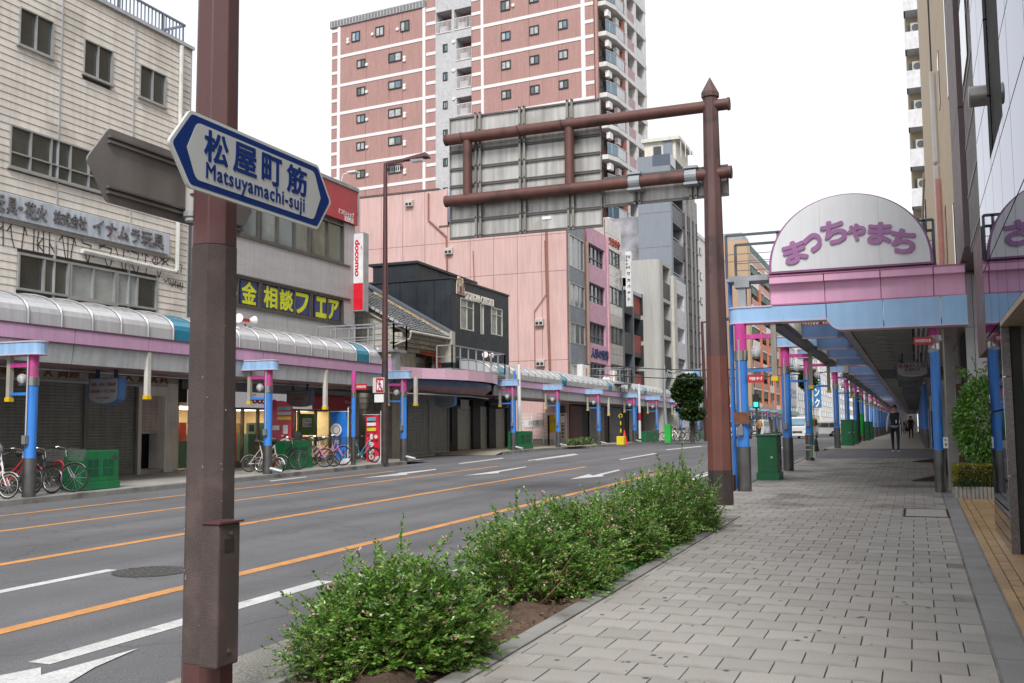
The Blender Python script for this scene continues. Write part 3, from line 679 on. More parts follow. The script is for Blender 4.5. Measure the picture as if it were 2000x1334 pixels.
rdl = mat('red_lettering', (.60, .005, .03), .4)
w_ = xb - xa
text_down('docomo', FB, xa + w_*.22, xa + w_*.66, FB.px(700, 469)[1], FB.px(700, 539)[1], rdl, ps, .035)
text_down('NTT', FB, xa + w_*.74, xa + w_*.88, FB.px(700, 481)[1], FB.px(700, 489)[1], rdl, ps)
mb = MB()
for z in (zb + .5, zt - .8): mb.box(-21.3, Yb + .12, z, xa, Yb + .2, z + .1)
mb.build('bracket', galv, ps)
FS = FX(-20.95); cream = mat('cream_interior', (.72, .60, .38), .7)
sx0, sx1 = P(372, 830, FS)[0], P(689, 830, FS)[0]
bz1, bz0 = P(600, 775, FS)[1], P(600, 799, FS)[1]
bw = P(605, 790, FS)[0]
mb = MB(); FS.box(mb, sx0, bw, bz0, bz1 + .05, -.15, .1); wb = mb.build('white_shop_band', mat('lit_sign_white', (.80, .79, .83), .3, coat=.4, emit=.12), b2)
mb = MB(); FS.box(mb, bw + .003, sx1, bz0, bz1 + .05, -.15, .1); rb2 = mb.build('red_shop_band', redm, b2)
text('docomo', FS, P(485, 785, FS, .11)[0], P(540, 785, FS, .11)[0], bz0 + .14, bz1 - .1, .11, rdl, wb, bold=.05)
text('NTT', FS, P(489, 775, FS, .11)[0], P(500, 775, FS, .11)[0], bz1 - .09, bz1 - .0, .11, whk := mat('black_lettering', (.03, .03, .03), .5), wb)
for s, a, q in (('ドコモショップ', 674, .3), ('松屋町店', 679, .1)): text(s, FS, P(a, 790, FS, .11)[0], P(687, 790, FS, .11)[0], bz0 + .05 + q - .1, bz0 + .18 + q - .1, .11, whl, rb2)
mb = MB(); FS.box(mb, sx0, sx1 + .1, bz1 + .08, 3.5, -.35, -.1); mb.build('dark_soffit_wall', mat('dark_ribbed_panel', (.17, .17, .17), .6), b2)
mb = MB(); FS.box(mb, P(640, 770, FS)[0], P(695, 770, FS)[0], bz1 + .1, bz1 + .45, -.1, .03); mb.build('grey_fascia_box', mat('aged_grey_panel', (.33, .32, .30), .6, streak=.2), b2)
gl0, gl1 = sx0, P(672, 840, FS)[0]; gzb = gz(28); gtop = bz0 - .08
MB().box(-21.3, sx0 - .2, gzb - .3, -24.6, sx1, gzb + .02).build('shop_floor', mat('shop_floor', (.35, .33, .30), .5), b2)
mb = MB(); mb.box(-24.5, sx0, gzb, -24.6, sx1 - .5, gtop + .1); mb.box(-21.4, sx0 - .05, gzb, -24.6, sx0, gtop + .1); mb.box(-21.4, sx1 - .5, gzb, -24.6, sx1 - .45, gtop + .1); mb.box(-21.35, sx0, gtop + .1, -24.6, sx1 - .4, gtop + .2); mb.build('room_walls', cream, b2)
mb = MB()
for y in np.linspace(sx0 + .8, sx1 - 1.3, 4): mb.box(-22, y - .5, gtop + .05, -23.8, y + .5, gtop + .09)
mb.build('ceiling_light_panel', mat('shop_ceiling_light', (1, .86, .62), .5, emit=3.4), b2)
mb = MB(); q = random.Random(5)
cls = [mat('display_white', (.6, .6, .58), .5), mat('display_teal', (.10, .22, .18), .5), mat('display_red', (.4, .05, .04), .5), mat('display_brown', (.20, .11, .05), .6)]
for k in range(34):
 y = q.uniform(sx0 + .3, sx1 - 1); x = -q.uniform(22, 24.3); h = q.choice((.5, .9, 1.1, 1.5)); mb.cur = k % 4
 mb.box(x, y, gzb + (0 if h > .8 else .9), x - q.uniform(.2, .6), y + q.uniform(.2, .9), gzb + h)
mb.build('display_shelves', cls, b2)
cuts = [395, 440, 457, 475, 503, 520, 541, 578, 583, 618, 648, 672]
glz = mat('clear_shop_glass', (.85, .88, .86), .02, var=.02, trans=1.0, spec=.6)
mb = MB(); FS.box(mb, gl0, sx1, gtop, bz0 - .005, -.1, .06)
xs = [gl0] + [P(c, 850, FS)[0] for c in (441, 458, 474, 504, 521, 576, 584, 617, 646)] + [gl1]
for u in xs: FS.box(mb, u - .035, u + .035, gzb, gtop, -.08, .03)
FS.box(mb, gl0, gl1, gzb, gzb + .22, -.08, .025); mb.build('shopfront_frame', brz, b2)
for a, b in zip(xs, xs[1:]):
 mb = MB(); FS.box(mb, a + .04, b - .04, gzb + .22, gtop, -.035, -.025); mb.build('shop_pane', glz, b2)
grn = mat('green_poster', (.07, .20, .03), .5, var=.2, vs=4)
mb = MB(); FS.box(mb, P(586, 850, FS)[0], P(615, 850, FS)[0], P(600, 850, FS)[1], P(600, 808, FS)[1], -.02, -.012); gp = mb.build('green_poster', grn, b2)
mb = MB(); FS.box(mb, P(591, 850, FS)[0], P(609, 850, FS)[0], P(600, 834, FS)[1], P(600, 817, FS)[1], -.011, -.006); mb.build('poster_label', whl, gp)
for s, ya, yb in (('フィルムム', 818, 825), ('スマホ割', 826, 833)): text(s, FS, P(592, 850, FS)[0], P(608, 850, FS)[0], P(600, yb, FS)[1], P(600, ya, FS)[1], -.004, whk, gp, bold=.01)
for a, b, t0, t1, c in ((442, 455, 805, 832, (.55, .45, .42)), (442, 455, 836, 858, (.35, .14, .15)), (442, 455, 859, 874, (.10, .11, .16)), (442, 455, 876, 893, (.5, .48, .46)), (585, 606, 853, 862, (.5, .45, .42)), (487, 497, 830, 843, (.16, .14, .12))):
 mb = MB(); FS.box(mb, P(a, 850, FS)[0], P(b, 850, FS)[0], P((a+b)/2, t1, FS)[1], P((a+b)/2, t0, FS)[1], -.02, -.012); mb.build('window_poster', mat('poster_%d_%d' % (a, t0), c, .5, var=.35, vs=7), b2)
text('980円', FS, P(590, 857, FS)[0], P(604, 857, FS)[0], P(600, 861, FS)[1], P(600, 854, FS)[1], -.01, rdl, b2, bold=.02)
mb = MB(); FS.box(mb, gl1 + .04, y2R, gzb, 3.3, -.2, -.02); mb.build('side_pier', tilem, b2)
MB().box(-33, y2R + .02, 0, -21.6, 36.15, 4.9).build('alley_wall', mat('pale_alley_wall', (.42, .40, .36), .7, streak=.3, dirt=((.16, .07, .03), .5, 1.2, .63)), b2)
# 3. the old tiled house
FH = FX(-20.3); YH0 = 36.2
hz = lambda px, py: onX(px, py, -20.3)
oh = thing('old_tiled_house', 'low cream plaster house with a grey tiled roof and red scalloped awning', 'house', (-20.3, 38, .5))
FHG = FY(YH0)
ex, ez = FHG.px(795, 645)               # eave corner
rx, rz = FHG.px(700, 590); sl_ = (rz - ez) / (ex - rx)
wallm = mat('cream_house_wall', (.46, .44, .38), .7, var=.1, streak=.25)
YH1 = FX(ex).px(879, 657)[0]
wx = ex - .75
RX = ex - 5.2; RZ = ez + sl_ * 5.2
body = MB().prism([(wx, YH0 + .12, 0), (wx, YH0 + .12, ez + .25), (RX, YH0 + .12, RZ - .3), (RX - 5, YH0 + .12, RZ - 3), (RX - 5, YH0 + .12, 0)], (0, YH1 - YH0 - .12, 0)); body.build('wall', wallm, oh)
mb = MB(); z = 1.0
while z < RZ - .5:
 xr = ex - max(0, (z - ez) / sl_) - .3 if z > ez else wx
 mb.box(min(xr, wx) - .02, YH0 + .10, z, RX, YH0 + .13, z + .014); z += .24
mb.build('board_joints', mat('board_joint_line', (.26, .25, .22), .8), oh)  # board joints as thin strips, darker than the cream wall
cm_ = mat('stained_cornice', (.48, .45, .37), .7, streak=.35)
for k in range(4):
 d = .15 + k * .16; MB().box(wx, YH0 + .3, ez - .78 + k * .18, wx + d, YH1 - .05, ez - .61 + k * .18).build('cornice', cm_, oh, bevel=.015)
MB().prism([(ex - .1, YH0, ez - .02), (ex + .05, YH0, ez - .15), (RX, YH0, RZ - .45), (RX, YH0, RZ - .18)], (0, .25, 0)).build('bargeboard', cm_, oh)
MB().box(wx - .1, YH0 + .05, ez - .45, wx + .5, YH0 + .35, ez - .05).build('eave_bracket', cm_, oh)
slope_n = Vector((sl_, 0, 1)).normalized(); slope_d = Vector((-1, 0, sl_)).normalized()
A = Vector((ex + .1, YH0 - .05, ez))
Lr = (Vector((RX, 0, RZ)) - Vector((ex, 0, ez))).length
roofm = mat('roof_tile_grey', (.12, .125, .13), .42, var=.4, vs=6, piece=.35, dirt=((.28, .28, .27), .6, 5, .55))
MB().prism([tuple(A - slope_n * .12), tuple(A), tuple(A + slope_d * Lr), tuple(A + slope_d * Lr - slope_n * .12)], (0, YH1 - YH0 + .2, 0)).build('roof', mat('roof_deck', (.05, .05, .05), .8), oh)
mb = MB(); tw, tl = .27, .26; nr = int(Lr / tl); ncn = int((YH1 - YH0 + .1) / tw)
for i in range(nr):
 for j in range(ncn):
  o_ = A + slope_d * (i * tl) + Vector((0, j * tw, 0)); up0 = slope_n * (.055 + rr.uniform(-.006, .006)); up1 = slope_n * .012
  e = slope_d * (tl + .03); pts = []
  for s in range(5):
   f = s / 4; hgt = .035 * math.sin(f * math.pi * 1.0) if f < .75 else -.0
   pts.append(Vector((0, tw * f, 0)) + slope_n * hgt)
  for p, q in zip(pts, pts[1:]): mb.face([o_ + up0 + p, o_ + up0 + q, o_ + up1 + q + e, o_ + up1 + p + e])
  mb.face([o_ + pts[0], o_ + pts[4], o_ + up0 + pts[4], o_ + up0 + pts[2], o_ + up0 + pts[0]])
t_ = mb.build('roof_tiles', roofm, oh); t_['kind'] = 'stuff'
mb = MB()
for i in range(nr):      # verge tiles with white mortar at the near edge
 o_ = A + slope_d * (i * tl) + Vector((0, -.04, 0)) + slope_n * .05; mb.bar(o_, o_ + slope_d * (tl * .8), .11, .09, up=slope_n)
mb.build('verge_tiles', mat('pale_verge', (.42, .42, .42), .6), oh)
R0 = A + slope_d * Lr
MB().cyl(R0 + slope_n * .12, R0 + Vector((0, YH1 - YH0, 0)) + slope_n * .12, .13, n=10).build('ridge', roofm, oh)
mb = MB(); mb.tube([(ex + .16, YH0, ez - .06), (ex + .16, YH1, ez - .06)], .06, 8); mb.tube([(ex + .16, YH0 + .05, ez - .1), (ex + .1, YH0 + .05, ez - .35), (wx - .2, YH0 - .02, ez - .7), (wx - .25, YH0 - .02, ez - 2.6)], .04, 6); mb.build('gutter', mat('cream_gutter', (.55, .53, .47), .5, streak=.2), oh)
B0 = Vector((ex + .15, YH1 - .15, ez + .25));
MB().bar(B0, B0 + slope_d * 5.0, .45, .10, up=slope_n).build('flashing', mat('blue_grey_flashing', (.15, .175, .21), .4, .3), oh)
MB().bar(B0 - slope_n * .14 + Vector((0, -.12, 0)), B0 + slope_d * 4.4 - slope_n * .14 + Vector((0, -.12, 0)), .14, .18, up=slope_n).build('mortar_band', mat('mortar_tan', (.42, .34, .22), .8, var=.25, vs=5), oh)
MB().box(wx, YH1 - .35, ez - 1.1, ex + .25, YH1 + .02, ez + .28).build('end_pier', wallm, oh)
FHW = FX(wx)
mb = MB(); FHW.box(mb, FHW.px(812, 700)[0], FHW.px(848, 700)[0], 4.1, FHW.px(830, 690)[1], -.2, .02); mb.build('upper_opening', glassd, oh)
awn = mat('red_scallop_awning', (.55, .07, .03), .6)
mb = MB(); a0, az = FHW.px(813, 684); a1 = FHW.px(852, 700)[0]; n = 11
for k in range(n):
 u0_, u1_ = a0 + (a1 - a0) * k / n, a0 + (a1 - a0) * (k + 1) / n; um = (u0_ + u1_) / 2
 mb.face([FHW.p(u0_, az, .02), FHW.p(um, az + .03, .02), FHW.p(um, az - .22, .5), FHW.p(u0_, az - .26, .5)]); mb.face([FHW.p(um, az + .03, .02), FHW.p(u1_, az, .02), FHW.p(u1_, az - .26, .5), FHW.p(um, az - .22, .5)])
mb.build('awning', awn, oh)
mb = MB(); q0 = FHW.px(840, 700)[0]
for k in range(7): mb.cyl(FHW.p(q0 + k*.09, az - .25, .25 + .03*(k % 2)), FHW.p(q0 + .03 + k*.07, az - .85, .27), .06, .05, 6)
mb.build('furled_awning_cloth', awn, oh)
FSH = FX(wx + .04)
sz1 = FSH.px(840, 783)[1]; gs = mat('mid_grey_shutter', (.32, .33, .315), .45, .35, var=.08, streak=.2)
pa, pb, pc = [FSH.px(q, 830)[0] for q in (797, 837, 874)]
shutter(FSH, pa, pb - .04, gz(39), sz1, oh, gs); shutter(FSH, pb + .04, pc, gz(40), sz1, oh, gs)
mb = MB(); FSH.box(mb, pb - .04, pb + .04, gz(39), sz1, -.05, .04); FSH.box(mb, pc, pc + .1, gz(39), sz1 + .1, -.05, .05); FSH.box(mb, pa, pc, sz1, sz1 + .5, -.1, -.02); mb.build('shutter_frame', mat('shutter_frame_grey', (.26, .26, .24), .5, .2), oh)
# 4. the black clad building
FBk = FX(-20.0)
ykL, zkL = FBk.px(882, 544); ykR, zkR = FBk.px(993, 580)
blkm = mat('black_metal_cladding', (.028, .034, .042), .45, .2, var=.12, streak=.12, vs=1.2)
bk = thing('black_building', 'narrow charcoal metal clad building with cream lettering and three shuttered bays', 'building', (-20, 44, .5))
zk = zkL; gzk = gz(44)
FBs = FY(ykL)
xs_ = FBs.px(810, 560)[0]; xs2 = FBs.px(715, 560)[0]
wA = [(*sorted((FBk.px(899, 600)[0], FBk.px(925, 600)[0])), FBk.px(912, 645)[1], FBk.px(900, 581)[1]), (FBk.px(959, 620)[0], FBk.px(981, 620)[0], FBk.px(970, 655)[1], FBk.px(960, 599)[1]),
      (FBk.px(938.5, 620)[0], FBk.px(944.5, 620)[0], FBk.px(942, 653)[1], FBk.px(940, 593)[1])]
wA += [(a, b, c - 3.05, d_ - 3.05) for a, b, c, d_ in wA]
mb = MB(); holes_wall(mb, FBk, ykL, ykR, 3.0, zk, wA, depth=.14); mb.build('front_wall', blkm, bk)
MB().box(-20.16, ykL + .01, 3.0, -20.2, ykR, zk - .1).build('inner_lining', dkgrey, bk)
us_ = np.linspace(-31, -20, 13)
for a, b in zip(us_, us_[1:]):
 MB().box(a + .005, ykL - .005 + .005, 1, b - .005, ykL + .12, zk - .02).build('side_panel', mat('side_cladding_panel', (.036, .044, .054), .42, .25, var=.18, streak=.25, vs=.9), bk)
mb = MB()
for a in us_: mb.box(a - .012, ykL - .035, 1, a + .012, ykL, zk)
mb.build('standing_seam', blkm, bk)
MB().box(-31, ykL + .12, .5, -20.22, ykR, zk - .1).build('core', dkgrey, bk)
mb = MB(); mb.box(-31, ykL - .05, zk - .0, -19.95, ykR + .04, zk + .09); mb.build('parapet_cap', mat('cap_metal', (.045, .05, .058), .4, .4), bk)
tx1 = FBs.px(810, 520)[0]; tz = FBs.px(760, 517)[1]
MB().box(tx1 - 2.4, ykL + .2, zk + .09, tx1, ykR - .5, tz).build('roof_box', blkm, bk)
MB().prism([(tx1 - 2.6, ykL + .1, tz), (tx1 + .1, ykL + .1, tz), (tx1 + .1, ykL + .1, tz + .12), (tx1 - 2.6, ykL + .1, tz + .12)], (0, ykR - ykL, -.1)).build('roof_box_cap', blkm, bk)
fwm = mat('cream_window_frame', (.50, .49, .45), .5)
for i, (a, b, c, d_) in enumerate(wA): window(FBk, a, b, c, d_, bk, 2 if i % 3 != 2 else 1, rows=(.74,) if i % 3 != 2 else (), fm=fwm, t=.055, inset=.04, proud=.02, panes=[blind, glassg])
crl = mat('cream_raised_letter', (.68, .66, .60), .5)
ta, tz0 = FBk.px(909, 576, .03); tb = FBk.px(964, 590, .03)[0]; tzt = FBk.px(909, 569.5, .03)[1]
text('STORIGAN-CHIKOKU', FBk, ta, tb, tzt - .36, tzt, .03, crl, bk, ext=.02, bold=.03)
la, lz1 = FBk.px(891, 556, .03); lb, lz0 = FBk.px(907, 576, .03)
mb = MB(); lw = lb - la; lc = (la + lb)/2; lh = lw * .95; lzb = FBk.px(891, 573, .03)[1]
mb.prism([FBk.p(la + lw * a, lzb + lh * b, .02) for a, b in ((0, 0), (0, .35), (.05, .7), (.22, .98), (.42, 1.0), (.6, .75), (.68, .9), (.82, .92), (.9, .6), (1, .3), (1, 0))], (.03, 0, 0)); em = mb.build('emblem_plate', mat('emblem_cream', (.68, .60, .55), .5), bk)
for r_, c in ((.34, (.55, .12, .03)), (.28, (.6, .45, .05)), (.22, (.10, .42, .40)), (.15, (.6, .58, .55))):
 mb = MB(); q = [(lc - lw*.1 + lw*r_*math.cos(a), lzb + lh*.45 + lh*r_*1.25*math.sin(a)) for a in np.linspace(0, math.pi, 12)]; k_ = .052 + (.34 - r_) * .03
 mb.prism([FBk.p(u, z_, k_) for u, z_ in q], (.004, 0, 0)); mb.build('rainbow_band', mat('rainbow_%d' % int(r_*100), c, .5), em)
mb = MB();
for a, b, c, e in ((.12, .2, .1, .55), (.8, .9, .1, .7), (.12, .95, .04, .1), (.35, .7, .12, .45)): FBk.box(mb, la + lw*a, la + lw*b, lzb + lh*c, lzb + lh*e, .05, .058)
mb.build('emblem_house', mat('emblem_brown', (.20, .08, .07), .5), em)
pierm = mat('black_pier', (.014, .014, .016), .5)
mb = MB(); FBk.box(mb, ykL - .4, ykR + .1, gz(43) + 2.95, 3.75, -.5, -.05); mb.build('black_fascia', pierm, bk)
FK2 = FX(-20.05)
bays = [(893, 923.5), (938, 955), (968, 990)]; pz = FK2.px(910, 792)[1]
prev = FK2.px(879, 830)[0]
lgs = mat('light_grey_shutter', (.48, .49, .48), .4, .4, var=.06, streak=.12)
for a, b in bays:
 ua, ub = FK2.px(a, 830)[0], FK2.px(b, 830)[0]; shutter(FK2, ua, ub, gz(45), pz, bk, lgs, d=-.12)
 mb = MB(); FK2.box(mb, prev, ua, gz(45) - .1, 3.6, -.3, .02); mb.build('black_pier', pierm, bk); prev = ub
mb = MB(); FK2.box(mb, prev, ykR + .3, gz(45) - .1, 3.6, -.3, .02); mb.build('black_pier', pierm, bk)
nb_ = thing('hanging_notice', 'wrinkled grey plastic notice sheet hanging on the black shopfront', 'notice', FK2.p(FK2.px(900, 790)[0], 2.6))
mb = MB(); FK2.box(mb, FK2.px(898, 790)[0], FK2.px(914, 790)[0], FK2.px(905, 799)[1], FK2.px(905, 777)[1], .03, .05); mb.build('sheet', mat('plastic_sheet', (.42, .42, .42), .4, bump=.6, bs=8), nb_)
# 5. the big pink warehouse wall
YP = 58.8; FP = FY(YP); FPx = FX(-20.0)
pinkw = mat('salmon_wall_panel', (.60, .40, .375), .65, var=.04, vs=.5, streak=.09, piece=.02, dirt=((.50, .30, .27), .4, .45, .62))
pk = thing('pink_warehouse', 'huge blank salmon pink panelled wall of a warehouse with rust brown conduits', 'building', (-26, YP, .6))
xl = FP.px(703, 500)[0]; xr_ = -20.0; zp1 = FP.px(1040, 460)[1]; zp1 = max(zp1, 15.0)
zpT = FP.px(855, 371)[1]; xstep = FP.px(856, 400)[0]
MB().box(xl, YP + .14, -.5, xr_ - .6, YP + 12, zp1 - .1).build('core', pinkw, pk); MB().box(xl, YP + .14, zp1 - .1, xstep, YP + 11, zpT - .1).build('core_upper', pinkw, pk)
cwid = abs(FP.px(765, 500)[0] - FP.px(725, 500)[0]) ; rows = [.3, FP.px(1000, 706)[1], FP.px(1000, 535)[1], FP.px(800, 481)[1], zpT]
rows = sorted(rows); ncol = int((xr_ - xl) / (cwid * .98)); cw = (xr_ - xl) / ncol
for i in range(ncol):
 a, b = xl + cw * i + .014, xl + cw * (i + 1) - .014
 for c, e in zip(rows, rows[1:]):
  if b > xstep + cw: e = min(e, zp1)
  if e - c < .3: continue
  MB().box(a, YP, c + .012, b, YP + .13, e - .012).build('wall_panel', pinkw, pk)
  if e >= zp1 and b > xstep + cw: break
capm = mat('parapet_dark_trim', (.10, .075, .075), .5)
mb = MB(); mb.box(xl - .05, YP - .04, zpT, xstep + .05, YP + 11, zpT + .12); mb.box(xstep + .06, YP - .04, zp1, xr_, YP + 4, zp1 + .1); mb.build('parapet_trim', capm, pk)
MB().box(xstep + .02, YP + 1, zpT - 2.0, xstep + 4.2, YP + 9, zpT + .3).build('roof_hut', mat('pale_blue_hut', (.45, .50, .60), .6), pk)
hx0 = FP.px(862, 430)[0]
window(Fr((0, YP + .98), 0), FP.px(862, 420)[0] + .3, FP.px(870, 420)[0] + .3, FP.px(865, 420)[1], FP.px(865, 397)[1], pk, 2, fm=alu, gm=glassd)
cdm = mat('rust_brown_conduit', (.27, .115, .09), .6)
def cond(pp, r=.06):
 MB().tube([FP.p(*FP.px(a, b), .1) for a, b in pp], r, 6).build('conduit', cdm, pk)
cond([(838, 378), (838, 430), (873, 462), (875, 560)]); cond([(1068, 448), (1071, 590), (1075, 722)], .08); cond([(925, 490), (927, 545), (928, 560)], .03); cond([(1065, 470), (1068, 575), (1045, 608), (1046, 730)], .03)
for px_, py_ in ((878, 491), (1055, 630), (1057, 709), (801, 398)):
 u, z = FP.px(px_, py_); q = thing('vent_hood', {878: 'cream twin vent hood high above the charcoal roof box', 1055: 'upper cream vent hood beside brown conduit on pink wall', 1057: 'lower cream vent hood on pink wall just above arcade roof', 801: 'small square grey vent plate near the top of pink wall'}[px_], 'vent', FP.p(u, z), 'vents on the pink wall')
 mb = MB(); FP.box(mb, u - .28, u + .28, z - .22, z + .22, 0, .25); mb.build('hood', mat('vent_cream', (.50, .48, .43), .6), q, bevel=.03); mb = MB()
 for s in (-.13, .13): FP.box(mb, u + s - .09, u + s + .09, z - .14, z + .02, .25, .27)
 mb.build('grille', black, q)
def strip(px0, px1, ztop, name, label, m_, depth=12, cat='building', z0=-.5):
 a, b = FPx.px(px0, 600)[0], FPx.px(px1, 600)[0]
 t_ = thing(name, label, cat, (-20, (a + b) / 2, .6)); return t_, a, b
greyp = mat('blue_grey_spandrel', (.20, .225, .26), .5, streak=.1, piece=.04)
c0, c1 = FPx.px(1112, 600)[0], FPx.px(1141, 600)[0]
MB().box(-20.05, YP + .14, -.5, -24, FPx.px(1147, 600)[0], zp1).build('street_wall', mat('brownish_pink_trim', (.38, .215, .185), .6, streak=.2), pk)
zr_ = []
wz = [(458, 526), (549, 601), (625, 673), (706, 760)]
for (t, b) in wz:
 zt_, zb_ = FPx.px(1126, t + 6)[1], FPx.px(1126, b)[1]; zr_.append((zb_, zt_))
 window(FPx, c0, c1, zb_, zt_, pk, 3, fm=alu, t=.08, inset=.02, proud=.06, panes=[blind, glassg, glassd])
ends = [3.0] + [q for p in sorted(zr_) for q in p] + [zp1 - .1]
for c, e in zip(ends[::2], ends[1::2]):
 for k in range(5):
  a = c0 + (c1 - c0) * k / 5; mb = MB(); FPx.box(mb, a + .01, a + (c1 - c0) / 5 - .01, c + .02, e - .02, -.05, .05); mb.build('spandrel_panel', greyp, pk)
MB().tube([FPx.p(FPx.px(1144, 600)[0], 3.5, .15), FPx.p(FPx.px(1144, 600)[0], zp1 - 1, .15)], .12, 8).build('downpipe', mat('taupe_pipe', (.30, .21, .18), .6), pk)
mv, ma, mb_ = strip(1147, 1188, 0, 'mauve_doll_shop', 'mauve pink shop building with dark brush lettering between wide windows', None)
zmv = FPx.px(1188, 465)[1]; mvm = mat('mauve_cladding', (.56, .32, .42), .55, streak=.06)
hm = []
w0_, w1_ = FPx.px(1150, 600)[0], FPx.px(1181, 600)[0]
for t, b in ((483, 522), (557, 594), (632, 673), (709, 745)): hm.append((w0_, w1_, FPx.px(1166, b)[1], FPx.px(1166, t)[1]))
mb = MB(); holes_wall(mb, FPx, ma, mb_, 3.3, zmv, hm, d=.05, depth=.3); mb.build('front_wall', mvm, mv)
MB().box(-20.3, ma, -.5, -30, mb_ - .02, zmv - .1).build('core', mvm, mv)
for h in hm: window(FPx, *h, mv, 4, rows=(.36,), fm=mat('slate_frame', (.10, .12, .15), .4), gm=glassd, t=.08, inset=.2, proud=-.1)
mb = MB(); FPx.box(mb, mb_ - .35, mb_, 3.3, zmv, .05, .12); mb.build('edge_strip', mat('bright_pink_edge', (.66, .36, .40), .5), mv)
navy = mat('navy_lettering', (.02, .035, .12), .5)
text('人形の秀芳', FPx, FPx.px(1153, 690)[0], FPx.px(1186, 690)[0], FPx.px(1170, 701)[1], FPx.px(1170, 683)[1], .08, navy, mv, ext=.03, bold=.02)
mr, ra, rb_ = strip(1188, 1215, 0, 'stone_clad_office', 'narrow pale stone clad office with polished panels and red characters near its top', None)
zmr = FPx.px(1215, 485)[1] + 1.6; mrm = mat('polished_pale_stone', (.42, .39, .355), .22, var=.12, vs=2, streak=.06, coat=.5, piece=.05)
MB().box(-20.2, ra, -.5, -30, rb_, zmr - .05).build('core', mrm, mr)
hr = []
for t, b in ((492, 521), (562, 596), (638, 672), (712, 750)): hr.append((FPx.px(1189, t)[0], FPx.px(1210, t)[0], FPx.px(1200, b)[1], FPx.px(1200, t)[1]))
zz = sorted([3.3, zmr] + [q for h in hr for q in h[2:]])
for c, e in zip(zz[::2], zz[1::2]):
 for k in range(3):
  n2 = 2 if e - c > 1.2 else 1
  for j in range(n2):
   mb = MB(); FPx.box(mb, ra + (rb_-ra)*k/3 + .012, ra + (rb_-ra)*(k+1)/3 - .012, c + (e-c)*j/n2 + .01, c + (e-c)*(j+1)/n2 - .01, -.15, .02); mb.build('stone_panel', mrm, mr)
for h in hr: window(FPx, h[0] + .05, rb_ - .5, h[2], h[3], mr, 3, fm=mat('dark_bronze', (.06, .055, .05), .4, .3), gm=glassg, t=.08, inset=.05)
text('ツカサや', FPx, FPx.px(1184.5, 470)[0] + .6, FPx.px(1209, 480)[0], FPx.px(1197, 482)[1], FPx.px(1197, 467)[1], .06, mat('rusty_red_letter', (.35, .05, .03), .5), mr, ext=.04, bold=.03)
bs = thing('white_blade_sign', 'white vertical blade sign with navy characters between pale stone office and balconies', 'sign', (-19.4, FPx.px(1216, 550)[0], 10))
Yq = FPx.px(1216, 550)[0]; FQ = FY(Yq); qa, qt = FQ.px(1216, 492); qb, qz = FQ.px(1232.5, 598)
qa = -19.75; qb = FQ.px(1233.5, 600)[0]
MB().box(qa, Yq, qz, qb, Yq + .5, qt).build('case', mat('sign_white', (.72, .72, .72), .4), bs)
w_ = qb - qa; zch = np.linspace(FQ.px(1225, 529)[1], qz + .3, 6)
for k, s in enumerate('ワカバヤシ'): text(s, FQ, qa + w_*.3, qa + w_*.82, zch[k+1] + .15, zch[k] - .12, .02, navy, bs, bold=.04)
z4 = np.linspace(qt - .3, FQ.px(1225, 527)[1], 5)
for k, s in enumerate('百元成物'): text(s, FQ, qa + w_*.08, qa + w_*.42, z4[k+1] + .08, z4[k], .02, whk, bs, bold=.01)
for k, s in ((0, '造'), (3, '花')): text(s, FQ, qa + w_*.55, qa + w_*.88, z4[k+1] + .08, z4[k], .02, whk, bs, bold=.01)
mb = MB(); mb.box(-20.05, Yq + .15, qz + 1.3, qa, Yq + .35, qz + 2.2); mb.box(-20.05, Yq + .15, qt - 2.6, qa, Yq + .35, qt - 1.8); mb.build('bracket', white, bs)
dr, da, db = strip(1216, 1251, 0, 'dark_red_tiled_flats', 'low charcoal and brick red tiled flats tucked under the white blade sign', None)
zd = FPx.px(1216, 560)[1];
dkt = mat('charcoal_tile_wall', (.065, .068, .062), .6, var=.15); rdt = mat('brick_red_tile', (.27, .055, .045), .6, var=.12)
MB().box(-21.4, da, -.5, -30, db, zd - .3).build('core', mat('dark_red_core', (.08, .025, .022), .7), dr)
mid = FPx.px(1236, 650)[0]; mb = MB(); FPx.box(mb, da, da + .25, 0, zd, -1.5, .05); FPx.box(mb, mid - .12, mid + .12, 0, zd, -1.4, .08); mb.build('metal_fin', mat('slate_fin', (.13, .15, .18), .4, .3), dr)
FPx.box(mb2 := MB(), da, db, zd - .25, zd, -1.5, .15); mb2.build('roof_edge', mat('roof_edge_blue', (.35, .42, .52), .4), dr)
zf_ = zd - .3; k = 0
while zf_ > 2.5:
 mb = MB(); FPx.box(mb, da + .25, mid - .13, zf_ - 1.6, zf_, -1.2, 0); mb.build('balcony_front', dkt, dr)
 mb = MB(); FPx.box(mb, mid + .13, db, zf_ - 1.35, zf_, -.2, 0); mb.build('balcony_front', rdt, dr)
 mb = MB(); FPx.box(mb, mid + .13, db, zf_ - 1.7, zf_ - 1.36, -1.4, .0); mb.build('slab', dkt, dr)
 mb = MB(); FPx.box(mb, da + .5, mid - .5, zf_ - 2.9, zf_ - 1.7, -1.15, -1.0); mb.build('recess_wall', rdt, dr)
 zf_ -= 3.05
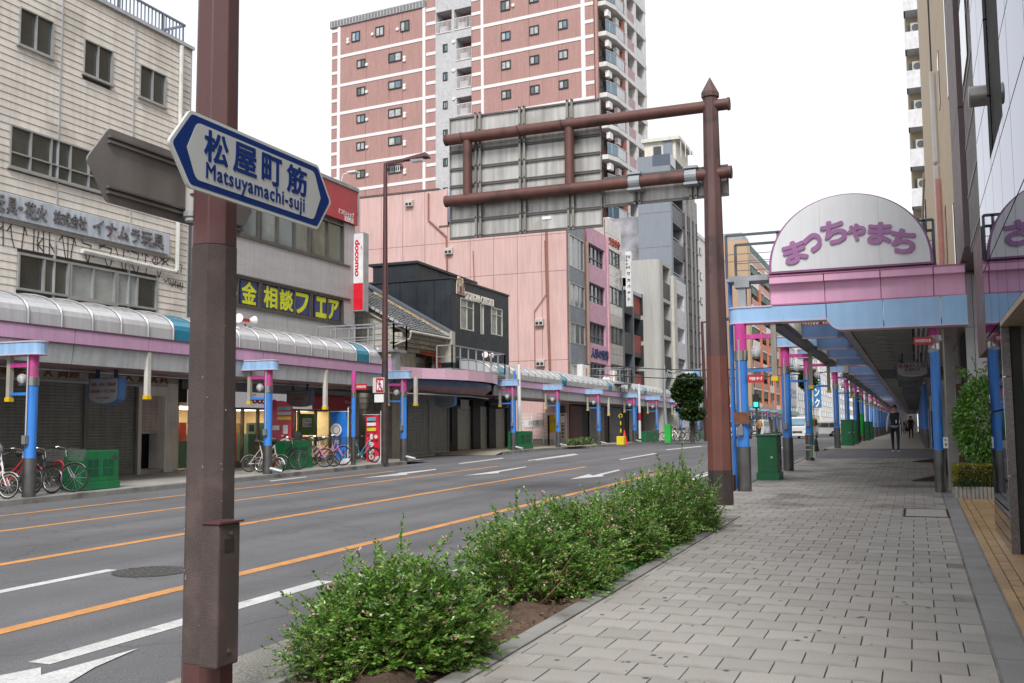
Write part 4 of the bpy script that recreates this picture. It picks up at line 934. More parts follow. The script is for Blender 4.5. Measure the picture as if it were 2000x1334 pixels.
# arcades
ssd = mat('dark_stainless_sleeve', (.17, .17, .165), .42, .75, var=.2, streak=.25, dirt=((.07, .06, .05), .5, 3, .55))
ssb = mat('stainless_band', (.40, .39, .37), .3, .9, var=.2)
cab_ = mat('grey_conduit', (.50, .49, .48), .4, .3)
yelm = mat('yellow_tip', (.75, .50, .01), .5)
dimb = mat('aged_cream_metal', (.36, .34, .29), .5, streak=.25)
capwh = mat('cap_edge', (.55, .48, .56), .4)
glb = mat('clear_globe', (.75, .76, .78), .08, alpha=.45, var=.02, coat=1)
def make_post(side, lamp=True, cap=True, prefix='kerb', Z=(.82, 2.36, 2.55, 3.03), arms=(2.81, 2.19, 2.03)):
 """arcade post at the origin; arms reach towards side (+1: +X, -1: -X); 3.4 m to the underside of the cap"""
 t = thing('arcade_post', 'x', 'arcade post')
 h = Z[3]; r = .12
 MB().cyl((0, 0, -.3), (0, 0, Z[0]), r + .018, n=20).build('base_sleeve', ssd, t, smooth=True)
 MB().cyl((0, 0, Z[0]), (0, 0, Z[1]), r, n=20).build('blue_shaft', blue, t, smooth=True)
 MB().cyl((0, 0, Z[1]), (0, 0, Z[2]), r + .015, n=20).build('steel_band', ssb, t, smooth=True)
 MB().cyl((0, 0, Z[2]), (0, 0, h + .02), r, n=20).build('pink_shaft', pink, t, smooth=True)
 x0, x1, w = (-.28, .86, .2) if side > 0 else (-.86, .3, .2)
 def capsec(z, g):
  return [((x0 + w - (w+g)*math.sin(a)) if side > 0 else (x1 - w + (w+g)*math.sin(a)), (w+g)*math.cos(a), z) for a in np.linspace(0, math.pi, 9)] + [((x1 if side > 0 else x0), -(w+g), z), ((x1 if side > 0 else x0), (w+g), z)]
 if cap:
  MB().prism(capsec(h, .0), (0, 0, .27)).build('cap', ltblue, t)
  MB().prism(capsec(h - .015, .02), (0, 0, .03)).prism(capsec(h + .255, .02), (0, 0, .03)).build('cap_rim', capwh, t)
 if prefix == 'back':
  return t
 s = side
 MB().bar((s*r*.8, 0, arms[0]), (s*.68, 0, arms[0]), .09, .09).build('pink_arm', pink, t)
 MB().bar((s*r*.8, 0, arms[1]), (s*.68, 0, arms[1]), .05, .06).build('blue_arm', blue, t)
 MB().box(s*.66 - .05, -.05, arms[2] + .09, s*.66 + .05, .05, h + .25).build('roller_guide', dimb, t)
 MB().box(s*.66 - .065, -.065, arms[2], s*.66 + .065, .065, arms[2] + .09).build('yellow_tip', yelm, t)
 MB().tube([(-s*.02, -r - .03, 3.05), (-s*.02, -r - .03, 1.28)], .018, 6).build('conduit', cab_, t)
 MB().box(-s*.02 - .05, -r - .09, 1.12, -s*.02 + .05, -r, 1.3).build('switch_box', mat('switch_box_grey', (.20, .20, .19), .5), t)
 if lamp:
  g = MB(); gl = Z[2] - .03
  for i in range(6):
   a0_, a1_ = math.pi*i/6 - math.pi/2, math.pi*(i+1)/6 - math.pi/2
   g.cyl((s*.3, 0, gl + .11*math.sin(a0_)), (s*.3, 0, gl + .11*math.sin(a1_)), max(.001, .11*math.cos(a0_)), max(.001, .11*math.cos(a1_)), 14, cap=False)
  l = g.build('globe_lamp', glb, t, smooth=True); MB().cyl((s*.3, 0, gl - .15), (s*.3, 0, gl - .11), .08, n=12).build('lamp_seat', dkgrey, l); MB().cyl((s*.3, 0, gl - .1), (s*.3, 0, gl + .05), .035, n=8).build('bulb', white, l)
 return t
red_plate = mat('red_plate', (.50, .02, .03), .45)
def red_tag(parent, x, y, z, w=.34, h=.17, s='照明開閉装置'):
 """small red name plate facing the camera"""
 f = FY(y); mb = MB(); f.box(mb, x, x + w, z, z + h, 0, .02); p = mb.build('red_plate', red_plate, parent)
 text(s, f, x + .03, x + w - .03, z + h*.3, z + h*.72, .022, whl, p, ext=.001, bold=.01); return p
WX = -17.5
wpost = make_post(-1);
wy = [15.9, 24.3, 32.6, 43.4, 49.7, 57.0, 65.1, 71.4, 79.3, 86.4, 94.5, 103, 112, 121, 130, 139]
wlab = ['blue and pink arcade post beside the bicycles at far left', 'blue and pink arcade post in front of the phone shop', 'blue and pink arcade post just behind the tall brown street lamp', 'blue and pink arcade post at near end of the black building canopy',
  'blue and pink arcade post standing by the yellow notice board', 'blue and pink arcade post left of the traffic cone', 'blue and pink arcade post next to the white pipe with red band']
for k, y in enumerate(wy):
 lb_ = wlab[k] if k < 7 else 'blue and pink arcade post, %s along the far kerb beyond the traffic cone' % ORD[k - 7]
 o = wpost if k == 0 else dup(wpost, (WX, y, gz(y)), label=lb_)
 if k == 0: KIDS.pop(wpost.name, None); _ = kids(wpost)
 o.location = (WX, y, gz(y)); o['label'] = lb_; o['group'] = 'arcade posts along the west kerb'
 if k == 0: o.location = (0, 0, 0)
wpost.location = (WX, wy[0], gz(wy[0]))
for k, y in enumerate(wy[1:8]):
 q = thing('drain_spout', 'short grey drain spout at the foot of the %s' % ['phone shop post', 'post behind the brown street lamp', 'black building canopy post', 'yellow notice board post', 'post left of the traffic cone', 'white pipe post', 'first post beyond the traffic cone'][k], 'drain spout', (WX + .3, y, gz(y)), 'drain spouts at the west post feet')
 MB().tube([(WX + .1, y - .02, gz(y) + .16), (WX + .42, y + .12, gz(y) + .07)], .055, 8).build('spout', galv, q, smooth=True)
for k, (px_, y) in enumerate(((693, None), (807, None))):
 g = [onG(690, 908), onG(807, 887)][k]
 q = thing('slim_arcade_post', ['slim blue and magenta post behind the folding bicycle', 'slim blue and magenta post in front of the grey shutters'][k], 'arcade post', (g[0], g[1], gz(g[1])), 'slim inner arcade posts')
 x, y = g[0], g[1]; b = gz(y)
 MB().cyl((x, y, b - .1), (x, y, b + .95), .085, n=14).build('base_sleeve', ssd, q, smooth=True); MB().cyl((x, y, b + .95), (x, y, b + 2.3), .075, n=14).build('blue_shaft', blue, q, smooth=True)
 MB().cyl((x, y, b + 2.3), (x, y, b + 2.47), .085, n=14).build('steel_band', ssb, q, smooth=True); MB().cyl((x, y, b + 2.47), (x, y, b + 3.2), .075, n=14).build('pink_shaft', pink, q, smooth=True)
 red_tag(q, x + .1, y, b + 2.55, .42, .2)
XF = -18.25     # canopy fascia line
glassp = mat('translucent_vault_panel', (.50, .51, .53), .22, var=.06, vs=.8, streak=.10, coat=.5, piece=.04)
teal = mat('teal_vault_panel', (.006, .21, .33), .25, coat=.4)
vrib = mat('vault_rib', (.36, .36, .37), .4, .4)
pfas = mat('lilac_fascia', (.56, .34, .52), .38, var=.05, streak=.05, piece=.03, coat=.2)
gfas = mat('grey_soffit_panel', (.50, .53, .55), .45, var=.08, streak=.14, piece=.03)
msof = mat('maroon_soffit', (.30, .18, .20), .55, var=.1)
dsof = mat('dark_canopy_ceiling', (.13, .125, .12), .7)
def vault_prof(x0, z0, w, h, n=8):
 return [(x0, z0)] + [(x0 - w * (1 - math.cos(a)) , z0 + h * .35 + h * .65 * math.sin(a)) for a in np.linspace(0, math.pi / 2, n)]
def vault(parent, y0, y1, x0, z0, w, h, pitch, tealset=(), cap_end=True):
 n = max(1, round((y1 - y0) / pitch)); pr = vault_prof(x0, z0, w, h)
 for k in range(n):
  a, b = y0 + (y1-y0)*k/n, y0 + (y1-y0)*(k+1)/n; mb = MB()
  for p, q in zip(pr, pr[1:]): mb.face([(p[0], a + .03, p[1]), (p[0], b - .03, p[1]), (q[0], b - .03, q[1]), (q[0], a + .03, q[1])])
  mb.build('vault_pane', teal if k in tealset else glassp, parent, smooth=True)
  mb = MB(); mb.tube([(p[0] + .015, a, p[1] + .01) for p in pr], .032, 5)
  mb.build('vault_rib', vrib, parent, smooth=True)
 mb = MB(); mb.tube([(p[0] + .015, y1, p[1] + .01) for p in pr], .04, 5); mb.build('vault_rib', vrib, parent, smooth=True)
 if cap_end:
  for ye in (y0, y1):
   mb = MB(); mb.face([(p[0], ye, p[1]) for p in pr] + [(pr[-1][0], ye, z0)]); mb.build('vault_end', glassp, parent)
 mb = MB(); mb.box(pr[-1][0], y0, z0 - .02, pr[-1][0] - .06, y1, pr[-1][1] + .01); mb.build('vault_back_wall', gfas, parent)
 return n
def canopy(parent, y0, y1, zt, pitch=2.1):
 n = max(1, round((y1 - y0) / pitch)); zb = zt - .32
 for k in range(n):
  a, b = y0 + (y1-y0)*k/n + .014, y0 + (y1-y0)*(k+1)/n - .014
  MB().box(XF - .05, a, zb, XF, b, zt).build('fascia_panel', pfas, parent)
  a, b = a, b
  MB().hexa([(XF - .03, a, zb - .04), (XF + .0 - .03 + .0, a, zb - .04), (XF - .03, b, zb - .04), (XF - .03, b, zb - .04)][:0] + [(XF - .14, a, zb - .46), (XF - .08, a, zb - .48), (XF - .08, b, zb - .48), (XF - .14, b, zb - .46), (XF - .09, a, zb - .03), (XF - .03, a, zb - .03), (XF - .03, b, zb - .03), (XF - .09, b, zb - .03)]).build('lower_panel', gfas, parent)
 mb = MB(); mb.box(XF - .06, y0, zb - .03, XF + .02, y1, zb); mb.box(XF - .06, y0, zt - .0, XF + .02, y1, zt + .035); mb.build('fascia_trim', mat('fascia_trim_dark', (.12, .06, .10), .4), parent); MB().box(XF - .10, y0, zb, XF - .056, y1, zt - .01).build('backing', MATS['dark_joint'], parent)
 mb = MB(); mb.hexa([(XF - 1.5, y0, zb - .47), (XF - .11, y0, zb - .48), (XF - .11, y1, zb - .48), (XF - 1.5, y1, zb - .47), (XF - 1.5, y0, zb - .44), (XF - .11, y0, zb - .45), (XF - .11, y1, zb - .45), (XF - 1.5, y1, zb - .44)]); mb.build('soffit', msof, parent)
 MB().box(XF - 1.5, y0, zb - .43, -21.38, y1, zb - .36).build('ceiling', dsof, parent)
 mb = MB(); mb.tube([(XF - 1.35, y0, zb - .53), (XF - 1.35, y1, zb - .53)], .022, 6); mb.tube([(XF - 1.6, y0, zb - .5), (XF - 1.6, y1, zb - .5)], .03, 6); mb.build('service_pipe', cab_, parent)
 MB().box(XF - .06, y0, zt - .1, -21.15, y1, zt).build('roof_deck', gfas, parent)
 for k in range(n):
  a = y0 + (y1-y0)*(k + .5)/n; MB().box(XF - 2.0, a - .6, zb - .49, XF - 2.2, a + .6, zb - .43).build('strip_light', mat('off_white_fitting', (.5, .5, .48), .4), parent)
ca = thing('arcade_canopy', 'long lilac and grey arcade canopy with translucent vaulted roof before the side street', 'canopy', (XF, 20, 3.5), 'arcade canopies along the west side')
canopy(ca, 8.0, 32.4, 3.97, 2.35)
vp = [P(q, 640, FX(XF))[0] for q in (340, 374)]; pt = vp[1] - vp[0]
y1v = P(750, 700, FX(XF))[0]; nn = round((y1v - 9) / .95)
def kset(px0, px1, y0, y1, n):
 c = P((px0 + px1) / 2, 640, FX(XF))[0]; return int((c - y0) / (y1 - y0) * n)
vault(ca, 8.0, y1v, XF - .08, 3.99, 1.5, .86, .95, {kset(340, 374, 8.0, y1v, round((y1v - 8) / .95)), kset(706, 724, 8.0, y1v, round((y1v - 8) / .95))})
cb = thing('arcade_canopy', 'far lilac and grey vaulted arcade canopy running past the pink warehouse', 'canopy', (XF, 60, 3.5), 'arcade canopies along the west side')
canopy(cb, 43.0, 88, 3.97, 2.6)
yv0 = P(960, 715, FX(XF))[0]
n = round((88 - yv0) / 1.0); vault(cb, yv0, 88, XF - .08, 3.99, 1.5, .86, 1.0, {kset(982, 990, yv0, 88, n), kset(1096, 1104, yv0, 88, n), kset(1187, 1193, yv0, 88, n), kset(1257, 1261, yv0, 88, n), kset(1313, 1316, yv0, 88, n)})
cc_ = thing('arcade_canopy', 'green roofed distant arcade canopy beyond the street tree', 'canopy', (XF, 100, 3.5), 'arcade canopies along the west side')
gfa = mat('verdigris_fascia', (.28, .45, .36), .5, streak=.2)
MB().box(XF - .05, 92, 3.45, -21.1, 175, 4.1).build('fascia', gfa, cc_); MB().box(XF - .4, 92, 3.0, -21.1, 175, 3.44).build('soffit', gfas, cc_); MB().box(XF - .2, 88.2, 3.4, -21.1, 92, 3.95).build('link_roof', pfas, cc_)
bay = thing('curved_canopy_bay', 'pale pink curved canopy bay bulging over the grey shutters of side street corner', 'canopy', (-18, 37.5, 3.6))
bp = [(-18.4, 32.45), (-18.37, 33.6), (-18.05, 35.2), (-17.45, 36.2), (-16.95, 37.4), (-16.75, 38.8), (-16.9, 40.4), (-17.35, 41.7), (-18.0, 42.6), (-18.25, 43.0)]
bp = [(-18.5, 32.45), (-18.45, 34.1), (-18.15, 35.3), (-17.6, 36.4), (-17.2, 37.7), (-17.1, 39.1), (-17.25, 40.5), (-17.6, 41.8), (-18.05, 42.7), (-18.25, 43.0)]
for (p, q) in zip(bp, bp[1:]):
 d = Vector((q[0]-p[0], q[1]-p[1], 0)); L_ = d.length; d.normalize(); g = d * .01; nrm = Vector((d.y, -d.x, 0))
 A0, B0_ = Vector((*p, 0)) + g, Vector((*q, 0)) - g
 def seg(nm, z0, z1, in0, in1, m_, th=.05):
  P0 = [A0 - nrm*(in0+th) + Vector((0,0,z0)), A0 - nrm*in0 + Vector((0,0,z0)), B0_ - nrm*in0 + Vector((0,0,z0)), B0_ - nrm*(in0+th) + Vector((0,0,z0)), A0 - nrm*(in1+th) + Vector((0,0,z1)), A0 - nrm*in1 + Vector((0,0,z1)), B0_ - nrm*in1 + Vector((0,0,z1)), B0_ - nrm*(in1+th) + Vector((0,0,z1))]
  MB().hexa(P0).build(nm, m_, bay)
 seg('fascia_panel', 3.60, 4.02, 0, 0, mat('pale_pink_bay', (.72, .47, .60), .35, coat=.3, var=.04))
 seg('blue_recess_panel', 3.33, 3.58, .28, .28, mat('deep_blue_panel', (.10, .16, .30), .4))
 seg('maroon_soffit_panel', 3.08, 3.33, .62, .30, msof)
mb = MB(); mb.face([(x, y, 4.0) for x, y in bp] + [(-21, 43.0, 4.0), (-21, 32.45, 4.0)]); mb.face([(x - .6, y, 3.1) for x, y in bp] + [(-21, 43.0, 3.1), (-21, 32.45, 3.1)]); mb.build('deck', dsof, bay)
MB().tube([(-19.0, 33, 3.0), (-18.2, 36, 3.0), (-17.9, 39.5, 3.0), (-18.6, 43, 3.0)], .03, 6).build('service_pipe', cab_, bay)
MB().box(-18.6, 32.42, 3.6, -17.9, 33.1, 4.2).build('end_block', pfas, bay)
def walkway(name, label, x0, x1, y0, y1, z, hgt=.95, grp='grey maintenance walkways over the west arcade'):
 t = thing(name, label, 'walkway', ((x0+x1)/2, (y0+y1)/2, z), grp)
 MB().box(x0, y0, z, x1, y1, z + .10).build('deck', galv, t)
 def rail(a, b):
  a, b = Vector(a), Vector(b); L_ = (b - a).length; n = max(1, int(L_ / .75))
  for zz in (hgt, hgt * .5): MB().bar(a + Vector((0, 0, zz)), b + Vector((0, 0, zz)), .05 if zz == hgt else .03).build('rail', galv, t)
  for k in range(n + 1):
   p = a + (b - a) * (k / n); MB().bar(p, p + Vector((0, 0, hgt)), .05).build('rail_post', galv, t)
 rail((x0, y0, z + .1), (x1, y0, z + .1)); rail((x1, y0, z + .1), (x1, y1, z + .1)); rail((x0, y1, z + .1), (x1, y1, z + .1)); return t
walkway('maintenance_walkway', 'grey railed walkway platform on a stout column in front of cream old house', -21.0, -17.7, 32.2, 33.2, 4.45)
mb = MB().box(-17.95, 32.45, 3.6, -17.75, 32.75, 4.45).build('column', galv); tag(mb, 'short flared grey steel column holding the walkway above the blue post cap', 'column')
w2 = walkway('maintenance_walkway', 'grey railed walkway curving above the pale pink canopy bay', -18.6, -17.9, 37.6, 43.4, 4.05, .95)
w3 = walkway('maintenance_walkway', 'small grey railed walkway platform above the traffic cone', -21.0, -17.7, 63.5, 65.4, 4.5, .95)
for yy in (43.4, 65.1): tag(MB().bar((-17.8, yy + .1, 3.5), (-17.8, yy + .1, 4.5), .18).build('stub_column', galv), 'grey stub column carrying a walkway above the post %s' % ('by the black building' if yy < 50 else 'next to the white pipe'), 'column')
for k, (pxa, pya, pxb, pyb) in enumerate(((1010, 712, 1015, 877), (1247, 750, 1250, 864))):
 g = onG(pxb, pyb); Yp_ = g[1]; top = onY(pxa, pya, Yp_)
 q = thing('white_pipe_pole', ['tall white pipe pole rising beside the post at black building', 'thin white pipe pole with a red band near the traffic cone'][k], 'pole', (g[0], Yp_, g[2]))
 MB().cyl((g[0], Yp_, g[2] + .25), (g[0], Yp_, top[2]), .09, n=10).build('pipe', white, q, smooth=True); MB().cyl((g[0] - .22, Yp_, g[2] + .6), (g[0] - .22, Yp_, top[2] - .3), .05, n=8).build('blue_pipe', blue, q, smooth=True)
 if k: MB().cyl((g[0], Yp_, 2.1), (g[0], Yp_, 2.6), .1, n=10).build('red_band', red_plate, q, smooth=True)
for k, (a, b, c, nm) in enumerate(((287, 718, 780, 'white hanging roller guide with yellow tip in front of beige shutter'), (635, 750, 800, 'white hanging roller guide with yellow tip before the red shop band'), (812, 742, 793, 'cream hanging roller guide with yellow tip below the curved bay'), (1189, 790, 812, 'thin hanging roller guide with yellow tip between the two posts by the cone'))):
 X = -18.3 if k != 2 else -17.9
 p0, p1 = onX(a, c, X), onX(a, b, X); q = thing('hanging_guide', nm, 'hanging bar', p0, 'hanging roller guides under the west canopy')
 MB().box(X - .06, p0[1] - .06, p0[2] + .1, X + .06, p0[1] + .06, 3.62).build('bar', mat('offwhite_bar', (.58, .57, .52), .4, streak=.1), q); MB().box(X - .075, p0[1] - .075, p0[2], X + .075, p0[1] + .075, p0[2] + .1).build('yellow_tip', yelm, q)
def hsign(name, label, cx, y, z1, w, h, lines, mface, mtxt, medge, ang=0, dep=.25, fac=None):
 t = thing(name, label, 'hanging sign', (cx, y, z1)); f = Fr((cx, y), R(ang))
 prof = [(-w/2, z1), (w/2, z1), (w/2, z1 - h*.72)] + [(w/2 * math.cos(a), z1 - h*.72 - h*.28*math.sin(a)) for a in np.linspace(0, math.pi, 9)][1:-1] + [(-w/2, z1 - h*.72)]
 MB().prism([f.p(u, z, 0) for u, z in prof], -f.n * dep).build('case', medge, t)
 k = .93; MB().prism([f.p(u*k, z1 - h*.04 + (z - z1)*k, .008) for u, z in prof], -f.n * .008).build('face', mface, t)
 n = len(lines)
 for i, (s, fh, fw) in enumerate(lines):
  zc_ = z1 - h * (.12 + .76 * (i + .5) / n); text(s, f, -w*fw/2, w*fw/2, zc_ - h*fh/2, zc_ + h*fh/2, .012, mtxt, t, ext=.001, bold=.01)
 mb = MB()
 for s in (-.3, .3): mb.hexa([f.p(w*s - .02, z1, -.05), f.p(w*s + .02, z1, -.05), f.p(w*s + .02, z1, -.15), f.p(w*s - .02, z1, -.15), f.p(w*s - .02, z1 + .22, -.05), f.p(w*s + .02, z1 + .22, -.05), f.p(w*s + .02, z1 + .22, -.15), f.p(w*s - .02, z1 + .22, -.15)])
 mb.build('hanger', mat('navy_hanger', (.02, .04, .10), .5), t); return t
dred = mat('dark_red_lettering', (.20, .015, .02), .5); sgr = mat('sign_face_grey', (.30, .30, .31), .4); sed = mat('sign_edge_blue', (.05, .14, .36), .4)
ndk = mat('sign_edge_dark', (.06, .08, .13), .4)
def hs_px(px0, px1, pyt, pyb, X):
 a, b = onX(px0, pyt, X), onX(px1, pyt, X); return a, b
c0_ = onX(203, 738, -19.2); hsign('hanging_shop_sign', 'grey hanging shop sign with red lines of text before dark shutters', c0_[0], c0_[1], c0_[2], 1.0, .68, [('玩具・花火・景品卸', .13, .8), ('株式会社イナムラ玩具', .13, .8), ('まっちゃまち', .09, .4)], sgr, dred, sed)
c0_ = onX(583, 763, -19.4); hsign('hanging_shop_sign', 'dark edged hanging shop sign in front of the white phone shop band', c0_[0], c0_[1], c0_[2], .95, .55, [('ドコモショップ', .2, .8), ('松屋町店', .2, .5), ('まっちゃまち', .09, .4)], mat('sign_face_dim', (.16, .16, .17), .4), dred, ndk)
c0_ = onX(868, 771, -19.0); hsign('hanging_shop_sign', 'blank pale blue hanging shop sign under the curved bay', c0_[0], c0_[1], c0_[2], .95, .55, [('まっちゃまち', .12, .5)], mat('sign_face_blue', (.25, .29, .34), .4), dred, mat('sign_edge_sky', (.16, .32, .60), .4))
c0_ = onX(973, 779, -19.3); hsign('hanging_shop_sign', 'dark hanging shop sign beside the post at the black building', c0_[0], c0_[1], c0_[2], .95, .5, [('ストリガン', .25, .8)], mat('sign_face_dark', (.10, .10, .11), .4), whl, ndk)
# east arcade ----------------------------------------------
EZ = (.89, 2.63, 2.83, 3.36); EA = (3.11, 2.42, 2.2)
epost = make_post(+1, Z=EZ, arms=EA, cap=False); eproto = make_post(+1, Z=EZ, arms=EA); epost['label'] = 'front arcade post of the gate beside the brown gantry column'
EX = -3.25
ey = [20.5, 28.0, 34.0] + [46.3 + 7.6 * k for k in range(17)]
elab = ['thick blue and pink arcade post at the gate, nearest the brown gantry column', 'second blue and pink kerb post of the near arcade, behind the green cabinet', 'third blue and pink kerb post with brooms tied to it at side street', 'blue and pink kerb post on the far corner of the side street']
bpost = make_post(+1, Z=(.80, 2.75, 2.86, 3.2), cap=False, prefix='back')
for c in list(bpost.children_recursive if hasattr(bpost, 'children_recursive') else []): pass
kids(eproto); kids(bpost)
for k, y in enumerate(ey):
 lb_ = elab[k] if k < 4 else 'blue and pink kerb post of the far east arcade, %s after the side street corner' % (ORD[k - 4])
 if k == 1: eproto['label'] = lb_; eproto['group'] = 'arcade posts along the east kerb'
 elif k: dup(eproto, (EX, y, gz(y)), label=lb_, group='arcade posts along the east kerb')
 else: epost['label'] = lb_; epost['group'] = 'arcade posts along the east kerb'
by = [21.0, 46.5] + [46.5 + 7.6 * k for k in range(1, 15)]
for k, y in enumerate(by):
 lb_ = ['slim blue post on the shop side of the gate, beside hedge', 'blue shop side post just across the side street'][k] if k < 2 else 'blue post in the shop side row, %s beyond the side street' % ORD[k - 2]
 if k: dup(bpost, (.39, y, gz(y)), label=lb_, group='arcade posts along the shop fronts', scale=(.75, .75, 1))
 else: bpost['label'] = lb_; bpost['group'] = 'arcade posts along the shop fronts'
bpost.location = (.39, 21.0, gz(21)); bpost.scale = (.75, .75, 1)
epost.location = (EX, 20.5, gz(20.5)); eproto.location = (EX, 28.0, gz(28))
bpost.name = 'shop_side_arcade_post'
FGt = FY(20.5)
red_tag(None, -3.25 + .13, 20.42, 2.45, .33, .16, '増村').name = 'red_name_plate'
tag(bpy.data.objects['red_name_plate'], 'faded red name plate with white characters on the nearest kerb post', 'name plate')
q_ = red_tag(None, 0.02, 20.8, 3.12, .34, .15); q_.name = 'red_switch_plate'; tag(q_, 'bright red plate with white characters under the gate beam', 'name plate')
brp = tag(MB().box(-3.40, 20.33, 1.62, -3.10, 20.36, 1.86).build('brown_plaque', mat('bronze_plaque', (.17, .065, .03), .5, var=.3, vs=9)), 'bronze brown plaque wrapped round the nearest blue kerb post', 'plaque')
gt = thing('arcade_gate', 'pink and sky blue arcade gate beam spanning the right pavement', 'gate', (-1.2, 20.5, 3.6))
Gy = 20.42
f = FY(Gy)
cutx = [-1.55, -.5, .55, .98]
def bpanel(pts): MB().prism([(x, Gy, z) for x, z in pts], (0, .35, 0)).build('blue_band_panel', mat('sky_blue_panel', (.32, .53, .80), .35, var=.04, streak=.03, coat=.25), gt)
bpanel([(-3.28, 3.68), (-1.563, 3.68), (-1.563, 3.97), (-3.28, 3.97)])
sw = [(-1.547 + .0, 3.68)] + [(-1.547 + .24 * (1 - math.cos(a)) / 1, 3.68 - .21 * math.sin(a) * math.sin(a)) for a in np.linspace(.2, math.pi / 2, 6)]
bpanel([(-1.547, 3.68)] + sw[1:] + [(-.507, 3.47), (-.507, 3.99), (-1.547, 3.97)])
bpanel([(-.493, 3.47), (.52, 3.47), (.52, 4.0), (-.493, 3.99)]); bpanel([(.535, 3.47), (.98, 3.47), (.98, 4.01), (.535, 4.0)])
arc_ = [(-3.28 - .2 * math.sin(a), Gy + .2 - .2 * math.cos(a)) for a in np.linspace(0, math.pi, 9)]
MB().prism([(x, y, 3.68) for x, y in arc_], (0, 0, .29)).build('rounded_end', MATS['sky_blue_panel'], gt, smooth=True)
rim = mat('rim_lilac', (.60, .50, .62), .4)
MB().prism([(x, y, 3.655) for x, y in [(-3.28, Gy - .02)] + [(-3.28 - .22 * math.sin(a), Gy + .2 - .22 * math.cos(a)) for a in np.linspace(0, math.pi, 9)] + [(-1.55, Gy + .42), (-1.55, Gy - .02)]], (0, 0, .03)).build('lower_rim', rim, gt)
MB().prism([(x, y, 3.97) for x, y in [(-3.28, Gy - .02)] + [(-3.28 - .22 * math.sin(a), Gy + .2 - .22 * math.cos(a)) for a in np.linspace(0, math.pi, 9)] + [(-2.6, Gy + .42), (-2.6, Gy - .02)]], (0, 0, .03)).build('upper_rim', rim, gt)
MB().box(-1.33, Gy - .02, 3.44, .99, Gy + .4, 3.468).build('lower_rim', rim, gt)
MB().tube([(x, Gy - .0, z - .015) for x, z in sw] + [(-1.3, Gy, 3.455)], .018, 5).build('swept_rim', rim, gt)
pkp = mat('gate_pink_panel', (.78, .42, .60), .4, var=.04, streak=.03, coat=.1)
xs = [-2.64, -1.58, -.53, .42, .98]
for a, b in zip(xs, xs[1:]):
 e0 = 0; MB().hexa([(a + .01, Gy + .14, 4.03), (b - .01, Gy + .14, 4.03), (b - .01, Gy + .3, 4.03), (a + .01, Gy + .3, 4.03), (a + .01, Gy + .02 + .12, 4.43), (b - .01, Gy + .14, 4.43), (b - .01, Gy + .3, 4.43), (a + .01, Gy + .3, 4.43)]).build('pink_panel', pkp, gt)
 MB().box(a + .008, Gy - .02, 4.43, b - .008, Gy + .3, 4.57).build('pink_cornice', pkp, gt, bevel=.006)
mb = MB(); mb.box(-2.64, Gy + .1, 4.0, .98, Gy + .3, 4.03); mb.box(-2.66, Gy - .035, 4.57, 1.0, Gy + .3, 4.595);
for x in xs: mb.box(x - .009, Gy + .16, 4.03, x + .009, Gy + .28, 4.5)
mb.build('joint_trim', mat('rose_trim', (.45, .16, .27), .5), gt)
arch = thing('half_round_arcade_sign', 'white half round sign with mauve rim and raised mauve hiragana', 'sign', (-1.1, 20.6, 4.65))
rimm = mat('mauve_rim', (.32, .13, .29), .4); facem = mat('offwhite_sign_face', (.74, .75, .77), .35, var=.02, streak=.02, coat=.15)
ax0, ax1, az0 = -2.64, .44, 4.645; acx = (ax0 + ax1) / 2; arw = (ax1 - ax0) / 2; arh = 1.50
def half(k, z0, dz=0): return [(acx + arw * k * math.cos(a), z0 + (arh * k + dz) * math.sin(a) ** .92) for a in np.linspace(0, math.pi, 41)]
Sy = 20.45
MB().prism([(x, Sy, z) for x, z in half(1.0, az0)], (0, .22, 0)).build('rim', rimm, arch)
pan = half(.965, az0 + .035)
secs = [ax0, -1.62, -.52, ax1]
for a, b in zip(secs, secs[1:]):
 pts = [(x, z) for x, z in pan if a + .002 < x < b - .002]
 def zat(x):
  t_ = max(-1, min(1, (x - acx) / (arw * .965))); return az0 + .035 + arh * .965 * math.sqrt(max(0, 1 - t_ * t_)) ** .92
 lo, hi = max(a, pan[-1][0]) + .0015, min(b, pan[0][0]) - .0015
 poly = [(lo, az0 + .035), (hi, az0 + .035)] + ([(hi, zat(hi))] if hi < pan[0][0] - .01 else []) + [p for p in pts if p[1] > az0 + .05] + ([(lo, zat(lo))] if lo > pan[-1][0] + .01 else [])
 MB().prism([(x, Sy - .012, z) for x, z in poly], (0, .03, 0)).build('face_panel', facem, arch)
lilm = mat('mauve_raised_letter', (.36, .16, .35), .45)
fs_ = FY(Sy - .012)
for s, cx_, cy_, sz_, rot in (('ま', 1553, 493, 37, 15), ('っ', 1588, 475, 29, 18), ('ち', 1629, 454, 39, 10), ('ゃ', 1673, 454, 28, 0), ('ま', 1718, 456, 36, -5), ('ち', 1763, 472, 39, -14)):
 cc0 = onY(cx_ - 5, cy_, Sy); s_m = sz_ / 2000 * 36 / (36 * FPX / 2000) * 2000 / 2000
 u = cc0[0] + .05; z_ = cc0[2]; hs = sz_ * (20.45 / 0.93) / FPX * .5 * .98
 o = text(s, fs_, u - hs, u + hs, z_ - hs, z_ + hs, 0, lilm, None, ext=.035, bold=.045, name='hiragana')
 c_ = Vector((u, Sy - .03, z_));
 attach(o, arch); Mw = Matrix.Translation(c_) @ Matrix.Rotation(R(rot * -1), 4, 'Y') @ Matrix.Translation(-c_) @ o.matrix_basis; o.matrix_basis = (parent_world(arch) @ o.matrix_parent_inverse).inverted() @ Mw
cw_ = thing('gate_catwalk', 'grey steel catwalk with rails beside the half round sign', 'walkway', (-3, 20.6, 4.65))
sg = mat('slate_steel', (.11, .13, .15), .45, .3)
MB().box(-3.53, 20.6, 4.55, .5, 21.15, 4.66).build('deck', galv, cw_)
